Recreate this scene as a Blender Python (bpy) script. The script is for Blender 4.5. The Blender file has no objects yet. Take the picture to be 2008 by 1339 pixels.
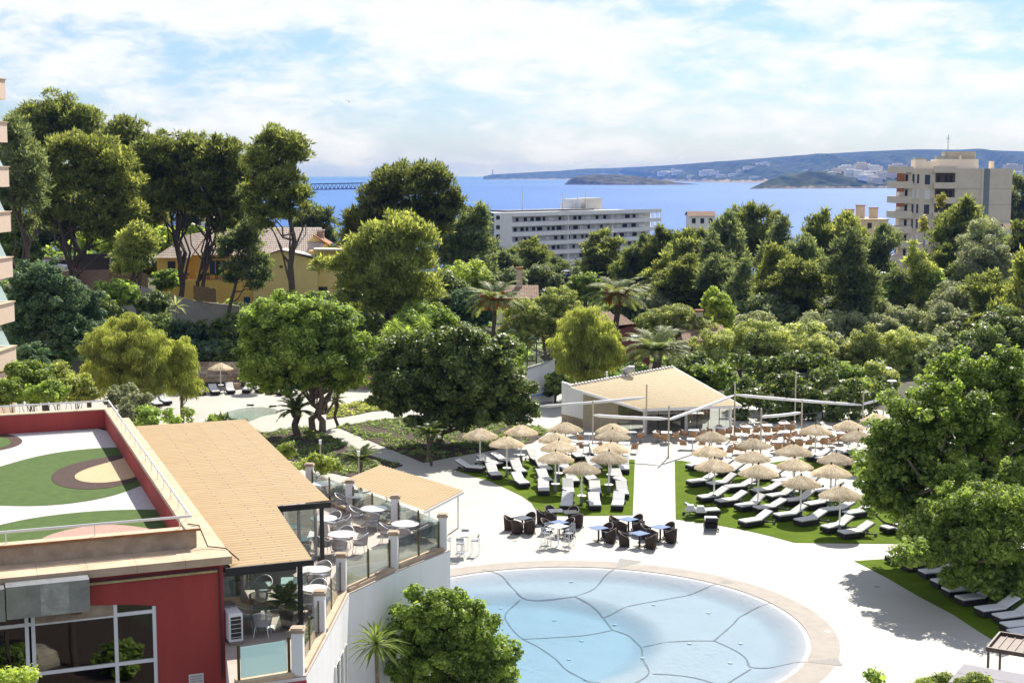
import bpy, math, random
import numpy as np
from mathutils import Vector, Matrix
from mathutils.geometry import tessellate_polygon
random.seed(7)
RNG = np.random.default_rng(11)
SC = bpy.context.scene
COL = SC.collection

# ---------------------------------------------------------------- camera
F = 2789.0; H = 19.6; T = math.radians(6.66)
cam = bpy.data.cameras.new('camera'); cam.sensor_width = 36.0; cam.lens = 36.0 * F / 2008.0
cam.clip_start = 0.5; cam.clip_end = 120000
co = bpy.data.objects.new('camera', cam); COL.objects.link(co)
co.location = (0, 0, H); co.rotation_euler = (math.pi / 2 - T, 0, 0)
SC.camera = co
# ---------------------------------------------------------------- sun and sky
SUN_EL = 44.0; SUN_AZ = 17.0        # azimuth clockwise from the view direction (+Y)
sl = bpy.data.lights.new('sun', 'SUN'); sl.energy = 3.2; sl.angle = math.radians(0.53); sl.color = (1.0, 0.94, 0.84)
so = bpy.data.objects.new('sun', sl); COL.objects.link(so)
so.rotation_euler = (math.radians(90 - SUN_EL), 0, math.radians(180 - SUN_AZ)); so.location = (0, 0, 60)
W = bpy.data.worlds.new('World'); SC.world = W; W.use_nodes = True
def world():
    nt = W.node_tree; n = nt.nodes; l = nt.links; n.clear()
    out = n.new('ShaderNodeOutputWorld'); bg = n.new('ShaderNodeBackground'); l.new(bg.outputs[0], out.inputs[0])
    sky = n.new('ShaderNodeTexSky'); sky.sky_type = 'NISHITA'; sky.sun_disc = False
    sky.sun_elevation = math.radians(SUN_EL); sky.sun_rotation = math.radians(SUN_AZ); sky.altitude = 0
    sky.air_density = 1.0; sky.dust_density = 0.6; sky.ozone_density = 1.6
    tc = n.new('ShaderNodeTexCoord'); sp = n.new('ShaderNodeSeparateXYZ'); l.new(tc.outputs['Generated'], sp.inputs[0])
    def M(op, a, b=None):
        m = n.new('ShaderNodeMath'); m.operation = op
        for i, x in enumerate((a, b)):
            if x is None: continue
            if isinstance(x, (int, float)): m.inputs[i].default_value = x
            else: l.new(x, m.inputs[i])
        return m.outputs[0]
    az = M('ARCTAN2', sp.outputs[0], sp.outputs[1]); el = M('ARCSINE', sp.outputs[2])
    def noise(sx, sy, ox, oy, det, rough, dist=0.0):
        cb = n.new('ShaderNodeCombineXYZ'); l.new(M('ADD', M('MULTIPLY', az, sx), ox), cb.inputs[0]); l.new(M('ADD', M('MULTIPLY', el, sy), oy), cb.inputs[1])
        t = n.new('ShaderNodeTexNoise'); t.inputs['Scale'].default_value = 1.0; t.inputs['Detail'].default_value = det; t.inputs['Roughness'].default_value = rough
        t.inputs['Distortion'].default_value = dist
        l.new(cb.outputs[0], t.inputs['Vector']); return t.outputs[0]
    n1 = noise(6.0, 16.0, 3.2, 1.1, 7, 0.58, 0.35)      # broad cloud sheets
    n2 = noise(27.0, 66.0, 7.7, 2.3, 6, 0.6, 0.3)       # ragged edges and wisps
    # the cloud bank: its upper rim falls from left to right, its lower rim dissolves towards the horizon
    rim = M('SUBTRACT', M('SUBTRACT', 0.119, M('MULTIPLY', M('MAXIMUM', M('SUBTRACT', az, 0.07), -0.6), 0.165)), el)
    up = M('ADD', M('MULTIPLY', rim, 26.0), 0.25)
    mid = M('MULTIPLY', M('SUBTRACT', el, M('ADD', 0.048, M('MULTIPLY', az, -0.10))), 13.0)
    env = M('MINIMUM', up, mid)
    env = M('MAXIMUM', M('MINIMUM', env, 0.62), 0.30)
    mask = M('ADD', M('ADD', env, M('MULTIPLY', M('SUBTRACT', n1, 0.5), 1.9)), M('MULTIPLY', M('SUBTRACT', n2, 0.5), 1.15))
    rp = n.new('ShaderNodeMapRange'); rp.interpolation_type = 'SMOOTHSTEP'; rp.inputs[1].default_value = 0.02; rp.inputs[2].default_value = 0.6
    l.new(mask, rp.inputs[0])
    cl = n.new('ShaderNodeMix'); cl.data_type = 'RGBA'; l.new(M('MULTIPLY', rp.outputs[0], 0.93), cl.inputs['Factor'])
    tint = n.new('ShaderNodeMix'); tint.data_type = 'RGBA'; tint.blend_type = 'MULTIPLY'; tint.inputs['Factor'].default_value = 1.0
    l.new(sky.outputs[0], tint.inputs['A']); tint.inputs['B'].default_value = SKY_TINT
    l.new(tint.outputs['Result'], cl.inputs['A']); 
    sh = n.new('ShaderNodeMix'); sh.data_type = 'RGBA'; l.new(n2, sh.inputs['Factor'])
    sh.inputs['A'].default_value = CLOUD_LO; sh.inputs['B'].default_value = CLOUD_HI
    l.new(sh.outputs['Result'], cl.inputs['B'])
    l.new(cl.outputs['Result'], bg.inputs['Color']); bg.inputs['Strength'].default_value = SKY_STR
SKY_STR = 0.15; SKY_TINT = (0.19, 0.234, 0.327, 1)
CLOUD_LO = (2.4, 2.47, 2.62, 1); CLOUD_HI = (2.95, 2.96, 3.0, 1)
world()
vs = SC.view_settings; vs.view_transform = 'Standard'; vs.look = 'None'; vs.gamma = 1.0; vs.use_curve_mapping = False; vs.exposure = 1.4
cy = SC.cycles; cy.use_denoising = True; cy.max_bounces = 9; cy.diffuse_bounces = 6; cy.glossy_bounces = 3; cy.transmission_bounces = 4
cy.transparent_max_bounces = 10; cy.volume_bounces = 0; cy.caustics_reflective = False; cy.caustics_refractive = False; cy.sample_clamp_indirect = 6.0

# ---------------------------------------------------------------- pixel helpers: photo pixel -> place in the world
def ray(u, v):
    x = (u - 1004) / F; y = -(v - 669.5) / F
    return (x, math.cos(T) + y * math.sin(T), -math.sin(T) + y * math.cos(T))
def G(u, v, z=0.0):
    d = ray(u, v); t = (z - H) / d[2]
    return Vector((d[0] * t, d[1] * t, z))
def A(u, v, Y):
    d = ray(u, v); t = Y / d[1]
    return Vector((d[0] * t, Y, H + d[2] * t))
def ppm(Y): return F / Y

# ---------------------------------------------------------------- materials
MATS = {}
def mat(name, col, rough=0.7, var=0.15, scale=4.0, bump=0.0, bscale=40.0, metal=0.0, spec=0.5, col2=None, emit=None, detail=5, obj_var=0.0, streak=False):
    if name in MATS: return MATS[name]
    m = bpy.data.materials.new(name); m.use_nodes = True; nt = m.node_tree; n = nt.nodes; l = nt.links
    b = n['Principled BSDF']; b.inputs['Roughness'].default_value = rough; b.inputs['Metallic'].default_value = metal
    b.inputs['Specular IOR Level'].default_value = spec
    tc = n.new('ShaderNodeTexCoord'); nz = n.new('ShaderNodeTexNoise'); nz.inputs['Scale'].default_value = scale; nz.inputs['Detail'].default_value = detail
    nz.inputs['Roughness'].default_value = 0.62
    if streak:
        sm = n.new('ShaderNodeMapping'); sm.inputs['Scale'].default_value = (1.6, 1.6, 0.22); l.new(tc.outputs['Object'], sm.inputs[0]); l.new(sm.outputs[0], nz.inputs['Vector'])
    else: l.new(tc.outputs['Object'], nz.inputs['Vector'])
    cr = n.new('ShaderNodeValToRGB'); l.new(nz.outputs[0], cr.inputs[0])
    c = col; k = col2 or tuple(max(0, x * (1 - 2.2 * var)) for x in c[:3])
    hi = tuple(min(1, x * (1 + var)) for x in c[:3])
    cr.color_ramp.elements[0].position = 0.3; cr.color_ramp.elements[0].color = (*k[:3], 1)
    cr.color_ramp.elements[1].position = 0.7; cr.color_ramp.elements[1].color = (*(hi if col2 is None else c[:3]), 1)
    src = cr.outputs[0]
    if obj_var:
        oi = n.new('ShaderNodeObjectInfo'); hs = n.new('ShaderNodeHueSaturation'); mr = n.new('ShaderNodeMapRange')
        mr.inputs[3].default_value = 1 - obj_var; mr.inputs[4].default_value = 1 + obj_var
        l.new(oi.outputs['Random'], mr.inputs[0]); l.new(mr.outputs[0], hs.inputs['Value']); l.new(src, hs.inputs['Color']); src = hs.outputs[0]
    l.new(src, b.inputs['Base Color'])
    if bump:
        n2 = n.new('ShaderNodeTexNoise'); n2.inputs['Scale'].default_value = bscale; n2.inputs['Detail'].default_value = 4
        l.new(tc.outputs['Object'], n2.inputs['Vector'])
        bp = n.new('ShaderNodeBump'); bp.inputs['Strength'].default_value = bump; bp.inputs['Distance'].default_value = 0.05
        l.new(n2.outputs[0], bp.inputs['Height']); l.new(bp.outputs[0], b.inputs['Normal'])
    MATS[name] = m; return m
def foliage(name, dark, light, trans=0.35, nscale=0.5, rough=0.55, tip=None):
    """leaf material: each leaf (mesh island) takes its own tone, clumps drift in hue, thin leaves let the sun through"""
    if name in MATS: return MATS[name]
    m = bpy.data.materials.new(name); m.use_nodes = True; nt = m.node_tree; n = nt.nodes; l = nt.links
    b = n['Principled BSDF']; b.inputs['Roughness'].default_value = rough; b.inputs['Specular IOR Level'].default_value = 0.18
    ge = n.new('ShaderNodeNewGeometry'); tc = n.new('ShaderNodeTexCoord'); nz = n.new('ShaderNodeTexNoise')
    nz.inputs['Scale'].default_value = nscale; nz.inputs['Detail'].default_value = 3; l.new(tc.outputs['Object'], nz.inputs['Vector'])
    ad = n.new('ShaderNodeMath'); ad.operation = 'MULTIPLY_ADD'; l.new(ge.outputs['Random Per Island'], ad.inputs[0]); ad.inputs[1].default_value = 0.6
    sb = n.new('ShaderNodeMath'); sb.operation = 'MULTIPLY_ADD'; l.new(nz.outputs[0], sb.inputs[0]); sb.inputs[1].default_value = 1.3; sb.inputs[2].default_value = -0.45
    l.new(sb.outputs[0], ad.inputs[2])
    cr = n.new('ShaderNodeValToRGB'); l.new(ad.outputs[0], cr.inputs[0])
    cr.color_ramp.elements[0].position = 0.1; cr.color_ramp.elements[0].color = (*dark, 1)
    cr.color_ramp.elements[1].position = 0.85; cr.color_ramp.elements[1].color = (*light, 1)
    if tip:
        e = cr.color_ramp.elements.new(0.93); e.color = (*tip, 1)
    oi = n.new('ShaderNodeObjectInfo'); hs = n.new('ShaderNodeHueSaturation'); mr = n.new('ShaderNodeMapRange')
    mr.inputs[3].default_value = 0.82; mr.inputs[4].default_value = 1.2; l.new(oi.outputs['Random'], mr.inputs[0]); l.new(mr.outputs[0], hs.inputs['Value'])
    l.new(cr.outputs[0], hs.inputs['Color'])
    l.new(hs.outputs[0], b.inputs['Base Color'])
    tr = n.new('ShaderNodeBsdfTranslucent'); gm = n.new('ShaderNodeMix'); gm.data_type = 'RGBA'; gm.blend_type = 'MULTIPLY'; gm.inputs['Factor'].default_value = 1
    l.new(hs.outputs[0], gm.inputs['A']); gm.inputs['B'].default_value = (2.3, 2.25, 1.3, 1); l.new(gm.outputs['Result'], tr.inputs['Color'])
    mx = n.new('ShaderNodeMixShader'); mx.inputs[0].default_value = trans; l.new(b.outputs[0], mx.inputs[1]); l.new(tr.outputs[0], mx.inputs[2])
    l.new(mx.outputs[0], n['Material Output'].inputs[0]); MATS[name] = m; return m
def glass(name, tint=(0.75, 0.85, 0.85), gloss=1.0, opac=0.0, rough=0.02, body=(0.6, 0.75, 0.75)):
    """clear pane: transparent with fresnel reflection; opac adds a frosted body"""
    if name in MATS: return MATS[name]
    m = bpy.data.materials.new(name); m.use_nodes = True; nt = m.node_tree; n = nt.nodes; l = nt.links; n.remove(n['Principled BSDF'])
    tr = n.new('ShaderNodeBsdfTransparent'); tr.inputs[0].default_value = (*tint, 1)
    gl = n.new('ShaderNodeBsdfGlossy'); gl.inputs['Roughness'].default_value = rough; gl.inputs['Color'].default_value = (1, 1, 1, 1)
    fr = n.new('ShaderNodeFresnel'); fr.inputs[0].default_value = 1.5
    mu = n.new('ShaderNodeMath'); mu.operation = 'MULTIPLY'; l.new(fr.outputs[0], mu.inputs[0]); mu.inputs[1].default_value = gloss
    mx = n.new('ShaderNodeMixShader'); l.new(mu.outputs[0], mx.inputs[0]); l.new(tr.outputs[0], mx.inputs[1]); l.new(gl.outputs[0], mx.inputs[2])
    last = mx.outputs[0]
    if opac:
        df = n.new('ShaderNodeBsdfDiffuse'); df.inputs[0].default_value = (*body, 1); ts = n.new('ShaderNodeBsdfTranslucent'); ts.inputs[0].default_value = (*body, 1)
        m1 = n.new('ShaderNodeMixShader'); m1.inputs[0].default_value = 0.5; l.new(df.outputs[0], m1.inputs[1]); l.new(ts.outputs[0], m1.inputs[2])
        m2 = n.new('ShaderNodeMixShader'); m2.inputs[0].default_value = opac; l.new(last, m2.inputs[1]); l.new(m1.outputs[0], m2.inputs[2]); last = m2.outputs[0]
    l.new(last, n['Material Output'].inputs[0]); MATS[name] = m; return m

# ---------------------------------------------------------------- mesh builder
class MB:
    def __init__(s): s.v = []; s.f = []
    def add(s, vs, fs):
        o = len(s.v); s.v += [tuple(p) for p in vs]; s.f += [tuple(i + o for i in f) for f in fs]; return s
    def box(s, x0, x1, y0, y1, z0, z1, m=None):
        vs = [Vector((x, y, z)) for z in (z0, z1) for (x, y) in ((x0, y0), (x1, y0), (x1, y1), (x0, y1))]
        if m is not None: vs = [m @ p for p in vs]
        return s.add(vs, [(3, 2, 1, 0), (4, 5, 6, 7), (0, 1, 5, 4), (1, 2, 6, 5), (2, 3, 7, 6), (3, 0, 4, 7)])
    def bar(s, p, q, w, h=None, up=(0, 0, 1)):
        """rectangular bar from p to q, w across and h along 'up'"""
        p = Vector(p); q = Vector(q); h = h or w; d = (q - p).normalized(); u = Vector(up)
        if abs(d.dot(u)) > 0.98: u = Vector((1, 0, 0))
        a = d.cross(u).normalized() * w / 2; b = a.cross(d).normalized() * h / 2
        vs = [p - a - b, p + a - b, p + a + b, p - a + b, q - a - b, q + a - b, q + a + b, q - a + b]
        return s.add(vs, [(3, 2, 1, 0), (4, 5, 6, 7), (0, 1, 5, 4), (1, 2, 6, 5), (2, 3, 7, 6), (3, 0, 4, 7)])
    def tube(s, pts, r, seg=6, cap=True):
        pts = [Vector(p) for p in pts]; k = len(pts); rs = r if isinstance(r, (list, tuple)) else [r] * k; o = len(s.v)
        for i, p in enumerate(pts):
            d = (pts[min(i + 1, k - 1)] - pts[max(i - 1, 0)]).normalized(); u = Vector((0, 0, 1)) if abs(d.z) < 0.9 else Vector((1, 0, 0))
            a = d.cross(u).normalized(); b = a.cross(d)
            s.v += [tuple(p + (a * math.cos(2 * math.pi * j / seg) + b * math.sin(2 * math.pi * j / seg)) * rs[i]) for j in range(seg)]
        for i in range(k - 1):
            for j in range(seg):
                j2 = (j + 1) % seg; s.f.append((o + i * seg + j, o + i * seg + j2, o + (i + 1) * seg + j2, o + (i + 1) * seg + j))
        if cap: s.f.append(tuple(o + j for j in range(seg))[::-1]); s.f.append(tuple(o + (k - 1) * seg + j for j in range(seg)))
        return s
    def lathe(s, prof, seg=16, c=(0, 0, 0)):
        o = len(s.v); c = Vector(c)
        for r, z in prof:
            s.v += [(c.x + r * math.cos(2 * math.pi * j / seg), c.y + r * math.sin(2 * math.pi * j / seg), c.z + z) for j in range(seg)]
        for i in range(len(prof) - 1):
            for j in range(seg):
                j2 = (j + 1) % seg; s.f.append((o + i * seg + j, o + i * seg + j2, o + (i + 1) * seg + j2, o + (i + 1) * seg + j))
        s.f.append(tuple(o + j for j in range(seg))[::-1]); s.f.append(tuple(o + (len(prof) - 1) * seg + j for j in range(seg)))
        return s
    def prism(s, poly, z0, z1, holes=(), side=True, bottom=False):
        """polygon (list of xy) extruded; holes are tessellated away"""
        loops = [[Vector((p[0], p[1], 0)) for p in poly]] + [[Vector((p[0], p[1], 0)) for p in h] for h in holes]
        tri = tessellate_polygon(loops); flat = [p for lp in loops for p in lp]; o = len(s.v)
        s.v += [(p.x, p.y, z1) for p in flat]
        for t in tri:
            a, b, c = (flat[i] for i in t); n = (b - a).cross(c - a).z
            s.f.append(tuple(o + i for i in (t if n > 0 else t[::-1])))
        if side:
            o2 = len(s.v); s.v += [(p.x, p.y, z0) for p in flat]; k = 0
            for lp in loops:
                m = len(lp)
                for i in range(m):
                    j = (i + 1) % m; s.f.append((o2 + k + i, o2 + k + j, o + k + j, o + k + i))
                k += m
            if bottom:
                for t in tri: s.f.append(tuple(o2 + i for i in t))
        return s
    def quad(s, a, b, c, d): return s.add([a, b, c, d], [(0, 1, 2, 3)])
    def mesh(s, name, mt, smooth=False):
        me = bpy.data.meshes.new(name); me.from_pydata(s.v, [], s.f); me.update()
        if mt: me.materials.append(mt)
        if smooth: me.polygons.foreach_set('use_smooth', [True] * len(me.polygons))
        return me
    def build(s, name, mt, parent=None, smooth=False): return ob(name, s.mesh(name, mt, smooth), parent)
def ob(name, me, parent=None, loc=None):
    o = bpy.data.objects.new(name, me); COL.objects.link(o)
    if parent: o.parent = parent
    if loc is not None: o.location = loc
    return o
def tag(o, label=None, cat=None, group=None, kind=None):
    if label: o['label'] = label
    if cat: o['category'] = cat
    if group: o['group'] = group
    if kind: o['kind'] = kind
    return o
def thing(name, label, cat, loc=(0, 0, 0), rz=0.0, group=None):
    o = bpy.data.objects.new(name, None); COL.objects.link(o); o.location = loc; o.rotation_euler = (0, 0, rz); o.empty_display_size = 0.3
    return tag(o, label, cat, group)
def struct(name, mb, mt, smooth=False): return tag(mb.build(name, mt, None, smooth), kind='structure')
def dup(root, loc, rz=0.0, label=None, group=None, scale=None):
    r = root.copy(); COL.objects.link(r); r.location = loc; r.rotation_euler = (0, 0, rz)
    if scale is not None: r.scale = scale if not isinstance(scale, (int, float)) else (scale,) * 3
    if label: r['label'] = label
    if group: r['group'] = group
    for ch in list(root.children):
        c = ch.copy(); COL.objects.link(c); c.parent = r
        for g in ch.children:
            d = g.copy(); COL.objects.link(d); d.parent = c
    return r
class Spawner:
    """first placement moves the prototype itself, later ones copy it with its parts"""
    def __init__(s, proto): s.p = proto; s.used = False
    def __call__(s, loc, rz=0.0, label=None, group=None, scale=None):
        if not s.used:
            s.used = True; o = s.p; o.location = loc; o.rotation_euler = (0, 0, rz)
            if scale is not None: o.scale = scale if not isinstance(scale, (int, float)) else (scale,) * 3
            return tag(o, label, None, group)
        return dup(s.p, loc, rz, label, group, scale)
def np_mesh(name, V, Fc, mt):
    """V (n,3) array, Fc (m,k) faces of k corners"""
    me = bpy.data.meshes.new(name); m, k = Fc.shape
    me.vertices.add(len(V)); me.vertices.foreach_set('co', np.ascontiguousarray(V, dtype=np.float32).ravel())
    me.loops.add(m * k); me.loops.foreach_set('vertex_index', np.ascontiguousarray(Fc, dtype=np.int32).ravel())
    me.polygons.add(m); me.polygons.foreach_set('loop_start', np.arange(0, m * k, k, dtype=np.int32))
    me.update(calc_edges=True); me.materials.append(mt); return me
# ================================================================ THE SETTING
SEA = -22.0
def ss(a, b, x):
    t = np.clip((np.asarray(x, float) - a) / (b - a), 0, 1); return t * t * (3 - 2 * t)
def tz(x, y):
    x = np.asarray(x, float); y = np.asarray(y, float)
    L = 1 - ss(-20, 4, x)
    z = -0.35 + (2.3 * ss(131.5, 134, y) + (1.3 + 4.6 * (1 - ss(-58, -44, x))) * ss(135, 165, y)) * L - 1.7 * (1 - ss(12.5, 16, np.hypot(x - 2.72, y - 59.9)))
    z = z - (13 + 9 * L) * ss(195, 430, y) - 16 * ss(430, 700, y)
    bump = 0.5 * np.sin(x * 0.11 + 1.3) * np.cos(y * 0.09) + 0.35 * np.sin(x * 0.23 + y * 0.17)
    z = z + bump * ss(134, 160, y)
    return z
def tzf(x, y): return float(tz(x, y))
def terrain():
    xs = np.unique(np.concatenate([np.linspace(-60000, -700, 12), np.linspace(-700, -120, 20), np.linspace(-120, 120, 81), np.linspace(120, 700, 20), np.linspace(700, 60000, 12)]))
    ys = np.unique(np.concatenate([np.linspace(-300, 30, 6), np.linspace(30, 300, 100), np.linspace(300, 900, 40), np.linspace(900, 42000, 14)]))
    X, Y = np.meshgrid(xs, ys); V = np.stack([X.ravel(), Y.ravel(), tz(X, Y).ravel()], 1)
    nx = len(xs); i, j = np.meshgrid(np.arange(nx - 1), np.arange(len(ys) - 1)); b = (j * nx + i).ravel()
    Fc = np.stack([b, b + 1, b + nx + 1, b + nx], 1)
    m = mat('earth_ground', (0.085, 0.075, 0.04), 0.95, scale=0.35, col2=(0.03, 0.042, 0.015), bump=0.4, bscale=3)
    o = ob('ground', np_mesh('ground', V, Fc, m)); tag(o, kind='structure')
terrain()

# ---- sea
def sea():
    m = bpy.data.materials.new('sea_water'); m.use_nodes = True; nt = m.node_tree; n = nt.nodes; l = nt.links; b = n['Principled BSDF']
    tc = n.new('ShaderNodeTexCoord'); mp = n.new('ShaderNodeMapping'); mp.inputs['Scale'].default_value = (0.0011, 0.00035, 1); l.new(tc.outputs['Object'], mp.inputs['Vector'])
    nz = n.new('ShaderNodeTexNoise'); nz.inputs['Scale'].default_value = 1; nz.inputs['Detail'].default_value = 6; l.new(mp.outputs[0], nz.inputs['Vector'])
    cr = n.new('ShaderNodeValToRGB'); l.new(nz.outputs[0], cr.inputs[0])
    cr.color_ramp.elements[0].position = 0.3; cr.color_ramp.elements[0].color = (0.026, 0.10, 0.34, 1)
    cr.color_ramp.elements[1].position = 0.72; cr.color_ramp.elements[1].color = (0.065, 0.17, 0.43, 1)  # paler noise streaks in the base colour stand for sun glitter
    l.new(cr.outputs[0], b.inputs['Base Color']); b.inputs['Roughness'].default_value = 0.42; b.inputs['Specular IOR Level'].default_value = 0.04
    n2 = n.new('ShaderNodeTexNoise'); n2.inputs['Scale'].default_value = 0.05; n2.inputs['Detail'].default_value = 8; l.new(tc.outputs['Object'], n2.inputs['Vector'])
    bp = n.new('ShaderNodeBump'); bp.inputs['Strength'].default_value = 0.6; bp.inputs['Distance'].default_value = 3.0; l.new(n2.outputs[0], bp.inputs['Height']); l.new(bp.outputs[0], b.inputs['Normal'])
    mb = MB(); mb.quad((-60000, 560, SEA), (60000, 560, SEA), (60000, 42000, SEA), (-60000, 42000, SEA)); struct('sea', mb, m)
sea()

# ---- far coast: surfaces lofted from a waterline to a ridge, both read off the photo at real distances
HILL = mat('wooded_hill', (0.12, 0.14, 0.075), 0.95, scale=0.016, col2=(0.012, 0.024, 0.012), detail=9, spec=0.0)
SCRUB = mat('scrub_hill', (0.19, 0.17, 0.09), 0.95, scale=0.03, col2=(0.02, 0.035, 0.015), detail=9, spec=0.0)
def interp(tab, u): return float(np.interp(u, [p[0] for p in tab], [p[1] for p in tab]))
LOFT = {}
def loft(name, u0, u1, nu, water, top, back, m, rough, label_kind='structure', maxd=14000, pw=0.75, rows=26):
    V = []; us = np.linspace(u0, u1, nu); rng = np.random.default_rng(int(u0))
    ph = rng.uniform(0, 6, 12)
    def pt(u, t):
        a = G(u, max(interp(water, u), 344.2 + (H - SEA) / maxd * F), SEA - 1.0)
        if a.y > maxd: a = a * (maxd / a.y); a.z = SEA - 1
        Yb = a.y + interp(back, u); r = A(u, interp(top, u), Yb); r.z = max(r.z, SEA + 1)
        if t <= 1:
            p = a.lerp(r, t); hz = (r.z - a.z) * (t ** pw)
            w = sum(math.sin(u * f_ + t * g_ + ph[k]) / (k + 1) for k, (f_, g_) in enumerate(((.035, 7), (.06, 13), (.11, 21), (.19, 30), (.33, 44))))
            p.z = a.z + hz + w * rough * (r.z - a.z) * math.sin(math.pi * min(t, 1)) 
        else:
            p = r + Vector((0, (t - 1) * interp(back, u) * 1.5, -(t - 1) * (r.z - a.z) * 2))
        return p
    LOFT[name] = pt
    ts = list(np.linspace(0, 1, rows)) + [1.25, 1.6]
    for t in ts:
        for u in us: V.append(pt(u, t))
    k = len(us); Fc = [(j * k + i, j * k + i + 1, (j + 1) * k + i + 1, (j + 1) * k + i) for j in range(len(ts) - 1) for i in range(k - 1)]
    mb = MB(); mb.add(V, Fc); hill = struct(name, mb, m, True)
    SH = mat('pale_shore_rock', (0.42, 0.35, 0.25), 0.95, scale=0.03, col2=(0.20, 0.16, 0.11), spec=0.0); V = []
    for i, u in enumerate(us):
        hgt = 0.012 + 0.05 * abs(math.sin(u * .21 + ph[0]) * math.sin(u * .083 + ph[1])); a = pt(u, 0); b_ = pt(u, hgt); V += [a + Vector((0, -12, 0)), b_ + Vector((0, -10, 3.0))]
    mb = MB(); mb.add(V, [(2 * i, 2 * i + 2, 2 * i + 3, 2 * i + 1) for i in range(k - 1)]); mb.build('shore_rock', SH, hill); return hill
loft('hills', 948, 2700, 420, [(948, 347.2), (1000, 348), (1100, 349.5), (1200, 352), (1400, 358), (1500, 359), (1740, 360), (2700, 362)],
     [(948, 346), (965, 342.5), (1000, 340.5), (1060, 337), (1100, 335), (1150, 331), (1200, 330), (1260, 327), (1300, 325), (1400, 318), (1500, 310), (1600, 303), (1700, 297), (1800, 293), (1900, 294), (2008, 297), (2300, 303), (2700, 312)],
     [(948, 150), (1100, 1400), (1400, 3200), (2700, 4200)], HILL, 0.13)
loft('headland', 1470, 2500, 260, [(1470, 371.5), (1500, 371), (1745, 370), (2500, 372)],
     [(1470, 370), (1490, 361), (1510, 352), (1540, 343), (1580, 338), (1640, 334), (1700, 333), (1760, 336), (1850, 338), (2000, 336), (2500, 345)],
     [(1470, 30), (1540, 300), (2500, 600)], HILL, 0.16)
loft('islet', 1106, 1368, 130, [(1106, 363), (1200, 363.5), (1300, 363.5), (1368, 362.5)],
     [(1106, 362.5), (1116, 353), (1130, 346), (1170, 342.5), (1210, 343), (1240, 345), (1270, 349), (1300, 354), (1330, 358), (1368, 361.5)],
     [(1106, 20), (1200, 220), (1368, 30)], SCRUB, 0.06, pw=0.6)

# ---- paved terrace with the two pools cut out of it
PC = Vector((2.72, 59.9)); PR_OUT = 11.25; PR_IN = 10.05
def circ(c, r, n=72, sx=1.0): return [(c[0] + r * sx * math.cos(2 * math.pi * i / n), c[1] + r * math.sin(2 * math.pi * i / n)) for i in range(n)]
def smooth_poly(pts, it=2):
    for _ in range(it):
        q = []
        for i in range(len(pts)):
            a = pts[i]; b = pts[(i + 1) % len(pts)]
            q += [(a[0] * .75 + b[0] * .25, a[1] * .75 + b[1] * .25), (a[0] * .25 + b[0] * .75, a[1] * .25 + b[1] * .75)]
        pts = q
    return pts
def gp(px, z=0.0): return [tuple(G(u, v, z)[:2]) for u, v in px]
KID = smooth_poly(gp([(372, 836), (415, 812), (470, 797), (515, 794), (556, 801), (545, 811), (512, 816), (492, 826), (462, 833), (420, 840)]), 2)
DECK = [(-62, 36), (50, 36), (50, 112), (36, 116), (24, 121), (6, 127), (-2, 130), (-20, 132.2), (-62, 132.2)]
m_deck = mat('pale_microcement', (0.43, 0.415, 0.37), 0.6, scale=0.16, col2=(0.355, 0.34, 0.295), detail=8, spec=0.35)
mb = MB(); mb.prism(DECK, -0.3, 0.0, holes=[circ(PC, PR_OUT - 0.3), KID]); struct('terrace_deck', mb, m_deck)
m_rim = mat('washed_stone_rim', (0.335, 0.30, 0.265), 0.8, scale=1.5, col2=(0.27, 0.24, 0.21), bump=0.15, bscale=60)
mb = MB(); mb.prism(circ(PC, PR_OUT, 96), -0.1, 0.006, holes=[circ(PC, PR_IN, 96)]); rim = struct('pool_rim', mb, m_rim)
DC = Vector((-0.2, 60.2)); DR = 6.5
def pool_z(x, y):
    d = math.hypot(x - PC.x, y - PC.y); e = math.hypot(x - DC.x, y - DC.y)
    s = float(ss(PR_IN, PR_IN - 1.6, d)) if d < PR_IN else 0.0
    t = float(ss(DR + 0.5, DR - 1.2, e))
    return -0.02 - 0.36 * s - 0.42 * t * s
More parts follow.
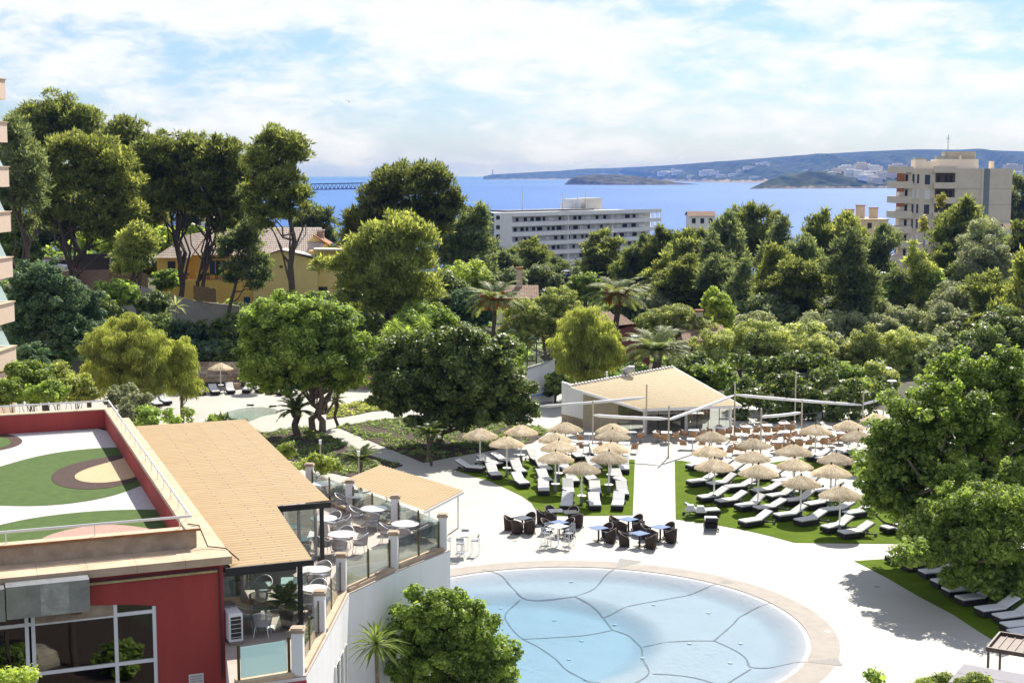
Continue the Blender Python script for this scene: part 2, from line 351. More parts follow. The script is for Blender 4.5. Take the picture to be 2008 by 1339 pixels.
def pool():
    V = []; Fc = []; nr = 80; na = 96
    for i in range(nr + 1):
        r = (PR_IN + 0.3) * (1 - i / nr) + 0.01
        for j in range(na):
            x = PC.x + r * math.cos(2 * math.pi * j / na); y = PC.y + r * math.sin(2 * math.pi * j / na); V.append((x, y, pool_z(x, y)))
    for i in range(nr):
        for j in range(na): Fc.append((i * na + j, i * na + (j + 1) % na, (i + 1) * na + (j + 1) % na, (i + 1) * na + j))
    mb = MB(); mb.add(V, Fc); struct('pool_floor', mb, mat('pool_plaster', (0.46, 0.455, 0.475), 0.7, scale=0.5, col2=(0.42, 0.41, 0.43)), True)
    def water(name, poly, z0, z1, absorb, dens):
        m = bpy.data.materials.new(name + '_clear'); m.use_nodes = True; nt = m.node_tree; n = nt.nodes; l = nt.links; n.remove(n['Principled BSDF'])
        tr = n.new('ShaderNodeBsdfTransparent'); tr.inputs[0].default_value = (0.95, 0.98, 1, 1); gl = n.new('ShaderNodeBsdfGlossy'); gl.inputs['Roughness'].default_value = 0.03
        fr = n.new('ShaderNodeFresnel'); fr.inputs[0].default_value = 1.33
        tc = n.new('ShaderNodeTexCoord'); mp = n.new('ShaderNodeMapping'); mp.inputs['Scale'].default_value = (1, 0.6, 1); l.new(tc.outputs['Object'], mp.inputs[0])
        nz = n.new('ShaderNodeTexNoise'); nz.inputs['Scale'].default_value = 5.5; nz.inputs['Detail'].default_value = 3; l.new(mp.outputs[0], nz.inputs['Vector'])
        n2 = n.new('ShaderNodeTexNoise'); n2.inputs['Scale'].default_value = 0.35; n2.inputs['Detail'].default_value = 2; l.new(tc.outputs['Object'], n2.inputs['Vector'])
        mu = n.new('ShaderNodeMath'); mu.operation = 'MULTIPLY'; l.new(nz.outputs[0], mu.inputs[0]); l.new(n2.outputs[0], mu.inputs[1])
        bp = n.new('ShaderNodeBump'); bp.inputs['Strength'].default_value = 0.5; bp.inputs['Distance'].default_value = 0.04; l.new(mu.outputs[0], bp.inputs['Height'])
        l.new(bp.outputs[0], gl.inputs['Normal']); l.new(bp.outputs[0], fr.inputs['Normal'])
        mx = n.new('ShaderNodeMixShader'); l.new(fr.outputs[0], mx.inputs[0]); l.new(tr.outputs[0], mx.inputs[1]); l.new(gl.outputs[0], mx.inputs[2])
        l.new(mx.outputs[0], n['Material Output'].inputs['Surface'])
        va = n.new('ShaderNodeVolumeAbsorption'); va.inputs['Color'].default_value = (*absorb, 1); va.inputs['Density'].default_value = dens
        l.new(va.outputs[0], n['Material Output'].inputs['Volume'])
        mb = MB(); mb.prism(poly, z0, z1, bottom=True); return struct(name, mb, m)
    water('pool_water', circ(PC, PR_IN + 0.15, 96), -1.6, -0.035, (0.17, 0.72, 0.94), 0.25)
    mb = MB(); mb.prism(smooth_poly(KID, 0), -0.5, -0.42); 
    V = list(KID); mb = MB(); cx = sum(p[0] for p in V) / len(V); cyy = sum(p[1] for p in V) / len(V)
    rings = [(1.02, 0.004), (1.0, -0.01), (0.8, -0.16), (0.5, -0.32), (0.02, -0.36)]; vs = []; k = len(V)
    for s, z in rings: vs += [(cx + (x - cx) * s, cyy + (y - cyy) * s, z) for x, y in V]
    fs = [(i * k + j, i * k + (j + 1) % k, (i + 1) * k + (j + 1) % k, (i + 1) * k + j) for i in range(len(rings) - 1) for j in range(k)]
    mb.add(vs, fs); struct('children_pool_floor', mb, mat('green_pool_plaster', (0.52, 0.52, 0.43), 0.7), True)
    water('children_pool_water', [(cx + (x - cx) * .99, cyy + (y - cyy) * .99) for x, y in KID], -0.9, -0.06, (0.35, 0.7, 0.62), .3)
pool()
# dark pebble seams that run like cracks over the pool floor and widen at the rim
def seam(pts, w=0.036, name='pebble_seam'):
    q = [(850 + a / 2.3624, 1050 + b / 2.3624) for a, b in pts]; W3 = []
    for u, v in q:
        p = G(u, v, 0)
        for _ in range(3): p = G(u, v, pool_z(p.x, p.y) if (p.xy - PC).length < PR_IN else 0)
        W3.append(p.xy.copy())
    fine = []
    for a, b in zip(W3, W3[1:]):
        k = max(2, int((b - a).length / 0.35))
        for i in range(k): fine.append(a.lerp(b, i / k))
    fine.append(W3[-1])
    for _ in range(3): fine = [fine[0]] + [(fine[i - 1] + fine[i] * 2 + fine[i + 1]) / 4 for i in range(1, len(fine) - 1)] + [fine[-1]]
    V = []
    for i, p in enumerate(fine):
        d = (fine[min(i + 1, len(fine) - 1)] - fine[max(i - 1, 0)]).normalized(); n_ = Vector((-d.y, d.x)); r = (p - PC).length
        ww = w * (1 + 0.2 * math.sin(i * 1.7)) + (max(0, (r - PR_IN)) * 0.34 if r > PR_IN else 0)
        for s in (-1, 1):
            c = p + n_ * ww * s; dd = (c - PC).length
            V.append((c.x, c.y, 0.012 if dd > PR_IN - 0.02 else pool_z(c.x, c.y) + 0.014))
    mb = MB(); mb.add(V, [(2 * i, 2 * i + 1, 2 * i + 3, 2 * i + 2) for i in range(len(fine) - 1)])
    o = mb.build(name, mat('dark_pebble', (0.32, 0.305, 0.285), 0.9, scale=25, col2=(0.21, 0.205, 0.195)), rim)
for s in ([(228, 158), (330, 205), (375, 255), (400, 315), (460, 318), (560, 320), (655, 310)], [(915, 112), (850, 150), (780, 205), (740, 255), (655, 310)],
          [(655, 310), (740, 345), (790, 385), (830, 437)], [(790, 383), (850, 375), (900, 325), (1060, 298), (1200, 270), (1300, 230), (1370, 210)],
          [(830, 437), (720, 462), (560, 472), (410, 480)], [(400, 315), (350, 335), (325, 375), (360, 430), (410, 480), (480, 510), (580, 580), (610, 625), (700, 660), (780, 690)],
          [(830, 437), (910, 455), (935, 495), (970, 515), (965, 550), (980, 600), (1015, 640), (960, 670), (900, 700)], [(970, 515), (1050, 505), (1130, 487), (1300, 487)],
          [(1300, 487), (1400, 400), (1420, 365), (1500, 335), (1590, 308)], [(1300, 487), (1400, 530), (1465, 575), (1450, 600), (1470, 618), (1560, 608), (1740, 585), (1885, 585)],
          [(1015, 640), (1150, 645), (1260, 665), (1340, 700)], [(1470, 618), (1400, 660), (1340, 700)]): seam(s)
for u, v in ((1120, 1141), (1306, 1146), (1282, 1186), (1137, 1185), (1087, 1216), (1206, 1225), (1141, 1257), (1352, 1262), (1452, 1262), (1116, 1293), (1432, 1300), (1260, 1290), (982, 1193), (1390, 1202)):
    p = G(u, v, 0)
    for _ in range(3): p = G(u, v, pool_z(p.x, p.y))
    o = MB().lathe([(0.10, 0), (0.09, 0.02)], 10).build('pool_disc', mat('white_disc', (0.85, 0.85, 0.85), 0.3))  # flat white disc at each pale spot of the pool floor
    o.location = (p.x, p.y, p.z + 0.016); tag(o, 'small round white disc on the big pool floor', 'pool light', 'white discs of the pool floor')

# ---- turf and beds
def turf_mat():
    m = mat('artificial_turf', (0.120, 0.180, 0.008), 0.95, scale=0.9, col2=(0.072, 0.125, 0.005), bump=0.6, bscale=90, detail=8, spec=0.1); return m
LAWN = {'fan': [(889, 920), (935, 936), (957, 942), (989, 956), (1024, 973), (1042, 986), (1052, 1002), (1056, 1012), (1131, 1011.5), (1241, 1010), (1245, 901), (1149, 899), (1090, 900), (1024, 903), (982, 909), (930, 916)],
        'wide': [(1323, 904), (1336, 903), (1357, 907), (1400, 917), (1474, 927), (1531, 937), (1586, 950), (1660, 966), (1760, 982), (1850, 1000), (1850, 1066), (1730, 1066), (1558, 1064), (1511, 1051), (1464, 1040), (1404, 1029), (1325, 1018)],
        'corner': [(1509, 908), (1569, 898), (1680, 897), (1800, 900), (1800, 940), (1668, 931), (1600, 926), (1531, 913)],
        'edge': [(1675, 1100), (1735, 1096), (1800, 1086), (2120, 1086), (2120, 1300), (1960, 1262), (1920, 1238), (1870, 1205), (1800, 1168), (1740, 1133), (1700, 1112)]}
for k, px in LAWN.items():
    mb = MB(); mb.prism(gp(px), 0.0, 0.022); struct('lawn', mb, turf_mat())
m_soil = mat('bark_soil', (0.075, 0.045, 0.028), 0.95, scale=7, col2=(0.032, 0.021, 0.014), bump=0.7, bscale=30)
BEDS = [[(505, 852), (560, 842), (602, 838), (640, 850), (700, 886), (790, 913), (760, 922), (700, 938), (640, 925), (560, 900)],
        [(660, 837), (745, 872), (830, 907), (905, 893), (960, 884), (1010, 876), (1045, 868), (1074, 848), (1058, 838), (960, 822), (850, 818), (750, 822)],
        [(640, 823), (642, 800), (720, 786), (800, 790), (790, 802), (730, 807), (690, 815)],
        [(330, 841), (395, 843), (520, 848), (512, 855), (420, 856), (330, 856)]]
for px in BEDS:
    mb = MB(); mb.prism(gp(px), -0.02, 0.05); struct('planting_bed', mb, m_soil)

# ---- air
def haze():
    m = bpy.data.materials.new('haze_air'); m.use_nodes = True; nt = m.node_tree; n = nt.nodes; n.remove(n['Principled BSDF'])
    pv = n.new('ShaderNodeVolumePrincipled'); pv.inputs['Color'].default_value = HAZE_COL; pv.inputs['Density'].default_value = HAZE_DENS; pv.inputs['Absorption Color'].default_value = (0.81, 0.81, 0.81, 1); pv.inputs['Anisotropy'].default_value = 0.0
    nt.links.new(pv.outputs[0], n['Material Output'].inputs['Volume'])
    mb = MB(); mb.box(-59000, 59000, -290, 41500, -52, 262); o = mb.build('haze', m); tag(o, kind='stuff')
HAZE_COL = (0.045, 0.13, 0.52, 1); HAZE_DENS = 0.000115
haze()
# ================================================================ BUILDINGS
def tiled(P00, P10, P11, P01, pitch=0.24, row=0.4, amp=0.045, step=0.03):
    """barrel-tile surface over a quad: P00-P10 is the eave, P01-P11 the ridge"""
    P00, P10, P11, P01 = map(Vector, (P00, P10, P11, P01)); nrm = (P10 - P00).cross(P01 - P00).normalized()
    if nrm.z < 0: nrm = -nrm
    wid = max((P10 - P00).length, (P11 - P01).length); hgt = max((P01 - P00).length, (P11 - P10).length)
    nc = max(2, int(wid / pitch)) * 4; nr = max(2, int(hgt / row)); V = []; ts = []
    for r in range(nr): ts += [(r / nr, step), ((r + 0.97) / nr, 0.0)]
    for t, s in ts:
        a = P00.lerp(P01, t); b = P10.lerp(P11, t)
        for c in range(nc + 1):
            V.append(a.lerp(b, c / nc) + nrm * (amp * abs(math.sin(math.pi * c / 4)) + s))
    k = nc + 1; mb = MB(); mb.add(V, [(j * k + i, j * k + i + 1, (j + 1) * k + i + 1, (j + 1) * k + i) for j in range(len(ts) - 1) for i in range(nc)]); return mb
def wallpoly(pts2, holes, thick):
    """polygon in (x,z) with holes, extruded in +y by thick"""
    t = MB(); t.prism(pts2, -thick, 0.0, holes=holes, bottom=True); t.v = [(p[0], -p[2], p[1]) for p in t.v]; t.f = [f[::-1] for f in t.f]; return t
M_RED = mat('red_render', (0.42, 0.064, 0.050), 0.85, scale=1.0, col2=(0.33, 0.050, 0.040), detail=8, streak=True, bump=0.12, bscale=25)
M_STONE = mat('sandstone_coping', (0.60, 0.45, 0.31), 0.85, scale=1.6, col2=(0.44, 0.32, 0.21), detail=8, bump=0.1)
M_STONE2 = mat('weathered_stone', (0.46, 0.36, 0.26), 0.9, scale=2.2, col2=(0.28, 0.21, 0.15), detail=9)
M_TERRA = mat('terracotta_edge', (0.33, 0.15, 0.06), 0.85, scale=3)
M_WHITE = mat('white_paint', (0.80, 0.80, 0.79), 0.55, var=0.03, scale=1.2)
M_WALLW = mat('white_wall', (0.90, 0.90, 0.91), 0.85, scale=0.8, col2=(0.80, 0.79, 0.77), detail=8, streak=True)
M_BLACK = mat('black_metal', (0.02, 0.02, 0.022), 0.4, var=0.1)
M_STEEL = mat('brushed_steel', (0.45, 0.42, 0.36), 0.3, var=0.1, metal=0.9)
M_BRASS = mat('bronze_post', (0.16, 0.13, 0.06), 0.35, var=0.15, metal=0.7)
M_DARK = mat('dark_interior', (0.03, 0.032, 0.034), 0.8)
GL_CLEAR = glass('clear_glass', (0.86, 0.93, 0.91), 0.8)
GL_DARK = glass('window_glass', (0.5, 0.55, 0.54), 2.6)
GL_FROST = glass('frosted_glass', (0.8, 0.9, 0.9), 0.5, opac=0.72, body=(0.55, 0.72, 0.74))
PHI = math.radians(21.5); ZC = 7.85
O3 = G(437, 1088, ZC); OB = Vector((O3.x, O3.y, 0)); RB = Matrix.Rotation(PHI, 4, 'Z'); INV = (Matrix.Translation(OB) @ RB).inverted()
def L(u, v, z): return INV @ G(u, v, z)
def FPL(u, v, y=0.0):
    """(x, z) where the ray through a pixel meets the local plane y"""
    d = INV.to_3x3() @ Vector(ray(u, v)); c = INV @ Vector((0, 0, H)); t = (y - c.y) / d.y; p = c + d * t; return (p.x, p.z)
def restaurant():
    R = thing('restaurant_building', 'dark red restaurant building with a planted flat roof and arched white-framed window', 'building', OB, PHI)
    xr = FPL(308, 1250)[0]; zt = FPL(228, 1183)[1]; zs = FPL(308, 1187)[1]; xm = FPL(228, 1250)[0]; xl = FPL(60, 1260)[0]; x0 = -17.0
    za = FPL(228, 1205)[1] - 0.02; zb = FPL(228, 1303)[1]; xa = xr - 6.2
    arch = [(xa, 0.6), (xr, 0.6), (xr, zs)] + [(xr + (xa - xr) * t, zs + (zt - zs + 0.06) * math.sin(math.pi * min(1, t * 1.0)) ** 0.8) for t in (0.1, 0.2, 0.3, 0.4, 0.5, 0.6, 0.7, 0.8, 0.9)] + [(xa, zs)]
    wallpoly([(x0, -0.3), (0, -0.3), (0, 7.6), (x0, 7.6)], [arch], 0.3).build('wall', M_RED, R)
    mb = MB(); mb.box(-0.3, 0, 0.3, 27, -0.3, 7.6); mb.box(x0, -0.3, 26.7, 27, -0.3, 7.6); mb.build('wall', M_RED, R)
    mb = MB(); mb.box(x0, -0.31, 0.35, 26.6, 7.3, 7.5); mb.build('roof_slab', M_STONE2, R)
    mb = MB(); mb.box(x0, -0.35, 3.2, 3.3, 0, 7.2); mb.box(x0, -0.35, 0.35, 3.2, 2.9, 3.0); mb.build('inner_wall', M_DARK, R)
    # window frame, panes
    wf = MB(); w = 0.055
    for x in (xr - .06, xm, xl - .09, xl + .09, xa + .05, (xa + xl) / 2): wf.box(x - w, x + w, 0.02, 0.16, 0.6, zt + 0.1 if x not in (xr - .06,) else zs)
    for z in (za, zb, 0.66): wf.box(xa, xr - .01, 0.035, 0.15, z - w, z + w)
    fr = wf.build('window_frame', M_WHITE, R)
    xs = [xa + .05, (xa + xl) / 2, xl - .09, xl + .09, xm, xr - .06]; zz = [0.66, zb, za, zt]
    for i in range(5):
        if i == 2: continue
        for j in range(3):
            mb = MB(); mb.box(xs[i] + w, xs[i + 1] - w, 0.08, 0.09, zz[j] + w, zz[j + 1] + (0.0 if j == 2 else -w)); mb.build('pane', GL_DARK, R)
    # beige fascia behind the duct, metal duct, electric box, louvre vent, drain pipes
    mb = MB(); mb.box(FPL(62, 1230)[0], FPL(226, 1200)[0], 0.03, 0.075, za, zt + .08); mb.build('fascia_board', M_STONE2, R)
    dx0 = FPL(12, 1180, -0.85)[0]; dx1 = FPL(176, 1160, -0.85)[0]; dz1 = FPL(100, 1143, -0.85)[1]; dz0 = FPL(100, 1206, -0.85)[1]
    M_GALV = mat('galvanised_sheet', (0.40, 0.42, 0.43), 0.35, scale=2.0, var=0.12, metal=0.75)
    mb = MB(); mb.box(dx0, dx1, -0.85, -0.01, dz0, dz1); du = mb.build('air_duct', M_GALV, R)
    mb = MB(); mb.box(dx0 + .95, dx0 + 1.75, -0.862, -0.848, dz0 + .02, dz1 - .02); mb.build('sheet_panel', mat('pale_galvanised', (0.48, 0.50, 0.49), 0.4, metal=0.6), du)
    mb = MB(); mb.box(dx0 - 1.6, dx0 - 0.03, -0.8, -0.01, dz0 - 0.05, dz1 - .05); mb.build('air_duct', M_GALV, R)
    px, pz = FPL(150, 1200); mb = MB(); mb.box(px - .16, px + .16, -0.06, 0.02, pz - .05, pz + .06); mb.build('wall_lamp', mat('brown_box', (.2, .12, .06)), R)
    vx0, vz1 = FPL(370, 1322); vx1, _ = FPL(399, 1320); lv = MB()
    lv.box(vx0, vx1, -0.02, -0.002, vz1 - .55, vz1); lo = lv.build('vent', M_WHITE, R)
    for k in range(6): mb = MB(); mb.box(vx0 + .04, vx1 - .04, -0.035, -0.021, vz1 - .08 - k * .08, vz1 - .055 - k * .08); mb.build('slat', M_STEEL, lo)
    mb = MB(); mb.tube([(-0.12, -.06, 7.45), (-0.12, -.06, 3.9)], 0.035); mb.tube([(x0, -.07, 7.44), (-0.12, -.06, 7.46)], 0.03); mb.build('drain_pipe', mat('dark_red_pipe', (.11, .03, .03), 0.5), R)
    mb = MB(); mb.bar((x0, -.05, 7.3), (-0.2, -.05, 7.38), 0.05, 0.07); mb.build('light_strip', mat('yellowed_strip', (.5, .42, .2)), R)
    # ledge and parapets
    n = 12
    for i in range(n):
        a = x0 + (17.25) * i / n; b = x0 + 17.25 * (i + 1) / n - 0.008
        mb = MB(); mb.box(a, b, -0.22, 1.25, 7.6, ZC); mb.build('ledge_slab', M_STONE, R)
    n = 18
    for i in range(n):
        a = 1.258 + 25.9 * i / n; b = 1.258 + 25.9 * (i + 1) / n - 0.008
        mb = MB(); mb.box(-0.62, 0.25, a, b, 7.6, ZC); mb.build('ledge_slab', M_STONE, R)
    ZP = 8.42
    mb = MB(); mb.box(x0, -0.6, 1.26, 1.5, 7.5, ZP); mb.build('parapet', M_STONE2, R)
    mb = MB(); mb.box(x0, -0.9, 1.503, 1.56, 7.5, ZP - .01); mb.box(-0.96, -0.90, 1.56, 26.3, 7.5, ZP - .01); mb.box(x0, -0.96, 26.3, 26.36, 7.5, ZP - .01); mb.build('parapet_lining', M_RED, R)
    mb = MB(); mb.box(-0.90, -0.63, 1.56, 26.6, 7.5, ZP); mb.box(x0, -0.91, 26.37, 26.65, 7.5, ZP); mb.build('parapet', mat('peach_stone', (0.58, 0.39, 0.26), 0.85, scale=2, var=0.12), R)
    mb = MB(); mb.box(x0, -0.5, 1.2, 1.6, ZP, ZP + .06); mb.box(-1., -0.58, 1.6, 26.3, ZP, ZP + .05); mb.box(x0, -0.58, 26.3, 26.72, ZP, ZP + .05); mb.build('parapet_coping', M_STONE, R)
    mb = MB(); mb.box(x0, -0.49, 1.17, 1.197, ZP - .02, ZP + .055); mb.build('coping_edge', M_TERRA, R)
    # hand rail
    zr = ZP + 0.42; ra = MB(); ra.tube([(x0, 1.4, zr), (-0.75, 1.4, zr), (-0.75, 26.5, zr), (x0, 26.5, zr)], 0.045, 6); rl = ra.build('hand_rail', M_WHITE, R)
    for k in range(6): mb = MB(); mb.tube([(-1.1 - 2.6 * k, 1.4, ZP + .05), (-1.1 - 2.6 * k, 1.4, zr)], 0.02); mb.build('rail_post', M_WHITE, rl)
    for k in range(15): mb = MB(); mb.tube([(-0.75, 2.4 + 1.7 * k, ZP + .04), (-0.75, 2.4 + 1.7 * k, zr)], 0.015); mb.build('rail_post', M_WHITE, rl)
    for k in range(6): mb = MB(); mb.tube([(-2.2 - 2.6 * k, 26.5, ZP + .04), (-2.2 - 2.6 * k, 26.5, zr)], 0.02); mb.build('rail_post', M_WHITE, rl)
    mb = MB(); mb.tube([(-0.8, 1.7, ZP + .1), (-.5, 1.4, ZP + .1), (-.3, 1.0, ZC + .06), (0.2, .6, ZC + .05), (.6, .5, 7.5)], 0.022); mb.build('cable', M_BLACK, R)
    # roof garden
    ZF = 7.55
    def cl(pts): return [(max(x0, min(-0.962, x)), max(1.57, min(26.29, y))) for x, y in pts]
    def lp(c5, z, it=1): return cl(smooth_poly([tuple(L(a / 3.826, 760 + b / 3.826, z)[:2]) for a, b in c5], it))
    mb = MB(); mb.prism([(x0, 1.57), (-0.963, 1.57), (-0.963, 26.29), (x0, 26.29)], 7.505, ZF); mb.build('white_gravel', mat('white_gravel', (0.62, 0.605, 0.595), 0.95, scale=9, col2=(0.39, 0.38, 0.37), bump=0.8, bscale=22, detail=8), R)
    TU = mat('roof_turf', (0.070, 0.130, 0.016), 0.95, scale=2.5, col2=(0.045, 0.09, 0.010), bump=0.5, bscale=80); BK = mat('bark_mulch', (0.10, 0.055, 0.042), 0.95, scale=22, col2=(0.035, 0.02, 0.018), bump=0.8, bscale=40)
    SD = mat('tan_gravel', (0.62, 0.45, 0.27), 0.95, scale=16, col2=(0.5, 0.35, 0.2), bump=0.5, bscale=60); PK = mat('pink_gravel', (0.52, 0.33, 0.27), 0.95, scale=18, col2=(0.36, 0.22, 0.18), bump=0.6, bscale=50)
    def patch(name, pts, k, mt, it=2): mb = MB(); mb.prism(lp(pts, ZF, it), ZF - .02, ZF + .012 * k); return mb.build(name, mt, R)
    patch('turf_patch', [(-500, 740), (0, 592), (250, 520), (500, 475), (750, 453), (930, 446), (1100, 446), (1250, 700), (1090, 722), (1000, 757), (850, 812), (600, 862), (300, 889), (0, 885), (-500, 860)], 1, TU)
    patch('bark_ring', [(1200, 450), (960, 498), (700, 538), (500, 588), (395, 640), (380, 695), (440, 740), (580, 766), (750, 764), (900, 738), (1080, 682), (1300, 640)], 2, BK)
    patch('gravel_patch', [(1200, 480), (980, 520), (800, 568), (620, 622), (548, 668), (590, 705), (700, 720), (850, 714), (1060, 667), (1250, 600)], 3, SD)
    patch('turf_patch', [(-400, 1120), (0, 1030), (200, 985), (500, 943), (800, 920), (1100, 913), (1300, 920), (1500, 1250), (-400, 1300)], 1, TU)
    patch('gravel_patch', [(270, 1230), (285, 1150), (400, 1098), (600, 1050), (800, 1033), (950, 1037), (1100, 1060), (1300, 1082), (1500, 1100), (1500, 1300), (270, 1300)], 3, PK)
    patch('bark_strip', [(395, 262), (550, 250), (650, 250), (860, 262), (900, 335), (780, 322), (700, 292), (450, 280)], 1, BK)
    patch('turf_patch', [(570, 252), (810, 228), (880, 232), (880, 278), (720, 272), (640, 264)], 2, TU)
    patch('bark_ring', [(-200, 330), (0, 345), (80, 352), (150, 375), (174, 405), (130, 440), (0, 472), (-200, 500)], 1, BK)
    patch('turf_patch', [(-200, 355), (0, 368), (60, 385), (88, 410), (60, 437), (0, 457), (-200, 480)], 2, TU)
    # ribbed canopy roof
    C = thing('canopy_roof', 'large tan ribbed canopy roof with dark gutter beside the red building', 'canopy', OB, PHI)
    def LR(u, v):
        p = L(u, v, 7.4)
        for _ in range(4): p = L(u, v, 7.35 + 0.02 * p.y)
        return p
    n1 = LR(600, 1080); i1 = LR(541, 991); r1 = LR(655, 990); r2 = LR(502, 843); l2 = LR(278, 836)
    y0 = 0.25; V = []; yy = []; y = y0; per = 0.29
    while y < l2.y: yy.append(y); y += per / 6
    def xr_(y):
        if y < i1.y: return n1.x + (i1.x - n1.x) * (y - n1.y) / (i1.y - n1.y)
        return r1.x + (r2.x - r1.x) * (y - r1.y) / (r2.y - r1.y)
    def rib(x_of):
        V = []
        for k, y in enumerate(yy):
            z = 7.35 + 0.02 * y + 0.045 * abs(math.sin(math.pi * (k % 6) / 6))
            V += [(0.27, y, z), (x_of(y), y + .0, z)]
        m_ = len(yy); mb = MB(); mb.add(V, [(2 * i, 2 * i + 1, 2 * i + 3, 2 * i + 2) for i in range(m_ - 1)]); return mb
    yy_all = yy; yy = [y for y in yy_all if y <= i1.y]; rf = rib(xr_)
    yy = [y for y in yy_all if y > i1.y - .04]; rb = rib(xr_); rf.add(rb.v, rb.f)
    m = mat('tan_ribbed_panel', (0.45, 0.32, 0.165), 0.7, scale=1.3, col2=(0.37, 0.25, 0.12), detail=8, spec=0.3)
    nt = m.node_tree; mpn = nt.nodes.new('ShaderNodeMapping'); mpn.inputs['Scale'].default_value = (0.5, 3.2, 1); tcn = [x for x in nt.nodes if x.type == 'TEX_COORD'][0]; nzn = [x for x in nt.nodes if x.type == 'TEX_NOISE'][0]
    nt.links.new(tcn.outputs['Object'], mpn.inputs[0]); nt.links.new(mpn.outputs[0], nzn.inputs['Vector'])
    rf.build('ribbed_sheet', m, C)
    bl = MB()
    for kx in range(1, 6):
        for j in range(len(yy_all) // 12):
            y = y0 + j * per * 2 + .1; x = 0.27 + 0.82 * kx + .3
            if x < xr_(y) - .15: bl.box(x - .018, x + .018, y - .02, y + .02, 7.37 + .02 * y, 7.402 + .02 * y)
    bo = bl.build('roof_bolts', mat('grey_bolt', (.78, .78, .78), 0.5), C); tag(bo, kind='stuff')
    mb = MB(); mb.box(0.1, n1.x, y0 - .07, y0 - .005, 7.18, 7.36); mb.build('gutter', M_BLACK, C)
    mb = MB(); mb.box(i1.x + .02, r1.x + .02, i1.y - .1, i1.y - .03, 7.27, 7.48); mb.build('gutter', M_BLACK, C)
    pn = L(590, 1228, 5.15); pb = L(632, 1098, 5.15)
    for p in (pn, pb): mb = MB(); mb.box(p.x - .075, p.x + .075, p.y - .06, p.y + .06, 5.15, 7.3); mb.build('post', M_BLACK, C)
    fx = pn.x - .12
    mb = MB(); mb.box(0.02, fx, pn.y - .02, pn.y + .02, 7.06, 7.16); mb.bar((fx, pn.y, 5.22), (pb.x - .1, pb.y, 5.22), .08); mb.build('glazing_rail', M_BLACK, C)
    k = 3
    for i in range(k):
        a = 0.05 + (fx - .05) * i / k; b = 0.05 + (fx - .05) * (i + 1) / k - .02; mb = MB(); mb.box(a, b, pn.y - .008, pn.y + .008, 5.17, 7.05); mb.build('glass_panel', GL_CLEAR, C)
    for i in range(4):
        a = Vector((fx + .04, pn.y + .1, 0)).lerp(Vector((pb.x - .1, pb.y, 0)), i / 4); b = Vector((fx + .04, pn.y + .1, 0)).lerp(Vector((pb.x - .1, pb.y, 0)), (i + .97) / 4)
        mb = MB(); mb.add([(a.x, a.y, 5.25), (b.x, b.y, 5.25), (b.x, b.y, 7.2), (a.x, a.y, 7.2)], [(0, 1, 2, 3)]); mb.build('glass_panel', GL_CLEAR, C)
    d0 = L(545, 1060, 5.15); fd = MB()   # white framed folding doors further back
    for i in range(4): x = i1.x - .2 + i * (pb.x - i1.x + .1) / 3; fd.box(x - .05, x + .05, pb.y + .55, pb.y + .63, 5.15, 7.25)
    fd.box(i1.x - .25, pb.x - .1, pb.y + .56, pb.y + .62, 7.1, 7.24); fd.box(i1.x - .25, pb.x - .1, pb.y + .56, pb.y + .62, 5.16, 5.26); fd.build('door_frame', M_WHITE, C)
    for i in range(3):
        a = i1.x - .2 + i * (pb.x - i1.x + .1) / 3; b = i1.x - .2 + (i + 1) * (pb.x - i1.x + .1) / 3; mb = MB(); mb.box(a + .05, b - .05, pb.y + .58, pb.y + .59, 5.26, 7.1); mb.build('glass_panel', GL_DARK, C)
    mb = MB(); mb.box(0.02, i1.x - .25, pb.y + 1.5, pb.y + 1.6, 5.16, 7.3); mb.build('back_wall', mat('grey_back_wall', (.32, .33, .35), .8), C)
    return R
restaurant()

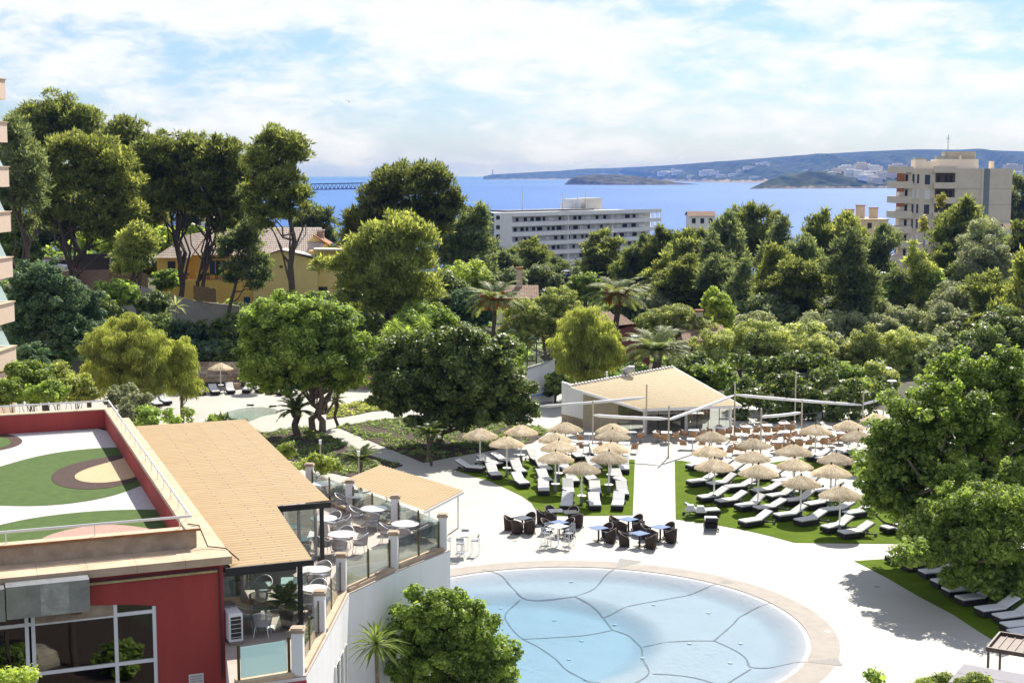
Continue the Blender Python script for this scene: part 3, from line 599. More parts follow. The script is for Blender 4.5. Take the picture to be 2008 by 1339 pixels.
# ---- raised dining terrace with glass balustrade
ZT = 5.12
def dining_terrace():
    P = {1: G(585, 1316, ZT), 2: G(628, 1237, ZT), 3: G(670, 1157, ZT), 4: G(772, 1110, ZT), 5: G(868, 1072, ZT), 6: G(775, 972, 6.42), 7: G(686, 942, 6.42), 8: G(607, 910, 6.42)}
    P0 = G(450, 1338, ZT); B = thing('dining_terrace', 'raised white dining terrace with glass balustrade and stone-capped posts', 'terrace', (P[3].x, P[3].y, 0)); org = Vector((P[3].x, P[3].y, 0))
    q = {k: (p.x - org.x, p.y - org.y) for k, p in P.items()}; q0 = (P0.x - org.x, P0.y - org.y)
    def off(p, d): return (p[0] + d[0], p[1] + d[1])
    wl = lambda x, y: (INV.inverted() @ Vector((x, y, 0)) - org)[:2]
    out = [q0, off(q[1], (.25, -.1)), off(q[2], (.28, 0)), off(q[3], (.28, -.1)), off(q[4], (.2, -.25)), off(q[5], (.3, -.15)), off(q[6], (.15, .2)), off(q[7], (.15, .2)), off(q[8], (.15, .25)), wl(0.1, 27), wl(0.02, 0.1)]
    inn = [(x * 1.0 - (0.12 if i in (1, 2, 3, 5) else 0), y + (0.05 if i < 5 else -.1)) for i, (x, y) in enumerate(out)]
    mb = MB(); mb.prism(out, -0.3, 5.0); mb.build('wall', M_WALLW, B)
    mb = MB(); mb.prism(out, 5.0, 5.04); mb.build('floor', mat('taupe_floor', (0.40, 0.33, 0.28), 0.6, scale=1.2, var=0.08), B)
    mt = M_STONE; steel = M_STEEL
    def post(k, w=0.17):
        x, y = q[k]; mb = MB(); mb.box(x - w, x + w, y - w, y + w, 5.04, 6.34); p = mb.build('post', M_WALLW, B)
        mb = MB(); mb.box(x - w - .05, x + w + .05, y - w - .05, y + w + .05, 6.342, 6.43); mb.box(x - w, x + w, y - w, y + w, 6.43, 6.47); mb.build('cap', M_STONE2, p)
    for k in P: post(k)
    def run(a, b, gm, mid=True):
        a = Vector((*a, 0)); b = Vector((*b, 0)); d = (b - a).normalized(); L_ = (b - a).length; n_ = Vector((-d.y, d.x, 0))
        s0 = a + d * .2; s1 = b - d * .2; k = max(3, int(L_ / 0.55))
        for i in range(k):
            c = s0.lerp(s1, i / k); e = s0.lerp(s1, (i + .985) / k); mb = MB(); mb.bar(c + Vector((0, 0, 5.10)) - n_ * .0, e + Vector((0, 0, 5.10)), .42, .115); mb.build('coping_tile', M_STONE, B)
        ps = [s0 + d * .08, (s0 + s1) / 2, s1 - d * .08] if mid else [s0 + d * .08, s1 - d * .08]
        for p in ps: mb = MB(); mb.bar(p + Vector((0, 0, 5.1)), p + Vector((0, 0, 6.2)), .075, .045, up=n_); mb.build('steel_post', M_BRASS, B)
        for c, e in zip(ps, ps[1:]):
            c = c + d * .06; e = e - d * .06; t = n_ * .008
            mb = MB(); mb.add([c - t + Vector((0, 0, 5.2)), e - t + Vector((0, 0, 5.2)), e - t + Vector((0, 0, 6.12)), c - t + Vector((0, 0, 6.12)), c + t + Vector((0, 0, 5.2)), e + t + Vector((0, 0, 5.2)), e + t + Vector((0, 0, 6.12)), c + t + Vector((0, 0, 6.12))],
                              [(0, 1, 2, 3), (7, 6, 5, 4), (3, 2, 6, 7), (0, 4, 5, 1), (0, 3, 7, 4), (1, 5, 6, 2)]); mb.build('glass_panel', gm, B)
    run(q0, q[1], GL_FROST, False)
    for a, b in ((1, 2), (2, 3), (3, 4), (4, 5), (5, 6), (6, 7), (7, 8)): run(q[a], q[b], GL_CLEAR)
    # red band under the front edge and a tall window in the white wall
    d = Vector((*out[1], 0)) - Vector((*out[0], 0)); d.normalize(); n_ = Vector((d.y, -d.x, 0)) * .02
    mb = MB(); mb.bar(Vector((*out[0], 2.4)) + n_, Vector((*out[1], 2.4)) + n_, .05, 5.0); mb.build('front_wall', M_RED, B)
    a = Vector((*out[2], 0)); b = Vector((*out[3], 0)); d = (b - a).normalized(); n_ = Vector((d.y, -d.x, 0)) * .03
    for s, zt in ((0.30, 3.6), (0.48, 3.6), (0.66, 3.6)):
        p = a.lerp(b, s); mb = MB(); mb.bar(p + n_ + Vector((0, 0, .6)), p + n_ + Vector((0, 0, zt)), .6, .05, up=n_); w = mb.build('window', GL_DARK, B)
        for e in (-.32, .32): mb = MB(); mb.bar(p + n_ * 1.5 + d * e + Vector((0, 0, .6)), p + n_ * 1.5 + d * e + Vector((0, 0, zt)), .06, .06, up=n_); mb.build('frame', M_WHITE, w)
    # lower ribbed canopy over the steps, on a white post
    c = [G(908, 962, 2.15), G(832, 1001, 2.15), G(668, 944, 3.1), G(745, 912, 3.1)]
    K = thing('steps_canopy', 'small tan ribbed canopy on a white post beside the terrace steps', 'canopy', (c[0].x, c[0].y, 0)); o = Vector((c[0].x, c[0].y, 0))
    e0 = c[1] - o; e1 = c[0] - o; r1 = c[3] - o; r0 = c[2] - o; V = []; nn = 104
    for i in range(nn + 1):
        t = i / nn; a = e0.lerp(r0, t); b = e1.lerp(r1, t); z = .06 * abs(math.sin(math.pi * (i % 4) / 4)); V += [a + Vector((0, 0, z)), b + Vector((0, 0, z))]
    mb = MB(); mb.add(V, [(2 * i, 2 * i + 1, 2 * i + 3, 2 * i + 2) for i in range(nn)]); mb.build('ribbed_sheet', MATS['tan_ribbed_panel'], K)
    for p, q_ in ((e0, e1), (r0, r1)): mb = MB(); mb.bar(p - Vector((0, 0, .1)), q_ - Vector((0, 0, .1)), .1, .14); mb.build('beam', M_WHITE, K)
    for p in (e1.lerp(r1, .06), e0.lerp(e1, .12), r1.lerp(e1, .08)): mb = MB(); mb.bar(Vector((p.x, p.y, 0)), Vector((p.x, p.y, p.z - .05)), .1); mb.build('post', M_WHITE, K)
dining_terrace()

# ---- pool bar pavilion with a tan barrel-tile roof
def pavilion():
    c1 = G(1258, 802, 2.2); c2 = G(1454, 795, 2.2); c3 = G(1114, 758, 3.4); pk = G(1321, 720, 4.1); org = Vector((c1.x, c1.y, 0))
    B = thing('pool_bar', 'white pool bar pavilion with tan barrel-tile roof and glazed front', 'pavilion', org)
    f = lambda p: p - org
    M_TILE = mat('tan_barrel_tile', (0.64, 0.53, 0.345), 0.85, scale=3.5, col2=(0.55, 0.44, 0.27), detail=7)
    tiled(f(c1), f(c2), f(pk), f(c3), 0.24, 0.38, .03, .018).build('roof', M_TILE, B)
    und = Vector((0, 0, -.1)); mb = MB(); a = [f(p) + und for p in (c1, c2, pk, c3)]; mb.quad(*a); mb.build('ceiling', M_WHITE, B)
    for p, q_ in ((c1, c2), (c1, c3), (c2, pk), (c3, pk)): mb = MB(); mb.bar(f(p) + und * .8, f(q_) + und * .8, .06, .2); mb.build('fascia', M_WHITE, B)
    rt = MB(); k = 34
    for i in range(k): p = f(c3).lerp(f(pk), (i + .5) / k) + Vector((0, 0, .08)); rt.box(p.x - .09, p.x + .09, p.y - .12, p.y + .12, p.z - .05, p.z + .06)
    tag(rt.build('ridge_tiles', M_WHITE, B), kind='stuff')
    zr = lambda x, y: 0
    def gl(u, v): p = G(u, v, 0); return Vector((p.x - org.x, p.y - org.y, 0))
    w0 = gl(1101, 827); w1 = gl(1143, 838); w2 = gl(1212, 846); w3 = gl(1263, 853); w4 = gl(1345, 845); w5 = gl(1432, 838)
    # roof plane height
    nrm = (f(c2) - f(c1)).cross(f(c3) - f(c1)).normalized(); zof = lambda p: f(c1).z - (nrm.x * (p.x - f(c1).x) + nrm.y * (p.y - f(c1).y)) / nrm.z - .13
    def wall(a, b, m_, name, base=0.0, top=None):
        mb = MB(); t = Vector((.1, .25, 0)); za = top or min(3.25, zof(a)); zb = top or min(3.05, zof(b))
        V = [a + Vector((0, 0, base)), b + Vector((0, 0, base)), Vector((b.x, b.y, zb)), Vector((a.x, a.y, za))]; V += [p + t for p in V]
        mb.add(V, [(0, 1, 2, 3), (7, 6, 5, 4), (3, 2, 6, 7), (0, 3, 7, 4), (1, 5, 6, 2)]); return mb.build(name, m_, B)
    wall(w0, w1, M_WALLW, 'wall', 0.65); wall(w0 - Vector((0, .03, 0)), w1 - Vector((0, .03, 0)), M_STONE2, 'stone_base', 0, 0.66)
    wall(w1, w2, mat('beige_render', (.52, .44, .32), .85, var=.05), 'wall')
    for i in range(2):
        a = w2.lerp(w3, i / 2); b = w2.lerp(w3, (i + .97) / 2); mb = MB(); mb.quad(a, b, Vector((b.x, b.y, 2.0)), Vector((a.x, a.y, 2.0))); mb.build('glass_panel', GL_DARK, B)
    for a_, b_, k in ((w3, w4, 3), (w4, w5, 4)):
        for i in range(k):
            a = a_.lerp(b_, i / k) + Vector((.05, .3, 0)); b = a_.lerp(b_, (i + .97) / k) + Vector((.05, .3, 0)); mb = MB(); mb.quad(a, b, Vector((b.x, b.y, 2.05)), Vector((a.x, a.y, 2.05))); mb.build('glass_panel', GL_DARK, B)
            mb = MB(); mb.bar(b, b + Vector((0, 0, 2.05)), .05); mb.build('mullion', M_BLACK, B)
    for p in (w3, w4, w5): mb = MB(); mb.bar(p, p + Vector((0, 0, 2.1)), .2); mb.build('post', M_WHITE, B)
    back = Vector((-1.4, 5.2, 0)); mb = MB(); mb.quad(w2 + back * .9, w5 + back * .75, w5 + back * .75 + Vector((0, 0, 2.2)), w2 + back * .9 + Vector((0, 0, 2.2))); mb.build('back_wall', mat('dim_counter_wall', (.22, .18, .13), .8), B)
    cn = w3.lerp(w5, .45) + back * .35; mb = MB(); mb.box(cn.x - 2.2, cn.x + 2.2, cn.y, cn.y + .6, 0, 1.05); mb.build('bar_counter', mat('counter', (.42, .38, .32), .5), B)
    mb = MB(); mb.box(cn.x - 2.3, cn.x + 2.3, cn.y - .1, cn.y + .7, 1.052, 1.1); mb.build('counter_top', M_WHITE, B)
    # curved metal vent cowl and a small white box on the roof
    v = f(A(1222, 741, 112.0)); mb = MB(); mb.tube([v + Vector((0, 0, -.3)), v + Vector((0, 0, .2)), v + Vector((.15, 0, .5)), v + Vector((.5, 0, .72)), v + Vector((.9, 0, .75))], [.3, .3, .34, .3, .24], 8); mb.build('vent_cowl', mat('grey_cowl', (.42, .42, .40), .6), B)
    mb = MB(); mb.box(v.x - .55, v.x + .55, v.y - .4, v.y + .4, v.z - .36, v.z - .2); mb.build('vent_base', M_WHITE, B)
    v = f(A(1190, 737, 113.5)); mb = MB(); mb.box(v.x - .07, v.x + .07, v.y - .1, v.y + .1, v.z - 1, v.z + .35); mb.build('roof_flue', M_WHITE, B)
pavilion()

# ---- yellow villa up the slope
def villa():
    Y0 = 182.0
    B0 = A(450, 545, Y0); gz = 2.4; org = Vector((B0.x, Y0, gz)); B = thing('yellow_villa', 'yellow ochre villa with old tile roofs among the pines', 'house', org)
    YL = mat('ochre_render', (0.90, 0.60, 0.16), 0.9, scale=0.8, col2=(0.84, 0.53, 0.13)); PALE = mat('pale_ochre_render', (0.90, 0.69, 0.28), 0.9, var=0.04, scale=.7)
    TI = mat('old_roof_tile', (0.68, 0.58, 0.50), 0.95, scale=2.6, col2=(0.42, 0.33, 0.27), detail=9); BL = mat('blue_shutter', (.02, .06, .16), .5); DW = mat('dark_window', (.02, .022, .03), .3)
    P = lambda u, v, y=Y0: A(u, v, y) - org
    X = lambda u, y=Y0: P(u, 500, y).x
    Z = lambda v, y=Y0: P(900, v, y).z
    eave = Z(499); ridge = Z(458)
    # long wing (front wall set back behind the balcony)
    yb = 0.0
    mb = MB(); mb.box(X(338), X(545), yb, yb + 9, -3, eave); mb.build('wall', YL, B)
    mb = MB(); mb.box(X(313), X(372), -1.5, yb - .01, -3, eave - .2); mb.build('wall', YL, B)
    tiled(Vector((X(375), -1.2, eave - .05)), Vector((X(640), -1.2, eave - .05)), Vector((X(622), 4.5, ridge + .6)), Vector((X(398), 4.5, ridge + .6)), .28, .45, .05).build('roof', TI, B)
    tiled(Vector((X(308), -2.2, eave - .35)), Vector((X(380), -2.2, eave - .35)), Vector((X(400), 3.0, ridge + .2)), Vector((X(360), 3.0, ridge - .3)), .28, .45, .05).build('roof', TI, B)
    # gabled block at the right
    g0 = X(505); g1 = X(628); gm = X(560); zl = Z(505); zt = Z(489); zr_ = Z(505)
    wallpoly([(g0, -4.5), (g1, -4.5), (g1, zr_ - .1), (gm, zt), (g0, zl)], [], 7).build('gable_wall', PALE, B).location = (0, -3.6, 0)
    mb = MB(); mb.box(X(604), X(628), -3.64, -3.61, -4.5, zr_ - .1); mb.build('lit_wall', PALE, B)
    tiled(Vector((g0 - .3, -4.0, zl - .1)), Vector((g0 - .3, 3.4, zl - .1)), Vector((gm, 3.4, zt + .15)), Vector((gm, -4.0, zt + .15)), .28, .45, .05).build('roof', TI, B)
    mb = MB(); mb.bar((gm, .3 - .5, zt + .12), (g1 + .9, .3 - .5, zr_ + .1), 7.6, .14, up=(0.2, 0, 1)); mb.build('roof', mat('pale_slab_roof', (.55, .52, .47), .9), B)
    hx0 = X(592); hx1 = X(634); hm = X(613); wallpoly([(hx0, zr_), (hx1, zr_), (hx1, Z(480)), (hm, Z(463)), (hx0, Z(482))], [], 3).build('upper_gable', PALE, B).location = (0, 1.5, 0)
    mb = MB(); mb.bar((hm - .1, 3, Z(461)), (hx1 + .6, 3, Z(481)), 4, .15, up=(.3, 0, 1)); mb.build('roof_edge', M_TERRA, B)
    ch = MB(); ch.box(X(617), X(630), 2.5, 3.3, Z(480), Z(456)); c = ch.build('chimney', mat('chimney_brick', (.45, .30, .22), .9), B)
    mb = MB(); mb.box(X(616), X(631), 2.4, 3.4, Z(454.5), Z(452)); mb.build('chimney_cap', TI, c)
    mb = MB(); mb.tube([(X(593.5), 3, Z(470)), (X(593.5), 3, Z(443))], .1); mb.build('flue_pipe', M_STEEL, B)
    mb = MB(); mb.bar((X(620), -2, Z(487)), (X(690), -1.5, Z(488)), 4, .2); mb.build('porch_roof', TI, B)
    mb = MB(); mb.box(X(664), X(672), -1, -.5, Z(492), Z(482)); mb.build('porch_chimney', MATS['chimney_brick'], B)
    mb = MB(); mb.box(X(610), X(690), -2.0, 3, -4.5, Z(490)); mb.build('porch_wall', PALE, B)
    # balcony
    zb = Z(546); mb = MB(); mb.box(X(340), X(505), -3.3, yb - .02, -4.5, zb); mb.build('balcony', YL, B)
    for k in range(24):
        x = X(400) + (X(495) - X(400)) * k / 23; mb = MB(); mb.lathe([(.07, 0), (.11, .15), (.05, .32), (.08, .4)], 6, (x, -3.2, zb)); mb.build('baluster', mat('terracotta_baluster', (.36, .16, .08)), B)
    for u in (398, 446, 495): mb = MB(); mb.box(X(u) - .2, X(u) + .2, -3.4, -3.0, zb, zb + .9); mb.build('balcony_pier', YL, B)
    # openings: lattice, blue shutter, glazed door, windows, lower doors
    def op(u0, u1, v0, v1, m_, y, name='window'): mb = MB(); mb.box(X(u0), X(u1), y - .06, y - .012, Z(v1), Z(v0)); return mb.build(name, m_, B)
    op(395, 405, 511, 530, mat('lattice_wood', (.16, .09, .04)), yb)
    op(411, 421, 511, 538, BL, yb, 'shutter'); op(423, 441, 511, 540, DW, yb, 'door'); op(459, 474, 512, 526, DW, yb); op(334, 349, 511, 530, DW, -1.5); op(478, 493, 515, 542, DW, yb)
    mb = MB(); mb.box(X(408), X(442), yb - .7, yb - .02, Z(506), Z(504)); mb.build('door_canopy', M_BLACK, B)
    op(486, 498, 578, 604, BL, -3.32, 'door'); op(511, 520, 578, 600, BL, -3.62, 'door'); op(557, 563, 517, 522, MATS['lattice_wood'], -3.62, 'vent'); op(627, 645, 560, 580, DW, -2.0)
    # things on the balcony
    for i, (u, v) in enumerate(((408, 545), (425, 545), (434, 545), (478, 545), (352, 546), (365, 548))):
        p = A(u, v, Y0 - 2.2); t = thing('potted_plant', 'terracotta pot with a small leafy plant on the villa balcony', 'plant', (p.x, p.y, org.z + zb), 0, 'pots on the villa balcony')
        MB().lathe([(.16, 0), (.24, .4), (.22, .4)], 8).build('pot', mat('terracotta_pot', (.36, .15, .07)), t)
        mb = MB(); r = random.Random(i)
        for k in range(60):
            c = Vector((r.gauss(0, .18), r.gauss(0, .18), .5 + abs(r.gauss(0, .22)))); d = Vector((r.gauss(0, 1), r.gauss(0, 1), r.gauss(0, 1))).normalized() * .12; e = d.orthogonal().normalized() * .07; mb.quad(c - d, c + e, c + d, c - e)
        mb.build('leaves', foliage('pot_leaf', (.03, .07, .012), (.1, .18, .03)), t)
villa()

# ---- white apartment hotel behind the trees, tan tower, other houses
def facade_building(): pass
def white_hotel():
    a = A(1003, 417, 430); b = A(1276, 408, 476); org = Vector((a.x, a.y, -16)); d = (Vector((b.x, b.y, 0)) - Vector((a.x, a.y, 0))); Lf = d.length; ang = math.atan2(d.y, d.x)
    B = thing('white_hotel', 'long white apartment hotel with banded balconies and a navy end panel', 'building', org, ang); top = a.z + 16
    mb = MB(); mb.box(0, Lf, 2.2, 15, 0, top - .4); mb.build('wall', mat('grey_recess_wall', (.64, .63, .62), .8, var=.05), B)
    nf = 8; fh = 3.0
    for k in range(nf):
        z = top - k * fh; h = 1.25
        if z < 1: break
        mb = MB(); mb.box(0.02, Lf + (5.5 if k < 3 else .5), -.1, .15, z - h - (0.0), z); mb.box(0.02, Lf, .151, 2.19, z - h, z - h + .25); mb.build('balcony_band', M_WALLW, B)
        r = random.Random(k)
        if k < nf - 1:
            x = 1.0; j = 0
            while x < Lf - 2:
                w = r.choice((1.1, 1.4, 2.2)); zz = z - h - .25
                mb = MB(); mb.box(x, x + w, 2.12, 2.19, zz - 1.35, zz - .2); mb.build('window', M_DARK if r.random() < .75 else M_WHITE, B); x += w + r.choice((.9, 1.6, 2.3)); j += 1
        for x in (0.1, Lf * .385, Lf * .71, Lf - .3): mb = MB(); mb.box(x, x + .35, .16, 2.1, z - fh, z - h); mb.build('partition', M_WALLW, B)
    e = A(968, 417, 428); f_ = A(950, 415, 440); ex = (Matrix.Translation(org) @ Matrix.Rotation(ang, 4, 'Z')).inverted()
    el = ex @ e; fl = ex @ f_
    mb = MB(); mb.prism([(0, -.05), (0, 14), (fl.x, 14), (fl.x, fl.y + 1), (el.x, el.y)], 0, top); mb.build('end_block', M_WALLW, B)
    mb = MB(); mb.bar(Vector((el.x - .3, el.y - .05, top / 2)), Vector((fl.x, fl.y + .95, top / 2)), .2, top - .05); mb.build('navy_panel', mat('navy_panel', (.012, .03, .075), .5), B)
    for v in (427, 446, 464): q = A(977, v, 426); p = ex @ q; mb = MB(); mb.box(p.x - .3, p.x + .3, p.y - .4, p.y + .6, p.z - .6, p.z + .6); mb.build('window', M_DARK, B)
    # roof top: solar panels, plant boxes, railing frame, masts
    mb = MB(); mb.box(1, Lf * .62, 3, 10, top + .01, top + .5); mb.build('roof_panels', mat('dark_roof', (.04, .05, .07), .6), B)
    def rb(u0, u1, v0, v1, m_, name, y=8):
        p = ex @ A(u0, v1, 455); q = ex @ A(u1, v0, 455); mb = MB(); mb.box(p.x, q.x, y, y + 6, top - .1, q.z); return mb.build(name, m_, B)
    rb(1175, 1196, 391, 410, M_WALLW, 'plant_room'); rb(1206, 1272, 390, 408, mat('cream_plant', (.66, .62, .54), .8), 'plant_room', 7); rb(1166, 1173, 398, 410, M_WALLW, 'chimney')
    for u, v0 in ((974, 368), (1131, 380), (1134, 384), (1194, 385), (1229, 374)):
        p = ex @ A(u, v0, 450); mb = MB(); mb.tube([(p.x, 6, top), (p.x, 6, p.z)], .12); mb.build('antenna', M_WHITE, B)
    mb = MB()
    for k in range(3): x = Lf + .5 + k * 2.3; mb.box(x, x + .35, 0.2, .55, top - 7.2, top - .2)
    mb.build('balcony_frame', M_WALLW, B)
white_hotel()
def tower():
    Yt = 288.0; o = A(1755, 500, Yt); org = Vector((o.x, Yt, -3)); B = thing('tan_apartment_tower', 'tan concrete apartment tower with corner balconies and rooftop chimneys', 'building', org, math.radians(-3))
    TAN = mat('tan_concrete', (.75, .65, .53), .9, scale=.5, var=.05); TAN2 = mat('tan_concrete_light', (.80, .71, .58), .9, var=.05)
    X = lambda u: A(u, 500, Yt).x - org.x
    Z = lambda v: A(1850, v, Yt).z - org.z
    mb = MB(); mb.box(X(1783), X(1975), 0, 14, -4, Z(331)); mb.build('wall', TAN, B)
    mb = MB(); mb.box(X(1921), X(1932), -.08, -.005, -4, Z(331)); mb.build('glazed_strip', mat('grey_glass_strip', (.22, .25, .29), .4), B)
    mb = MB(); mb.box(X(1916), X(1920), -.3, -.005, -4, Z(330)); mb.build('pilaster', TAN, B)
    for v in (370, 401, 432): mb = MB(); mb.box(X(1868), X(1974.6), -.03, -.004, Z(v + .5), Z(v)); mb.build('floor_joint', mat('joint', (.30, .23, .16)), B)
    fh = 29.2; AW = mat('terracotta_awning', (.42, .15, .06), .8)
    for k in range(7):
        v = 327 + fh * k     # top of the band above each storey
        # left balconies
        mb = MB(); mb.box(X(1748) - .0, X(1782), -1.6, 6, Z(v + (12 if k == 0 else 13)), Z(v)) ; mb.build('balcony', TAN, B)
        if k < 6:
            z1 = Z(v + 13); z0 = Z(v + fh)
            mb = MB(); mb.box(X(1768), X(1782.5), -.2, 5.9, z0, z1); mb.build('recess_wall', TAN2, B)
            mb = MB(); mb.box(X(1770), X(1775), -.26, -.21, z0 + .1, z1 - .3); mb.build('door', M_DARK, B)
            if k in (0, 1, 2): mb = MB(); mb.bar((X(1751), -1.5, z1 - (.9 if k == 0 else .35)), (X(1766), -1.5, z1 - (.9 if k == 0 else .35)), .05, 1.8 if k == 0 else .7); mb.build('awning', AW, B)
            mb = MB(); mb.bar((X(1750), -1.55, z0 + .25), (X(1782), -1.55, z0 + .25), .05); mb.build('railing', M_BLACK, B)
            # windows
            for u0, u1, a, b in ((1784, 1788, 15, 33), (1793, 1797, 15, 33), (1808, 1818, 16, 35)):
                mb = MB(); mb.box(X(u0), X(u1), -.05, .0 - .004, Z(v + b), Z(v + a)); w = mb.build('window', mat('blue_dark_window', (.03, .045, .08), .2) if (k + u0) % 3 else M_WHITE, B)
                mb = MB(); mb.box(X(u0) - .08, X(u1) + .08, -.12, -.055, Z(v + b + .8), Z(v + b)); mb.build('sill', TAN2, w)
            # loggia
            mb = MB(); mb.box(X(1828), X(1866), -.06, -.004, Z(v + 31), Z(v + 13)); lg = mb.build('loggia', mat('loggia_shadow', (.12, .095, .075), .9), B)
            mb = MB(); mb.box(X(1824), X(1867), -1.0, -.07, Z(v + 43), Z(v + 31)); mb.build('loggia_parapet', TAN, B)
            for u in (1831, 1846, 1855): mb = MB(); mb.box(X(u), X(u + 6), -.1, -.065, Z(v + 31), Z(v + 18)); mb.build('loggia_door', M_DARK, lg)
    mb = MB(); mb.box(X(1823), X(1867), -1.0, -.07, Z(339), Z(326)); mb.build('loggia_parapet', TAN, B)
    # roof structures
    def rb(u0, u1, v0, v1, y0, y1, m_, name): mb = MB(); mb.box(X(u0), X(u1), y0, y1, Z(v1), Z(v0)); return mb.build(name, m_, B)
    rb(1793, 1814, 313, 332, 2, 6, TAN2, 'roof_block'); rb(1814, 1842, 316, 332, 3, 8, TAN2, 'roof_block'); rb(1841, 1920, 312, 331.5, 4, 10, TAN2, 'roof_block'); rb(1862, 1917, 297, 312, 5, 10, mat('cream_roof', (.60, .52, .40), .9), 'lift_house')
    rb(1795, 1813, 309, 313, 3, 5, M_STEEL, 'chimney'); rb(1841, 1862, 306, 312, 5, 7, M_STEEL, 'chimney'); rb(1948, 1953, 316, 331, 5, 7, TAN2, 'chimney'); rb(1882, 1886, 305, 313, 3.8, 5, TAN2, 'chimney')
    mb = MB(); mb.tube([(X(1864.5), 6, Z(300)), (X(1864.5), 6, Z(263))], .07); mb.tube([(X(1861), 6, Z(271)), (X(1868), 6, Z(271))], .05); mb.build('antenna', M_STEEL, B)
tower()
def box_house(name, label, u0, u1, v0, v1, Y, wall, roofm=None, depth=8, pitch=1.2, windows=2, cat='house', group=None, chim=None, cw=.35):
    p = A(u0, v1, Y); q = A(u1, v0, Y); org = Vector((p.x, Y, min(p.z, tzf(p.x, Y)))); B = thing(name, label, cat, org, 0, group); w = q.x - p.x; h = q.z - org.z
    mb = MB(); mb.box(0, w, 0, depth, -.5, h); mb.build('wall', wall, B)
    if roofm:
        tiled((-.4, -.5, h), (w + .4, -.5, h), (w + .4, depth / 2, h + pitch), (-.4, depth / 2, h + pitch), .28, .45).build('roof', roofm, B)
        tiled((w + .4, depth + .5, h), (-.4, depth + .5, h), (-.4, depth / 2, h + pitch), (w + .4, depth / 2, h + pitch), .28, .45).build('roof', roofm, B)
        for x in (0.0, w): mb = MB(); mb.add([(x, 0, h), (x, depth, h), (x, depth / 2, h + pitch)], [(0, 1, 2)]); mb.build('gable', wall, B)
    else:
        mb = MB(); mb.box(-.2, w + .2, -.2, depth + .2, h, h + .25); mb.build('roof', M_STONE, B)
    for k in range(windows):
        x = w * (k + .5) / windows; mb = MB(); mb.box(x - .5, x + .5, -.05, -.004, h - 1.9, h - .6); wn = mb.build('window', M_DARK, B); mb = MB(); mb.box(x - .6, x + .6, -.12, -.052, h - 2.0, h - 1.9); mb.build('sill', M_WHITE, wn)
    if chim:
        for cx, ch in chim:
            mb = MB(); mb.box(w * cx - cw, w * cx + cw, depth * .4, depth * .4 + cw * 1.7, h, h + ch); c = mb.build('chimney', wall, B); mb = MB(); mb.box(w * cx - cw - .1, w * cx + cw + .1, depth * .4 - .1, depth * .4 + cw * 1.7 + .1, h + ch, h + ch + .2); mb.build('chimney_cap', M_TERRA, c)
    return B
M_PINK = mat('dusty_pink_render', (.36, .13, .13), .9, var=.06); M_ROOFT = mat('brown_roof_tile', (.34, .235, .17), .95, scale=2.6, col2=(.17, .11, .08), detail=9)
M_CREAM = mat('cream_render', (.60, .50, .36), .9, var=.05)
def pink_house():
    Y = 150.0; g0 = A(1216, 675, Y); org = Vector((g0.x, Y, 0)); B = thing('pink_house', 'dusty pink house gable with brown tile roof beside the tall palms', 'house', org, math.radians(8))
    X = lambda u: A(u, 660, Y).x - org.x
    Z = lambda v: A(1240, v, Y).z
    wallpoly([(X(1216), -.5), (X(1276), -.5), (X(1276), Z(655)), (X(1243), Z(636)), (X(1216), Z(646))], [], 9).build('wall', M_PINK, B)
    tiled((X(1180), -.4, Z(641)), (X(1244), -.4, Z(635)), (X(1244), 6, Z(628)), (X(1180), 6, Z(628)), .28, .45).build('roof', M_ROOFT, B)
    tiled((X(1280), 9, Z(656)), (X(1280), -.3, Z(656)), (X(1243), -.3, Z(634)), (X(1243), 9, Z(634)), .28, .45).build('roof', M_ROOFT, B)
    mb = MB(); mb.box(X(1116), X(1136), 2, 3.2, Z(640), Z(604)); c = mb.build('chimney', mat('crimson_render', (.33, .06, .09), .9), B); mb = MB(); mb.box(X(1114.5), X(1137.5), 1.8, 3.4, Z(602), Z(597)); mb.build('chimney_cap', M_ROOFT, c)
    mb = MB(); mb.box(X(1100), X(1216), 1, 8, -.5, Z(632)); mb.build('wing_wall', M_PINK, B); tiled((X(1095), .6, Z(633)), (X(1216), .6, Z(633)), (X(1216), 5, Z(620)), (X(1095), 5, Z(620)), .28, .45).build('wing_roof', M_ROOFT, B)
pink_house()
box_house('low_house', 'cream house with a white capped chimney behind the orange-fruited palm', 985, 1050, 585, 640, 165, M_CREAM, M_ROOFT, chim=((.52, 3.2),))
box_house('low_house', 'low cream house with terracotta chimney behind the blossoming trees', 1345, 1420, 668, 720, 142, M_CREAM, M_ROOFT, chim=((.45, 2.6),))
box_house('terrace_house', 'cream terrace house with tiled eave beyond the hedge', 1500, 1617, 694, 745, 140, M_CREAM, M_ROOFT, depth=6, windows=4)
box_house('beige_block', 'beige flat-roofed block with cream rooftop chimneys left of the tan tower', 1668, 1742, 432, 470, 330, mat('beige_brick', (.62, .53, .39), .9, var=.06), None, depth=14, windows=3, cat='building', chim=((.12, 2.2), (.42, 3.2), (.78, 2.6)), cw=.9)
box_house('cream_villa', 'cream villa with a wide tile roof beside the sea', 1352, 1402, 424, 450, 380, M_WALLW, M_ROOFT, windows=3)
box_house('white_house', 'small white house peeping over the right hand pines', 1985, 2060, 455, 470, 240, M_WALLW, M_ROOFT)
box_house('grey_house', 'pale flat house behind the left pine trunks', 395, 450, 430, 470, 215, M_WALLW, None)
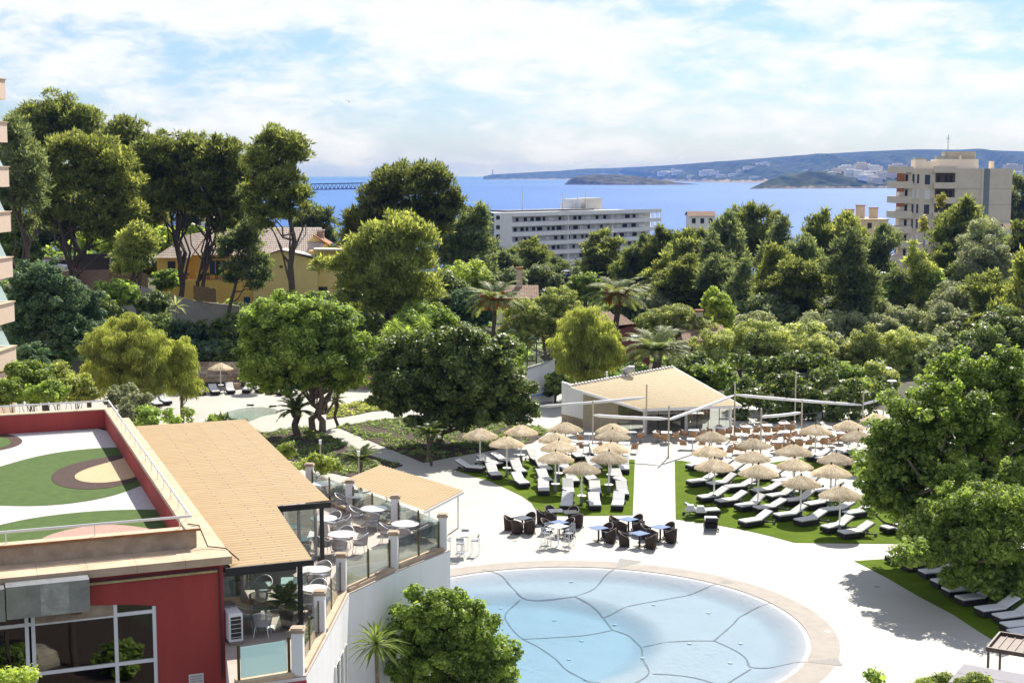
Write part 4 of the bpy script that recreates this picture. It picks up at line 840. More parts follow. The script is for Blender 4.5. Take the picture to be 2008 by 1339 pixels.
# left hotel wing seen edge-on: a stack of peach balconies
def balcony_wing():
    Yw = 90.0; e = A(16, 500, Yw); B = thing('hotel_wing', 'peach hotel wing with stacked balconies and frosted glass dividers', 'building', (e.x - 1.12, Yw, 0))
    PE = mat('peach_render', (.78, .60, .46), .85, var=.04); ZB = lambda v: A(16, v, Yw).z
    tops = (150, 237, 327, 418, 510, 600, 690)
    for i, v in enumerate(tops):
        z = ZB(v); mb = MB(); mb.box(-7, .1 * 0 + .25, -1.5, 3.2, z - 1.28, z - .02); mb.build('balcony', PE, B)
        mb = MB(); mb.box(-7, .32, -1.58, 3.3, z - .018, z + .05); mb.build('balcony_coping', M_STONE, B)
        zt = ZB(tops[i + 1]) if i + 1 < len(tops) else 0
        mb = MB(); mb.add([(.1, 2.6, z + .05), (-5, 2.6, z + .05), (-5, 2.6, z + 1.5), (-.55, 2.6, z + 1.5)], [(0, 1, 2, 3)]); mb.build('divider', GL_FROST, B)
    mb = MB(); mb.box(-14, -5.2, -2, 3, -.3, ZB(100)); mb.build('wall', PE, B)
    mb = MB(); mb.box(-9, .1, -1.2, 3.0, -.3, ZB(735)); mb.build('plinth', PE, B)
balcony_wing()
# far houses along the shore
def far_houses():
    r = random.Random(5); WH = mat('far_white', (.88, .86, .82), .9, var=.03); CR = mat('far_cream', (.80, .70, .58), .9, var=.04)
    def far(loftname, u, t, w, h, d, label, group, m_):
        p = LOFT[loftname](u, t); B = thing('shore_building', label, 'building', p, 0, group)
        mb = MB(); mb.box(-w / 2, w / 2, -d / 2, d / 2, -8, h); mb.build('wall', m_, B); mb = MB(); mb.box(-w * .3, w * .25, -d * .3, d * .3, h, h + h * .18); mb.build('roof_storey', m_, B)
        fl = max(1, int(h / 5))
        for k in range(fl): mb = MB(); mb.box(-w * .45, w * .45, -d / 2 - .4, -d / 2 - .05, h - 3.2 - k * 5, h - 1.8 - k * 5); mb.build('window_band', mat('far_window', (.38, .38, .40), .8), B)
    for u, t, w, h in ((1305, .18, 120, 30), (1330, .2, 90, 22), (1218, .3, 80, 16), (1182, .28, 90, 10), (1390, .2, 120, 28), (1415, .12, 60, 14), (1440, .22, 70, 12), (1470, .3, 80, 12), (1480, .1, 60, 10), (1356, .1, 60, 10)):
        far('hills', u, t, w, h, 60, 'pale seaside hotel far across the bay below the long hill', 'hotels far across the bay', WH)
    for i in range(26): far('hills', r.uniform(1270, 1640), r.uniform(.06, .42), r.uniform(25, 60), r.uniform(9, 15), 30, 'tiny pale villa scattered on the wooded far shore', 'villas on the far shore', r.choice((WH, CR)))
    for u, t, w, h in ((1660, .95, 55, 18), (1690, 1.0, 50, 22), (1640, .9, 30, 12), (1630, .55, 26, 13), (1668, .55, 40, 24), (1684, .45, 36, 26), (1700, .5, 34, 28), (1706, .3, 40, 20), (1690, .22, 30, 14), (1718, .2, 34, 18), (1725, .5, 36, 16), (1716, .85, 44, 16), (1742, .6, 50, 22), (1760, .8, 60, 24), (1985, .7, 60, 26), (1996, .4, 40, 20)):
        far('headland', u, t, w, h, 25, 'cream apartment block climbing the near headland across the water', 'apartment blocks on the headland', r.choice((CR, WH, CR)))
far_houses()
def far_bits():
    p = LOFT['hills'](966, .98); B = thing('lighthouse', 'tiny white lighthouse at the tip of the far headland', 'lighthouse', p); MB().lathe([(8, -5), (6, 40), (8, 42), (5, 48), (0.5, 56)], 8).build('tower', M_WHITE, B); MB().lathe([(5.1, 42.5), (5.1, 47.5)], 8).build('lantern', M_DARK, B)
    a = A(566, 373, 420); b = A(712, 370, 420); B = thing('crane_jib', 'blue lattice crane jib stretching in front of the sea', 'crane', a); w = b - a; h = 1.6; n = 18; BLU = mat('crane_blue', (.03, .09, .26), .5)
    for dz, dy in ((0, -.7), (0, .7), (h, 0)): mb = MB(); mb.tube([Vector((0, dy, dz)), w + Vector((0, dy, dz))], .13, 4); mb.build('chord', BLU, B)
    for i in range(n):
        for dy in (-.7, .7): mb = MB(); p = w * (i / n) + Vector((0, dy, 0)); q = w * ((i + .5) / n) + Vector((0, 0, h)); s = w * ((i + 1) / n) + Vector((0, dy, 0)); mb.tube([p, q, s], .08, 4); mb.build('brace', BLU, B)
    mb = MB(); mb.tube([w * .97 + Vector((0, 0, -30)), w * .97], .7, 4); mb.build('mast', BLU, B)
    p = A(685, 200, 120); B = thing('seagull', 'seagull gliding in the pale sky', 'bird', p, .4); mb = MB(); mb.tube([(0, -.22, 0), (0, -.1, .02), (0, .1, .01), (0, .25, 0)], [.015, .05, .055, .02], 6); mb.build('body', M_WHITE, B)
    for s in (-1, 1): mb = MB(); mb.add([(0, -.08, .03), (0, .08, .03), (s * .3, .04, .14), (s * .3, -.06, .14), (s * .62, -.06, .05)], [(0, 1, 2, 3), (3, 2, 4)]); mb.build('wing', mat('gull_grey', (.4, .4, .42)), B)
far_bits()
# ================================================================ VEGETATION
def unit(a): return a / (np.linalg.norm(a, axis=-1, keepdims=True) + 1e-9)
def clumps(env, rng, frac=0.34, dens=1.0, rmin=0.35, full=False):
    """scatter leaf clumps over the surface of big crown ellipsoids; env rows: cx cy cz rx ry rz"""
    C = []; R = []
    for cx, cy_, cz, rx, ry, rz in env:
        rm = (rx * ry * rz) ** (1 / 3); rs = max(rmin, frac * rm); n = max(5, int(dens * 3.2 * (rm / rs) ** 2))
        d = unit(rng.normal(size=(n, 3)))
        if not full: d[:, 2] = np.where(d[:, 2] < -0.35, -d[:, 2] * 0.6, d[:, 2])
        p = np.array([cx, cy_, cz]) + d * np.array([rx, ry, rz]) * rng.uniform(0.5, 1.06, (n, 1))
        C.append(p); R.append(rs * rng.uniform(0.65, 1.15, n))
        k = max(2, n // 4); C.append(np.array([cx, cy_, cz]) + rng.normal(size=(k, 3)) * np.array([rx, ry, rz]) * 0.25); R.append(rs * rng.uniform(.8, 1.2, k))
    return np.concatenate(C), np.concatenate(R)
def leaves(C, R, style, size, rng, cover=1.0, squash=0.75):
    """leaf faces for every clump; returns vertex and triangle/quad arrays (quads)"""
    area = {'broad': 0.30, 'needle': 0.22, 'weep': 0.30, 'fine': 0.26}[style] * size * size
    n = np.maximum(14, (cover * 4 * math.pi * R ** 2 * 0.62 / area).astype(int)); idx = np.repeat(np.arange(len(R)), n); N = len(idx)
    d = unit(rng.normal(size=(N, 3))); 
    if style == 'needle': d[:, 2] = np.where(d[:, 2] < -0.5, -d[:, 2], d[:, 2])
    rr = R[idx][:, None] * (rng.uniform(0.45, 1.05, (N, 1)) ** 0.7 + (rng.random((N, 1)) < .18) * rng.uniform(0, .5, (N, 1)))
    P = C[idx] + d * rr * np.array([1, 1, squash])
    s = size * np.clip(rng.lognormal(-.1, .45, (N, 1)), .35, 2.4)
    if style == 'needle':
        a = unit(d * 0.9 + np.array([0, 0, 0.55]) + rng.normal(size=(N, 3)) * 0.75); w = unit(np.cross(a, rng.normal(size=(N, 3))))
        V = np.stack([P, P + a * s * 0.5 + w * s * 0.17, P + a * s * 1.15, P + a * s * 0.5 - w * s * 0.17], 1)
    elif style == 'weep':
        a = unit(np.array([0, 0, -1.0]) + d * 0.35 + rng.normal(size=(N, 3)) * 0.3); w = unit(np.cross(a, rng.normal(size=(N, 3))))
        V = np.stack([P, P + a * s * 0.8 + w * s * 0.15, P + a * s * 2.0, P + a * s * 0.8 - w * s * 0.15], 1)
    else:
        nn = unit(d * 0.8 + np.array([0, 0, 0.7]) + rng.normal(size=(N, 3)) * 0.55); a = unit(np.cross(nn, rng.normal(size=(N, 3)))); w = np.cross(nn, a)
        k = 0.42 if style == 'broad' else 0.26
        V = np.stack([P - a * s * 0.55, P + w * s * k, P + a * s * 0.6, P - w * s * k], 1)
    return V.reshape(-1, 3), np.arange(N * 4, dtype=np.int32).reshape(-1, 4)
BARK = mat('pine_bark', (0.13, 0.10, 0.08), 0.95, scale=6, col2=(0.06, 0.045, 0.035), bump=0.6, bscale=14)
BARK2 = mat('pale_bark', (0.24, 0.19, 0.14), 0.95, scale=6, col2=(0.12, 0.09, 0.065), bump=0.5, bscale=14)
FO = {'pine': foliage('pine_needles', (0.038, 0.052, 0.022), (0.237, 0.270, 0.094), 0.44, 0.9),
      'pine2': foliage('bright_pine_needles', (0.070, 0.092, 0.032), (0.362, 0.397, 0.132), 0.46, 0.9),
      'pineg': foliage('grey_pine_needles', (0.055, 0.080, 0.045), (0.235, 0.275, 0.135), 0.40, 0.8),
      'broad': foliage('fresh_leaves', (0.050, 0.088, 0.026), (0.351, 0.452, 0.115), 0.46, 0.9),
      'dark': foliage('dark_leaves', (0.028, 0.050, 0.020), (0.210, 0.270, 0.084), 0.38, 0.9, 0.42),
      'ficus': foliage('ficus_leaves', (0.042, 0.075, 0.022), (0.317, 0.419, 0.101), 0.44, 0.9, 0.45),
      'lime': foliage('lime_leaves', (0.12, 0.17, 0.038), (0.425, 0.494, 0.127), 0.44, 0.7),
      'pepper': foliage('pepper_leaves', (0.10, 0.13, 0.036), (0.450, 0.488, 0.150), 0.44, 0.8),
      'olive': foliage('olive_leaves', (0.13, 0.155, 0.085), (0.36, 0.39, 0.24), 0.34, 0.8),
      'bloom': foliage('blossom_leaves', (0.10, 0.14, 0.045), (0.460, 0.494, 0.196), 0.42, 1.1, tip=(0.72, 0.67, 0.58)),
      'blue': foliage('bluish_leaves', (0.049, 0.112, 0.057), (0.123, 0.183, 0.101), 0.32, 0.6, tip=(0.20, 0.26, 0.22)),
      'palm': foliage('palm_fronds', (0.07, 0.095, 0.035), (0.27, 0.31, 0.12), 0.34, 0.6),
      'gold': foliage('golden_leaves', (0.18, 0.19, 0.05), (0.44, 0.40, 0.10), 0.4, 0.6),
      'ground': foliage('groundcover_leaves', (0.085, 0.144, 0.051), (0.295, 0.384, 0.132), 0.41, 0.8)}
def wiggle(a, b, n, amp, rng):
    a = np.array(a, float); b = np.array(b, float); pts = [a + (b - a) * t for t in np.linspace(0, 1, n + 1)]
    for p in pts[1:-1]: p += rng.normal(size=3) * amp
    return [Vector(p) for p in pts]
def make_tree(name, label, cat, base, env, kind, style, size, trunk_r, seed, bark=None, group=None, forks=1, limbs=8, cover=1.0, frac=0.25, dens=1.25, squash=0.75, fork_h=0.45, trunk_to=None, min_v=None):
    """one tree: Empty at its foot, a trunk with limbs, a crown of leaf faces. env in world coordinates"""
    rng = np.random.default_rng(seed); base = Vector(base); T_ = thing(name, label, cat, base, 0, group)
    if style == 'needle': cover *= .82
    e = np.array(env, float); e[:, :3] -= np.array(base); C, R = clumps(e, rng, frac, dens, .3, full=style != 'needle')
    V, Fq = leaves(C, R, style, size, rng, cover, squash); ob('crown', np_mesh('crown', V, Fq, FO[kind]), T_)
    mb = MB(); cen = (e[:, :3] * e[:, 3:4]).sum(0) / e[:, 3].sum(); low = (e[:, 2] - e[:, 5]).min(); top = cen if trunk_to is None else np.array(trunk_to, float) - np.array(base)
    for f in range(forks):
        off = rng.normal(size=3) * 0.25 * trunk_r * 4 if forks > 1 else np.zeros(3); off[2] = 0
        tt = top + (rng.normal(size=3) * e[:, 3].mean() * (0.35 if forks > 1 else .08)); pts = wiggle(off - np.array([0, 0, .4]), tt, 7, trunk_r * 0.8, rng); k = len(pts)
        mb.tube(pts, [trunk_r / (forks ** .5) * (1.25 - 0.95 * i / (k - 1)) for i in range(k)], 8)
        order = rng.permutation(len(C))[:limbs]
        for i in order:
            s = pts[min(k - 2, max(2, int((0.35 + 0.5 * rng.random()) * (k - 1))))]; q = C[i]
            if q[2] < s.z - .5: s = pts[2]
            lp = wiggle(s, q, 4, trunk_r * 0.9, rng); mb.tube(lp, [trunk_r * .42, trunk_r * .33, trunk_r * .25, trunk_r * .16, trunk_r * .07], 5)
    mb.build('trunk', bark or BARK, T_); return T_
def env_px(blobs, Y, rng, dy=1.0, depth=0.95):
    """blobs: (u, v, ru, rv[, dY]) read from the photo -> ellipsoids at distance Y"""
    out = []
    for b in blobs:
        yy = Y + (b[4] if len(b) > 4 else rng.uniform(-1, 1) * dy); c = A(b[0], b[1], yy); k = yy / F; out.append((c.x, c.y, c.z, b[2] * k, (b[2] * .5 + b[3] * .5) * k * depth, b[3] * k))
    return out
TR = np.random.default_rng(3)
def tree_px(name, label, cat, foot, Y, blobs, kind, style, tr, seed, size=None, **kw):
    """foot: photo column of the trunk; the foot stands on the ground at distance Y"""
    x = (foot - 1004) / F * Y * 1.0 / 1.0; z = kw.pop('z', None); z = max(0.0 if Y < 130 else -99, tzf(x, Y)) if z is None else z
    if style == 'needle' and len(blobs) > 2:
        blobs = list(blobs) + [(b[0] + random.uniform(-.5, .5) * b[2], b[1] + b[3] * random.uniform(.7, 1.15), b[2] * .62, b[3] * .5) for b in blobs if random.random() < .75]
    e = env_px(blobs, Y, TR, kw.pop('dy', 1.0)); sz = (size or max(0.10, Y * 0.0017)) * (1.02 if style == 'needle' else .88)
    return make_tree(name, label, cat, (x, Y, z), e, kind, style, sz, tr, seed, **kw)
N_ = 'needle'
g = 'pines on the slope round the yellow villa'
tree_px('pine_tree', 'tall spreading pine with the highest dark dome, behind the peach hotel wing', 'pine', 60, 190, [(95, 245, 75, 55), (150, 250, 55, 50), (35, 275, 45, 45), (70, 310, 65, 45), (175, 290, 45, 40)], 'pine', N_, .4, 1, .36, group=g, limbs=12)
tree_px('pine_tree', 'bright umbrella pine with a forked trunk beside the parked cars', 'pine', 148, 160, [(150, 305, 65, 45), (95, 345, 50, 45), (205, 325, 60, 50), (235, 375, 50, 45), (160, 365, 70, 40), (75, 395, 45, 35), (120, 425, 60, 28), (250, 425, 40, 35), (200, 430, 55, 35)], 'pine2', N_, .42, 2, .32, group=g, forks=2, limbs=10, trunk_to=A(155, 400, 160))
tree_px('pine_tree', 'grey green pine squeezed beside the peach hotel balconies', 'pine', 45, 140, [(28, 275, 35, 40), (45, 330, 40, 55), (30, 390, 45, 50), (60, 370, 30, 40)], 'pineg', N_, .3, 3, .3, group=g)
tree_px('pine_tree', 'dark dense pine between the umbrella pine and the villa', 'pine', 262, 182, [(240, 280, 55, 42), (275, 310, 50, 45), (250, 350, 60, 55), (285, 390, 50, 50), (215, 300, 40, 40)], 'pine', N_, .36, 4, .34, group=g, limbs=10)
tree_px('pine_tree', 'dark pine leaning with three bare trunks left of the blue shutter', 'pine', 352, 170, [(335, 310, 55, 45), (310, 350, 50, 50), (360, 345, 50, 50), (330, 400, 55, 45), (385, 300, 40, 35), (290, 300, 30, 30)], 'pine', N_, .42, 5, .33, group=g, forks=2, limbs=6, trunk_to=A(350, 400, 170))
tree_px('pine_tree', 'olive green pine overhanging the villa roof', 'pine', 385, 168, [(430, 310, 50, 40), (455, 345, 45, 50), (415, 360, 55, 50), (440, 405, 50, 45), (400, 405, 40, 40), (470, 380, 30, 40)], 'pine', N_, .34, 6, .32, group=g, forks=2, limbs=9, trunk_to=A(430, 380, 168))
tree_px('pine_tree', 'tall narrow pine with a long bare trunk before the villa gable', 'pine', 583, 150, [(548, 285, 45, 38), (520, 320, 38, 45), (575, 310, 32, 45), (545, 355, 52, 40), (510, 380, 36, 35), (565, 395, 36, 30), (535, 420, 45, 28), (595, 385, 18, 22)], 'pine', N_, .36, 7, .28, group=g, limbs=10, trunk_to=A(558, 330, 150))
tree_px('pine_tree', 'young pale pine with a thick dark trunk by the reed fence', 'pine', 268, 146, [(268, 470, 36, 30), (252, 500, 32, 28), (285, 490, 26, 30), (262, 525, 22, 22)], 'pine2', N_, .38, 8, .26, group=g, limbs=6)
tree_px('pine_tree', 'slender pine screening the villa balcony', 'pine', 438, 156, [(480, 485, 32, 32), (500, 520, 36, 28), (470, 530, 34, 26), (510, 545, 26, 22), (455, 480, 26, 26), (490, 455, 26, 26)], 'pineg', N_, .2, 9, .26, group=g, limbs=8, trunk_to=A(475, 470, 156))
tree_px('pine_tree', 'soft grey pine just behind the villa chimney', 'pine', 628, 225, [(628, 440, 28, 40), (600, 450, 28, 35), (640, 470, 25, 30)], 'pineg', N_, .3, 10, .4, group=g)
tree_px('pine_tree', 'huge dark pine dome standing out against the sea', 'pine', 790, 195, [(800, 370, 70, 50), (845, 360, 45, 42), (750, 390, 50, 45), (860, 415, 48, 45), (790, 430, 75, 45), (715, 435, 45, 38), (885, 400, 25, 35), (700, 460, 35, 30)], 'pine', N_, .5, 11, .36, group='pines in front of the sea', limbs=14)
tree_px('pine_tree', 'bright green rounded pine in front of the huge dark dome', 'pine', 770, 146, [(775, 460, 55, 42), (815, 470, 40, 42), (735, 490, 50, 42), (790, 520, 70, 48), (700, 520, 40, 35), (655, 525, 42, 22), (745, 560, 72, 45), (815, 570, 50, 45), (760, 605, 75, 36), (690, 560, 30, 30)], 'pine2', N_, .45, 12, .27, group='pines in front of the sea', limbs=12)
tree_px('pine_tree', 'ragged grey green pine next to the white hotel navy panel', 'pine', 905, 205, [(925, 435, 32, 30), (945, 420, 14, 22), (900, 470, 50, 40), (935, 490, 40, 40), (880, 510, 45, 40)], 'pineg', N_, .34, 13, .36, group='pines in front of the sea')
# round pines in front of the white hotel and over the right-hand wood
ARCH = []
def arch(kind, env, seed, size=.29, frac=.25, dens=1.0, style=N_, cover=.9):
    t = make_tree('pine_tree', 'bushy pine', 'pine', (0, 0, 0), env, kind, style, size, .3, seed, frac=frac, dens=dens, limbs=7, cover=cover); ARCH.append(t); return Spawner(t)
def rand_env(seed, cone):
    r = np.random.default_rng(seed); out = []; n = 11
    for i in range(n):
        t = (i + .5) / n; rad = (3.2 * (1 - t) ** .75 + .55) if cone else 3.5 * math.sqrt(max(.08, 1 - (2 * t - .85) ** 2 * .85)); a = r.uniform(0, 6.28); o = rad * r.uniform(.15, .6); q = rad * r.uniform(.42, .7)
        out.append((math.cos(a) * o, math.sin(a) * o, 1.9 + t * (8.3 if cone else 7.2), q, q, q * r.uniform(.7, 1.0)))
    return out
class Pick:
    def __init__(s, sps): s.s = sps; s.i = 0
    def __call__(s, *a): s.i += 1; return s.s[s.i % len(s.s)](*a)
SPA = {'a': Pick([arch('pineg', rand_env(21, False), 21), arch('pineg', rand_env(22, False), 22)]), 'b': Pick([arch('pine', rand_env(23, False), 23), arch('pine', rand_env(24, False), 24), arch('pine', rand_env(25, False), 25)]),
       'c': Pick([arch('pineg', rand_env(26, True), 26), arch('pineg', rand_env(27, True), 27)]), 'd': Pick([arch('pine2', rand_env(28, False), 28), arch('pine2', rand_env(29, True), 29)])}
SZ = {'a': (10.0, 3.7), 'b': (10.0, 3.7), 'c': (10.8, 3.2), 'd': (10.0, 3.6)}
LAB = {'a': 'grey green bushy pine in the wood %s', 'b': 'dark rounded pine in the wood %s', 'c': 'pale cone-shaped pine in the wood %s', 'd': 'bright green pine in the wood %s'}
def wood(kind, u, vt, hw, vb, where, Y=None):
    """pine from the archetypes: column, top row, half width in px, foot row"""
    Hh, Rr = SZ[kind]
    if Y is None:
        Y = 150.0
        for _ in range(30):
            x = (u - 1004) / F * Y; Y2 = G(u, vb, tzf(x, Y)).y; Y = Y * .6 + max(128, min(420, Y2)) * .4
    x = (u - 1004) / F * Y; z = tzf(x, Y); top = A(u, vt, Y).z; h = max(2.0, top - z); r = max(hw * 1.12 * Y / F, h / 3.6)
    SPA[kind]((x, Y, z), random.uniform(0, 6.28), ('tall ' if h > 13.5 else 'low ' if h < 9 else '') + ('broad ' if r > 4.6 else 'slim ' if r < 3.2 else '') + LAB[kind] % where, 'pines of the wood ' + where, (r / Rr, r / Rr, h / Hh))
for a in (('a', 955, 462, 42, 560), ('b', 1052, 458, 45, 580), ('a', 1008, 478, 40, 570), ('b', 1185, 442, 58, 585), ('c', 1130, 520, 30, 600), ('d', 925, 500, 40, 575), ('a', 1088, 500, 36, 590), ('a', 985, 488, 42, 575), ('b', 1240, 478, 40, 600)): wood(*a, 'before the white hotel')
for a in (('b', 1290, 432, 45, 600), ('a', 1262, 452, 36, 600), ('b', 1345, 438, 55, 610), ('c', 1395, 448, 55, 615), ('a', 1425, 405, 48, 600), ('b', 1475, 388, 60, 590), ('c', 1530, 415, 55, 610), ('a', 1578, 450, 48, 620), ('b', 1620, 398, 40, 600), ('d', 1655, 405, 40, 600),
          ('c', 1668, 436, 66, 655), ('c', 1458, 500, 46, 650), ('b', 1345, 490, 62, 640), ('a', 1405, 490, 50, 640), ('b', 1560, 500, 60, 650), ('a', 1730, 430, 30, 600), ('d', 1300, 500, 50, 630), ('b', 1610, 500, 40, 640), ('d', 1510, 470, 40, 640), ('b', 1520, 405, 36, 560), ('a', 1380, 415, 30, 560), ('b', 1376, 440, 46, 590)):
    wood(*a, 'right of the white hotel')
for a in (('d', 1795, 478, 52, 640), ('b', 1885, 372, 62, 600), ('a', 1935, 440, 62, 600), ('b', 1988, 330, 44, 560), ('b', 2010, 420, 50, 600), ('a', 1890, 500, 50, 620), ('b', 1955, 520, 70, 690), ('d', 2000, 480, 60, 700), ('b', 1850, 470, 40, 610), ('b', 1960, 400, 30, 560), ('a', 1760, 520, 40, 640), ('b', 1920, 610, 60, 720), ('b', 1990, 590, 60, 720)):
    wood(*a, 'beside the tan tower')
for a in (('b', 30, 420, 40, 560), ('b', 200, 420, 40, 540), ('a', 320, 440, 50, 560), ('b', 90, 430, 40, 560), ('b', 560, 440, 40, 530), ('b', 670, 470, 40, 560), ('a', 130, 440, 40, 540), ('b', 15, 330, 50, 560), ('b', 105, 345, 48, 560), ('a', 185, 350, 50, 560), ('b', 300, 355, 50, 560), ('a', 372, 362, 46, 560), ('b', 462, 345, 40, 560), ('b', 235, 350, 46, 560), ('a', 500, 400, 40, 550)): wood(*a, 'on the slope behind the villa', 218)

def shrub_px(name, label, cat, u, v, ru, rv, Y, kind, style, seed, group=None, size=None, tr=.07, extra=(), **kw):
    z = kw.pop('z', None); foot = kw.pop('foot', u)
    return tree_px(name, label, cat, foot, Y, [(u, v, ru, rv)] + list(extra), kind, style, tr, seed, size=size or max(.09, Y * .0016), group=group, z=z, limbs=kw.pop('limbs', 5), frac=kw.pop('frac', .38), **kw)
# garden trees
tree_px('broadleaf_tree', 'big fresh green tree with a forked trunk beside the small pool', 'tree', 605, 107.5, [(595, 620, 95, 50), (650, 650, 75, 55), (540, 650, 70, 55), (600, 690, 125, 55), (510, 700, 48, 40), (690, 690, 48, 45), (560, 735, 80, 32), (660, 735, 60, 32)], 'broad', 'broad', .34, 31, .17, bark=BARK2, forks=2, limbs=12, z=0.03, trunk_to=A(615, 700, 107.5))
tree_px('broadleaf_tree', 'wide dark glossy tree shading the planted bed', 'tree', 852, 103, [(880, 680, 80, 48), (950, 700, 70, 50), (800, 710, 70, 52), (870, 745, 115, 58), (975, 770, 75, 52), (780, 770, 62, 45), (900, 805, 115, 36), (1010, 795, 48, 32), (760, 745, 40, 35)], 'dark', 'broad', .3, 32, .19, bark=BARK2, forks=2, limbs=10, z=0.03)
tree_px('pepper_tree', 'yellow green weeping pepper tree between the red building and the small pool', 'tree', 250, 108, [(250, 640, 42, 28), (215, 680, 52, 40), (275, 680, 55, 50), (225, 735, 62, 42), (285, 735, 48, 40), (180, 740, 22, 30)], 'pepper', 'weep', .25, 33, .13, bark=BARK2, z=0, limbs=10)
tree_px('pepper_tree', 'darker weeping pepper tree next to the yellow green one', 'tree', 350, 111, [(355, 690, 32, 30), (345, 725, 42, 40), (365, 755, 34, 24)], 'pepper', 'weep', .16, 34, .13, bark=BARK2, z=0, limbs=7)
tree_px('pepper_tree', 'round weeping pepper tree behind the pool bar', 'tree', 1150, 124, [(1150, 640, 50, 35), (1125, 675, 45, 40), (1185, 680, 40, 42), (1150, 710, 62, 38)], 'pepper', 'weep', .28, 35, .15, bark=BARK2, z=-.2, limbs=9)
tree_px('broadleaf_tree', 'massive dark ficus spreading over the right side of the terrace', 'tree', 1905, 71, [(1900, 745, 95, 58), (1990, 740, 72, 60), (1830, 795, 95, 62), (1930, 810, 105, 72), (1785, 855, 85, 60), (1750, 910, 85, 58), (1850, 895, 115, 80), (1970, 890, 90, 90), (1770, 970, 80, 50), (1860, 985, 85, 55), (1725, 955, 52, 40), (2060, 800, 90, 100), (1745, 860, 50, 45), (1820, 1010, 60, 36)], 'ficus', 'broad', .4, 36, .15, bark=BARK2, z=0, forks=2, limbs=12, cover=.55, dens=1.0, frac=.22, trunk_to=A(1900, 880, 71))
tree_px('broadleaf_tree', 'bright green feathery tree overhanging the dark loungers', 'tree', 2015, 63.5, [(1930, 985, 95, 50), (1870, 1020, 85, 46), (1990, 1010, 70, 60), (1960, 1060, 80, 52), (1845, 1070, 75, 42), (1990, 1110, 60, 50), (1910, 1110, 70, 34), (1815, 1035, 60, 40), (1790, 1080, 40, 30), (1960, 1150, 60, 24), (1870, 1130, 40, 20), (1895, 945, 75, 45, 3), (1985, 945, 70, 50, 3), (1930, 1010, 60, 40)], 'broad', 'broad', .3, 37, .13, bark=BARK2, z=0, limbs=14, cover=.5)
tree_px('shrub_tree', 'round glossy green tree growing before the white terrace wall', 'tree', 880, 50, [(850, 1195, 75, 48), (905, 1220, 75, 52), (820, 1240, 55, 45), (870, 1285, 110, 55), (960, 1290, 60, 50), (930, 1340, 100, 50), (800, 1320, 40, 40)], 'ficus', 'broad', .12, 38, .11, z=0, limbs=10, bark=BARK2)
tree_px('blossom_tree', 'wide pale blossoming tree above the hedge', 'tree', 1450, 138, [(1440, 690, 80, 38), (1510, 670, 70, 34), (1395, 680, 45, 30), (1570, 695, 55, 30), (1480, 655, 60, 25), (1600, 680, 40, 25)], 'bloom', 'fine', .2, 39, .2, bark=BARK2, limbs=14, cover=.7)
tree_px('blossom_tree', 'pale blossoming tree right of the terrace house', 'tree', 1690, 142, [(1690, 680, 50, 38), (1660, 700, 32, 28)], 'bloom', 'fine', .16, 40, .2, bark=BARK2, limbs=9, cover=.75)
tree_px('blossom_tree', 'rounded blossoming tree beyond the white garden lamps', 'tree', 1790, 142, [(1770, 680, 50, 38), (1825, 690, 45, 38), (1800, 720, 65, 26)], 'bloom', 'fine', .18, 41, .2, bark=BARK2, limbs=9, cover=.75)
tree_px('blossom_tree', 'light green flowering tree between the two tall palms', 'tree', 1080, 138, [(1045, 615, 55, 32), (1095, 595, 42, 28), (1020, 650, 40, 28), (1085, 640, 38, 32)], 'bloom', 'fine', .18, 42, .19, bark=BARK2, limbs=9, cover=.85)
tree_px('blossom_tree', 'light green flowering tree right of the pink house', 'tree', 1330, 146, [(1330, 625, 48, 28), (1290, 630, 40, 26), (1370, 650, 36, 30)], 'bloom', 'fine', .18, 43, .2, bark=BARK2, limbs=8, cover=.8)
tree_px('broadleaf_tree', 'lime green young tree beside the blossoming tree', 'tree', 1410, 150, [(1405, 595, 30, 26), (1420, 620, 26, 26), (1395, 575, 14, 12)], 'lime', 'broad', .14, 44, .2, bark=BARK2, limbs=6)
tree_px('broadleaf_tree', 'dark blue green evergreen mass below the peach balconies', 'tree', 80, 112, [(70, 560, 62, 62), (110, 600, 62, 55), (60, 640, 60, 60), (130, 650, 50, 50), (90, 690, 70, 40)], 'blue', 'broad', .25, 45, .2, bark=BARK, z=1, limbs=8, cover=.9)
tree_px('broadleaf_tree', 'bluish shrub tree in front of the evergreen mass', 'tree', 165, 116, [(160, 590, 40, 40), (150, 630, 50, 40), (180, 660, 32, 32)], 'blue', 'broad', .16, 46, .18, z=1, limbs=6, cover=.85)
g = 'grey olive bushes in the wood'
for i, (u, v, ru, rv, Y) in enumerate(((1605, 640, 48, 28, 165), (1660, 635, 40, 28, 168), (1300, 582, 48, 26, 190), (1265, 575, 30, 22, 195), (1870, 590, 48, 32, 175), (1855, 625, 42, 26, 165), (1730, 640, 40, 24, 165), (1570, 600, 40, 30, 180), (1920, 470, 40, 40, 200), (1930, 510, 45, 40, 195), (1480, 640, 45, 22, 165), (1770, 620, 36, 22, 172))):
    shrub_px('olive_bush', 'grey green rounded olive bush among the pines', 'bush', u, v, ru, rv, Y, 'olive', 'fine', 60 + i, g, extra=((u + ru * .5, v + rv * .3, ru * .6, rv * .7), (u - ru * .5, v + rv * .35, ru * .6, rv * .7)), cover=.8)
g = 'green bushes filling the garden behind the pool bar'
kk = ['broad', 'ficus', 'dark', 'pineg', 'lime', 'ficus']
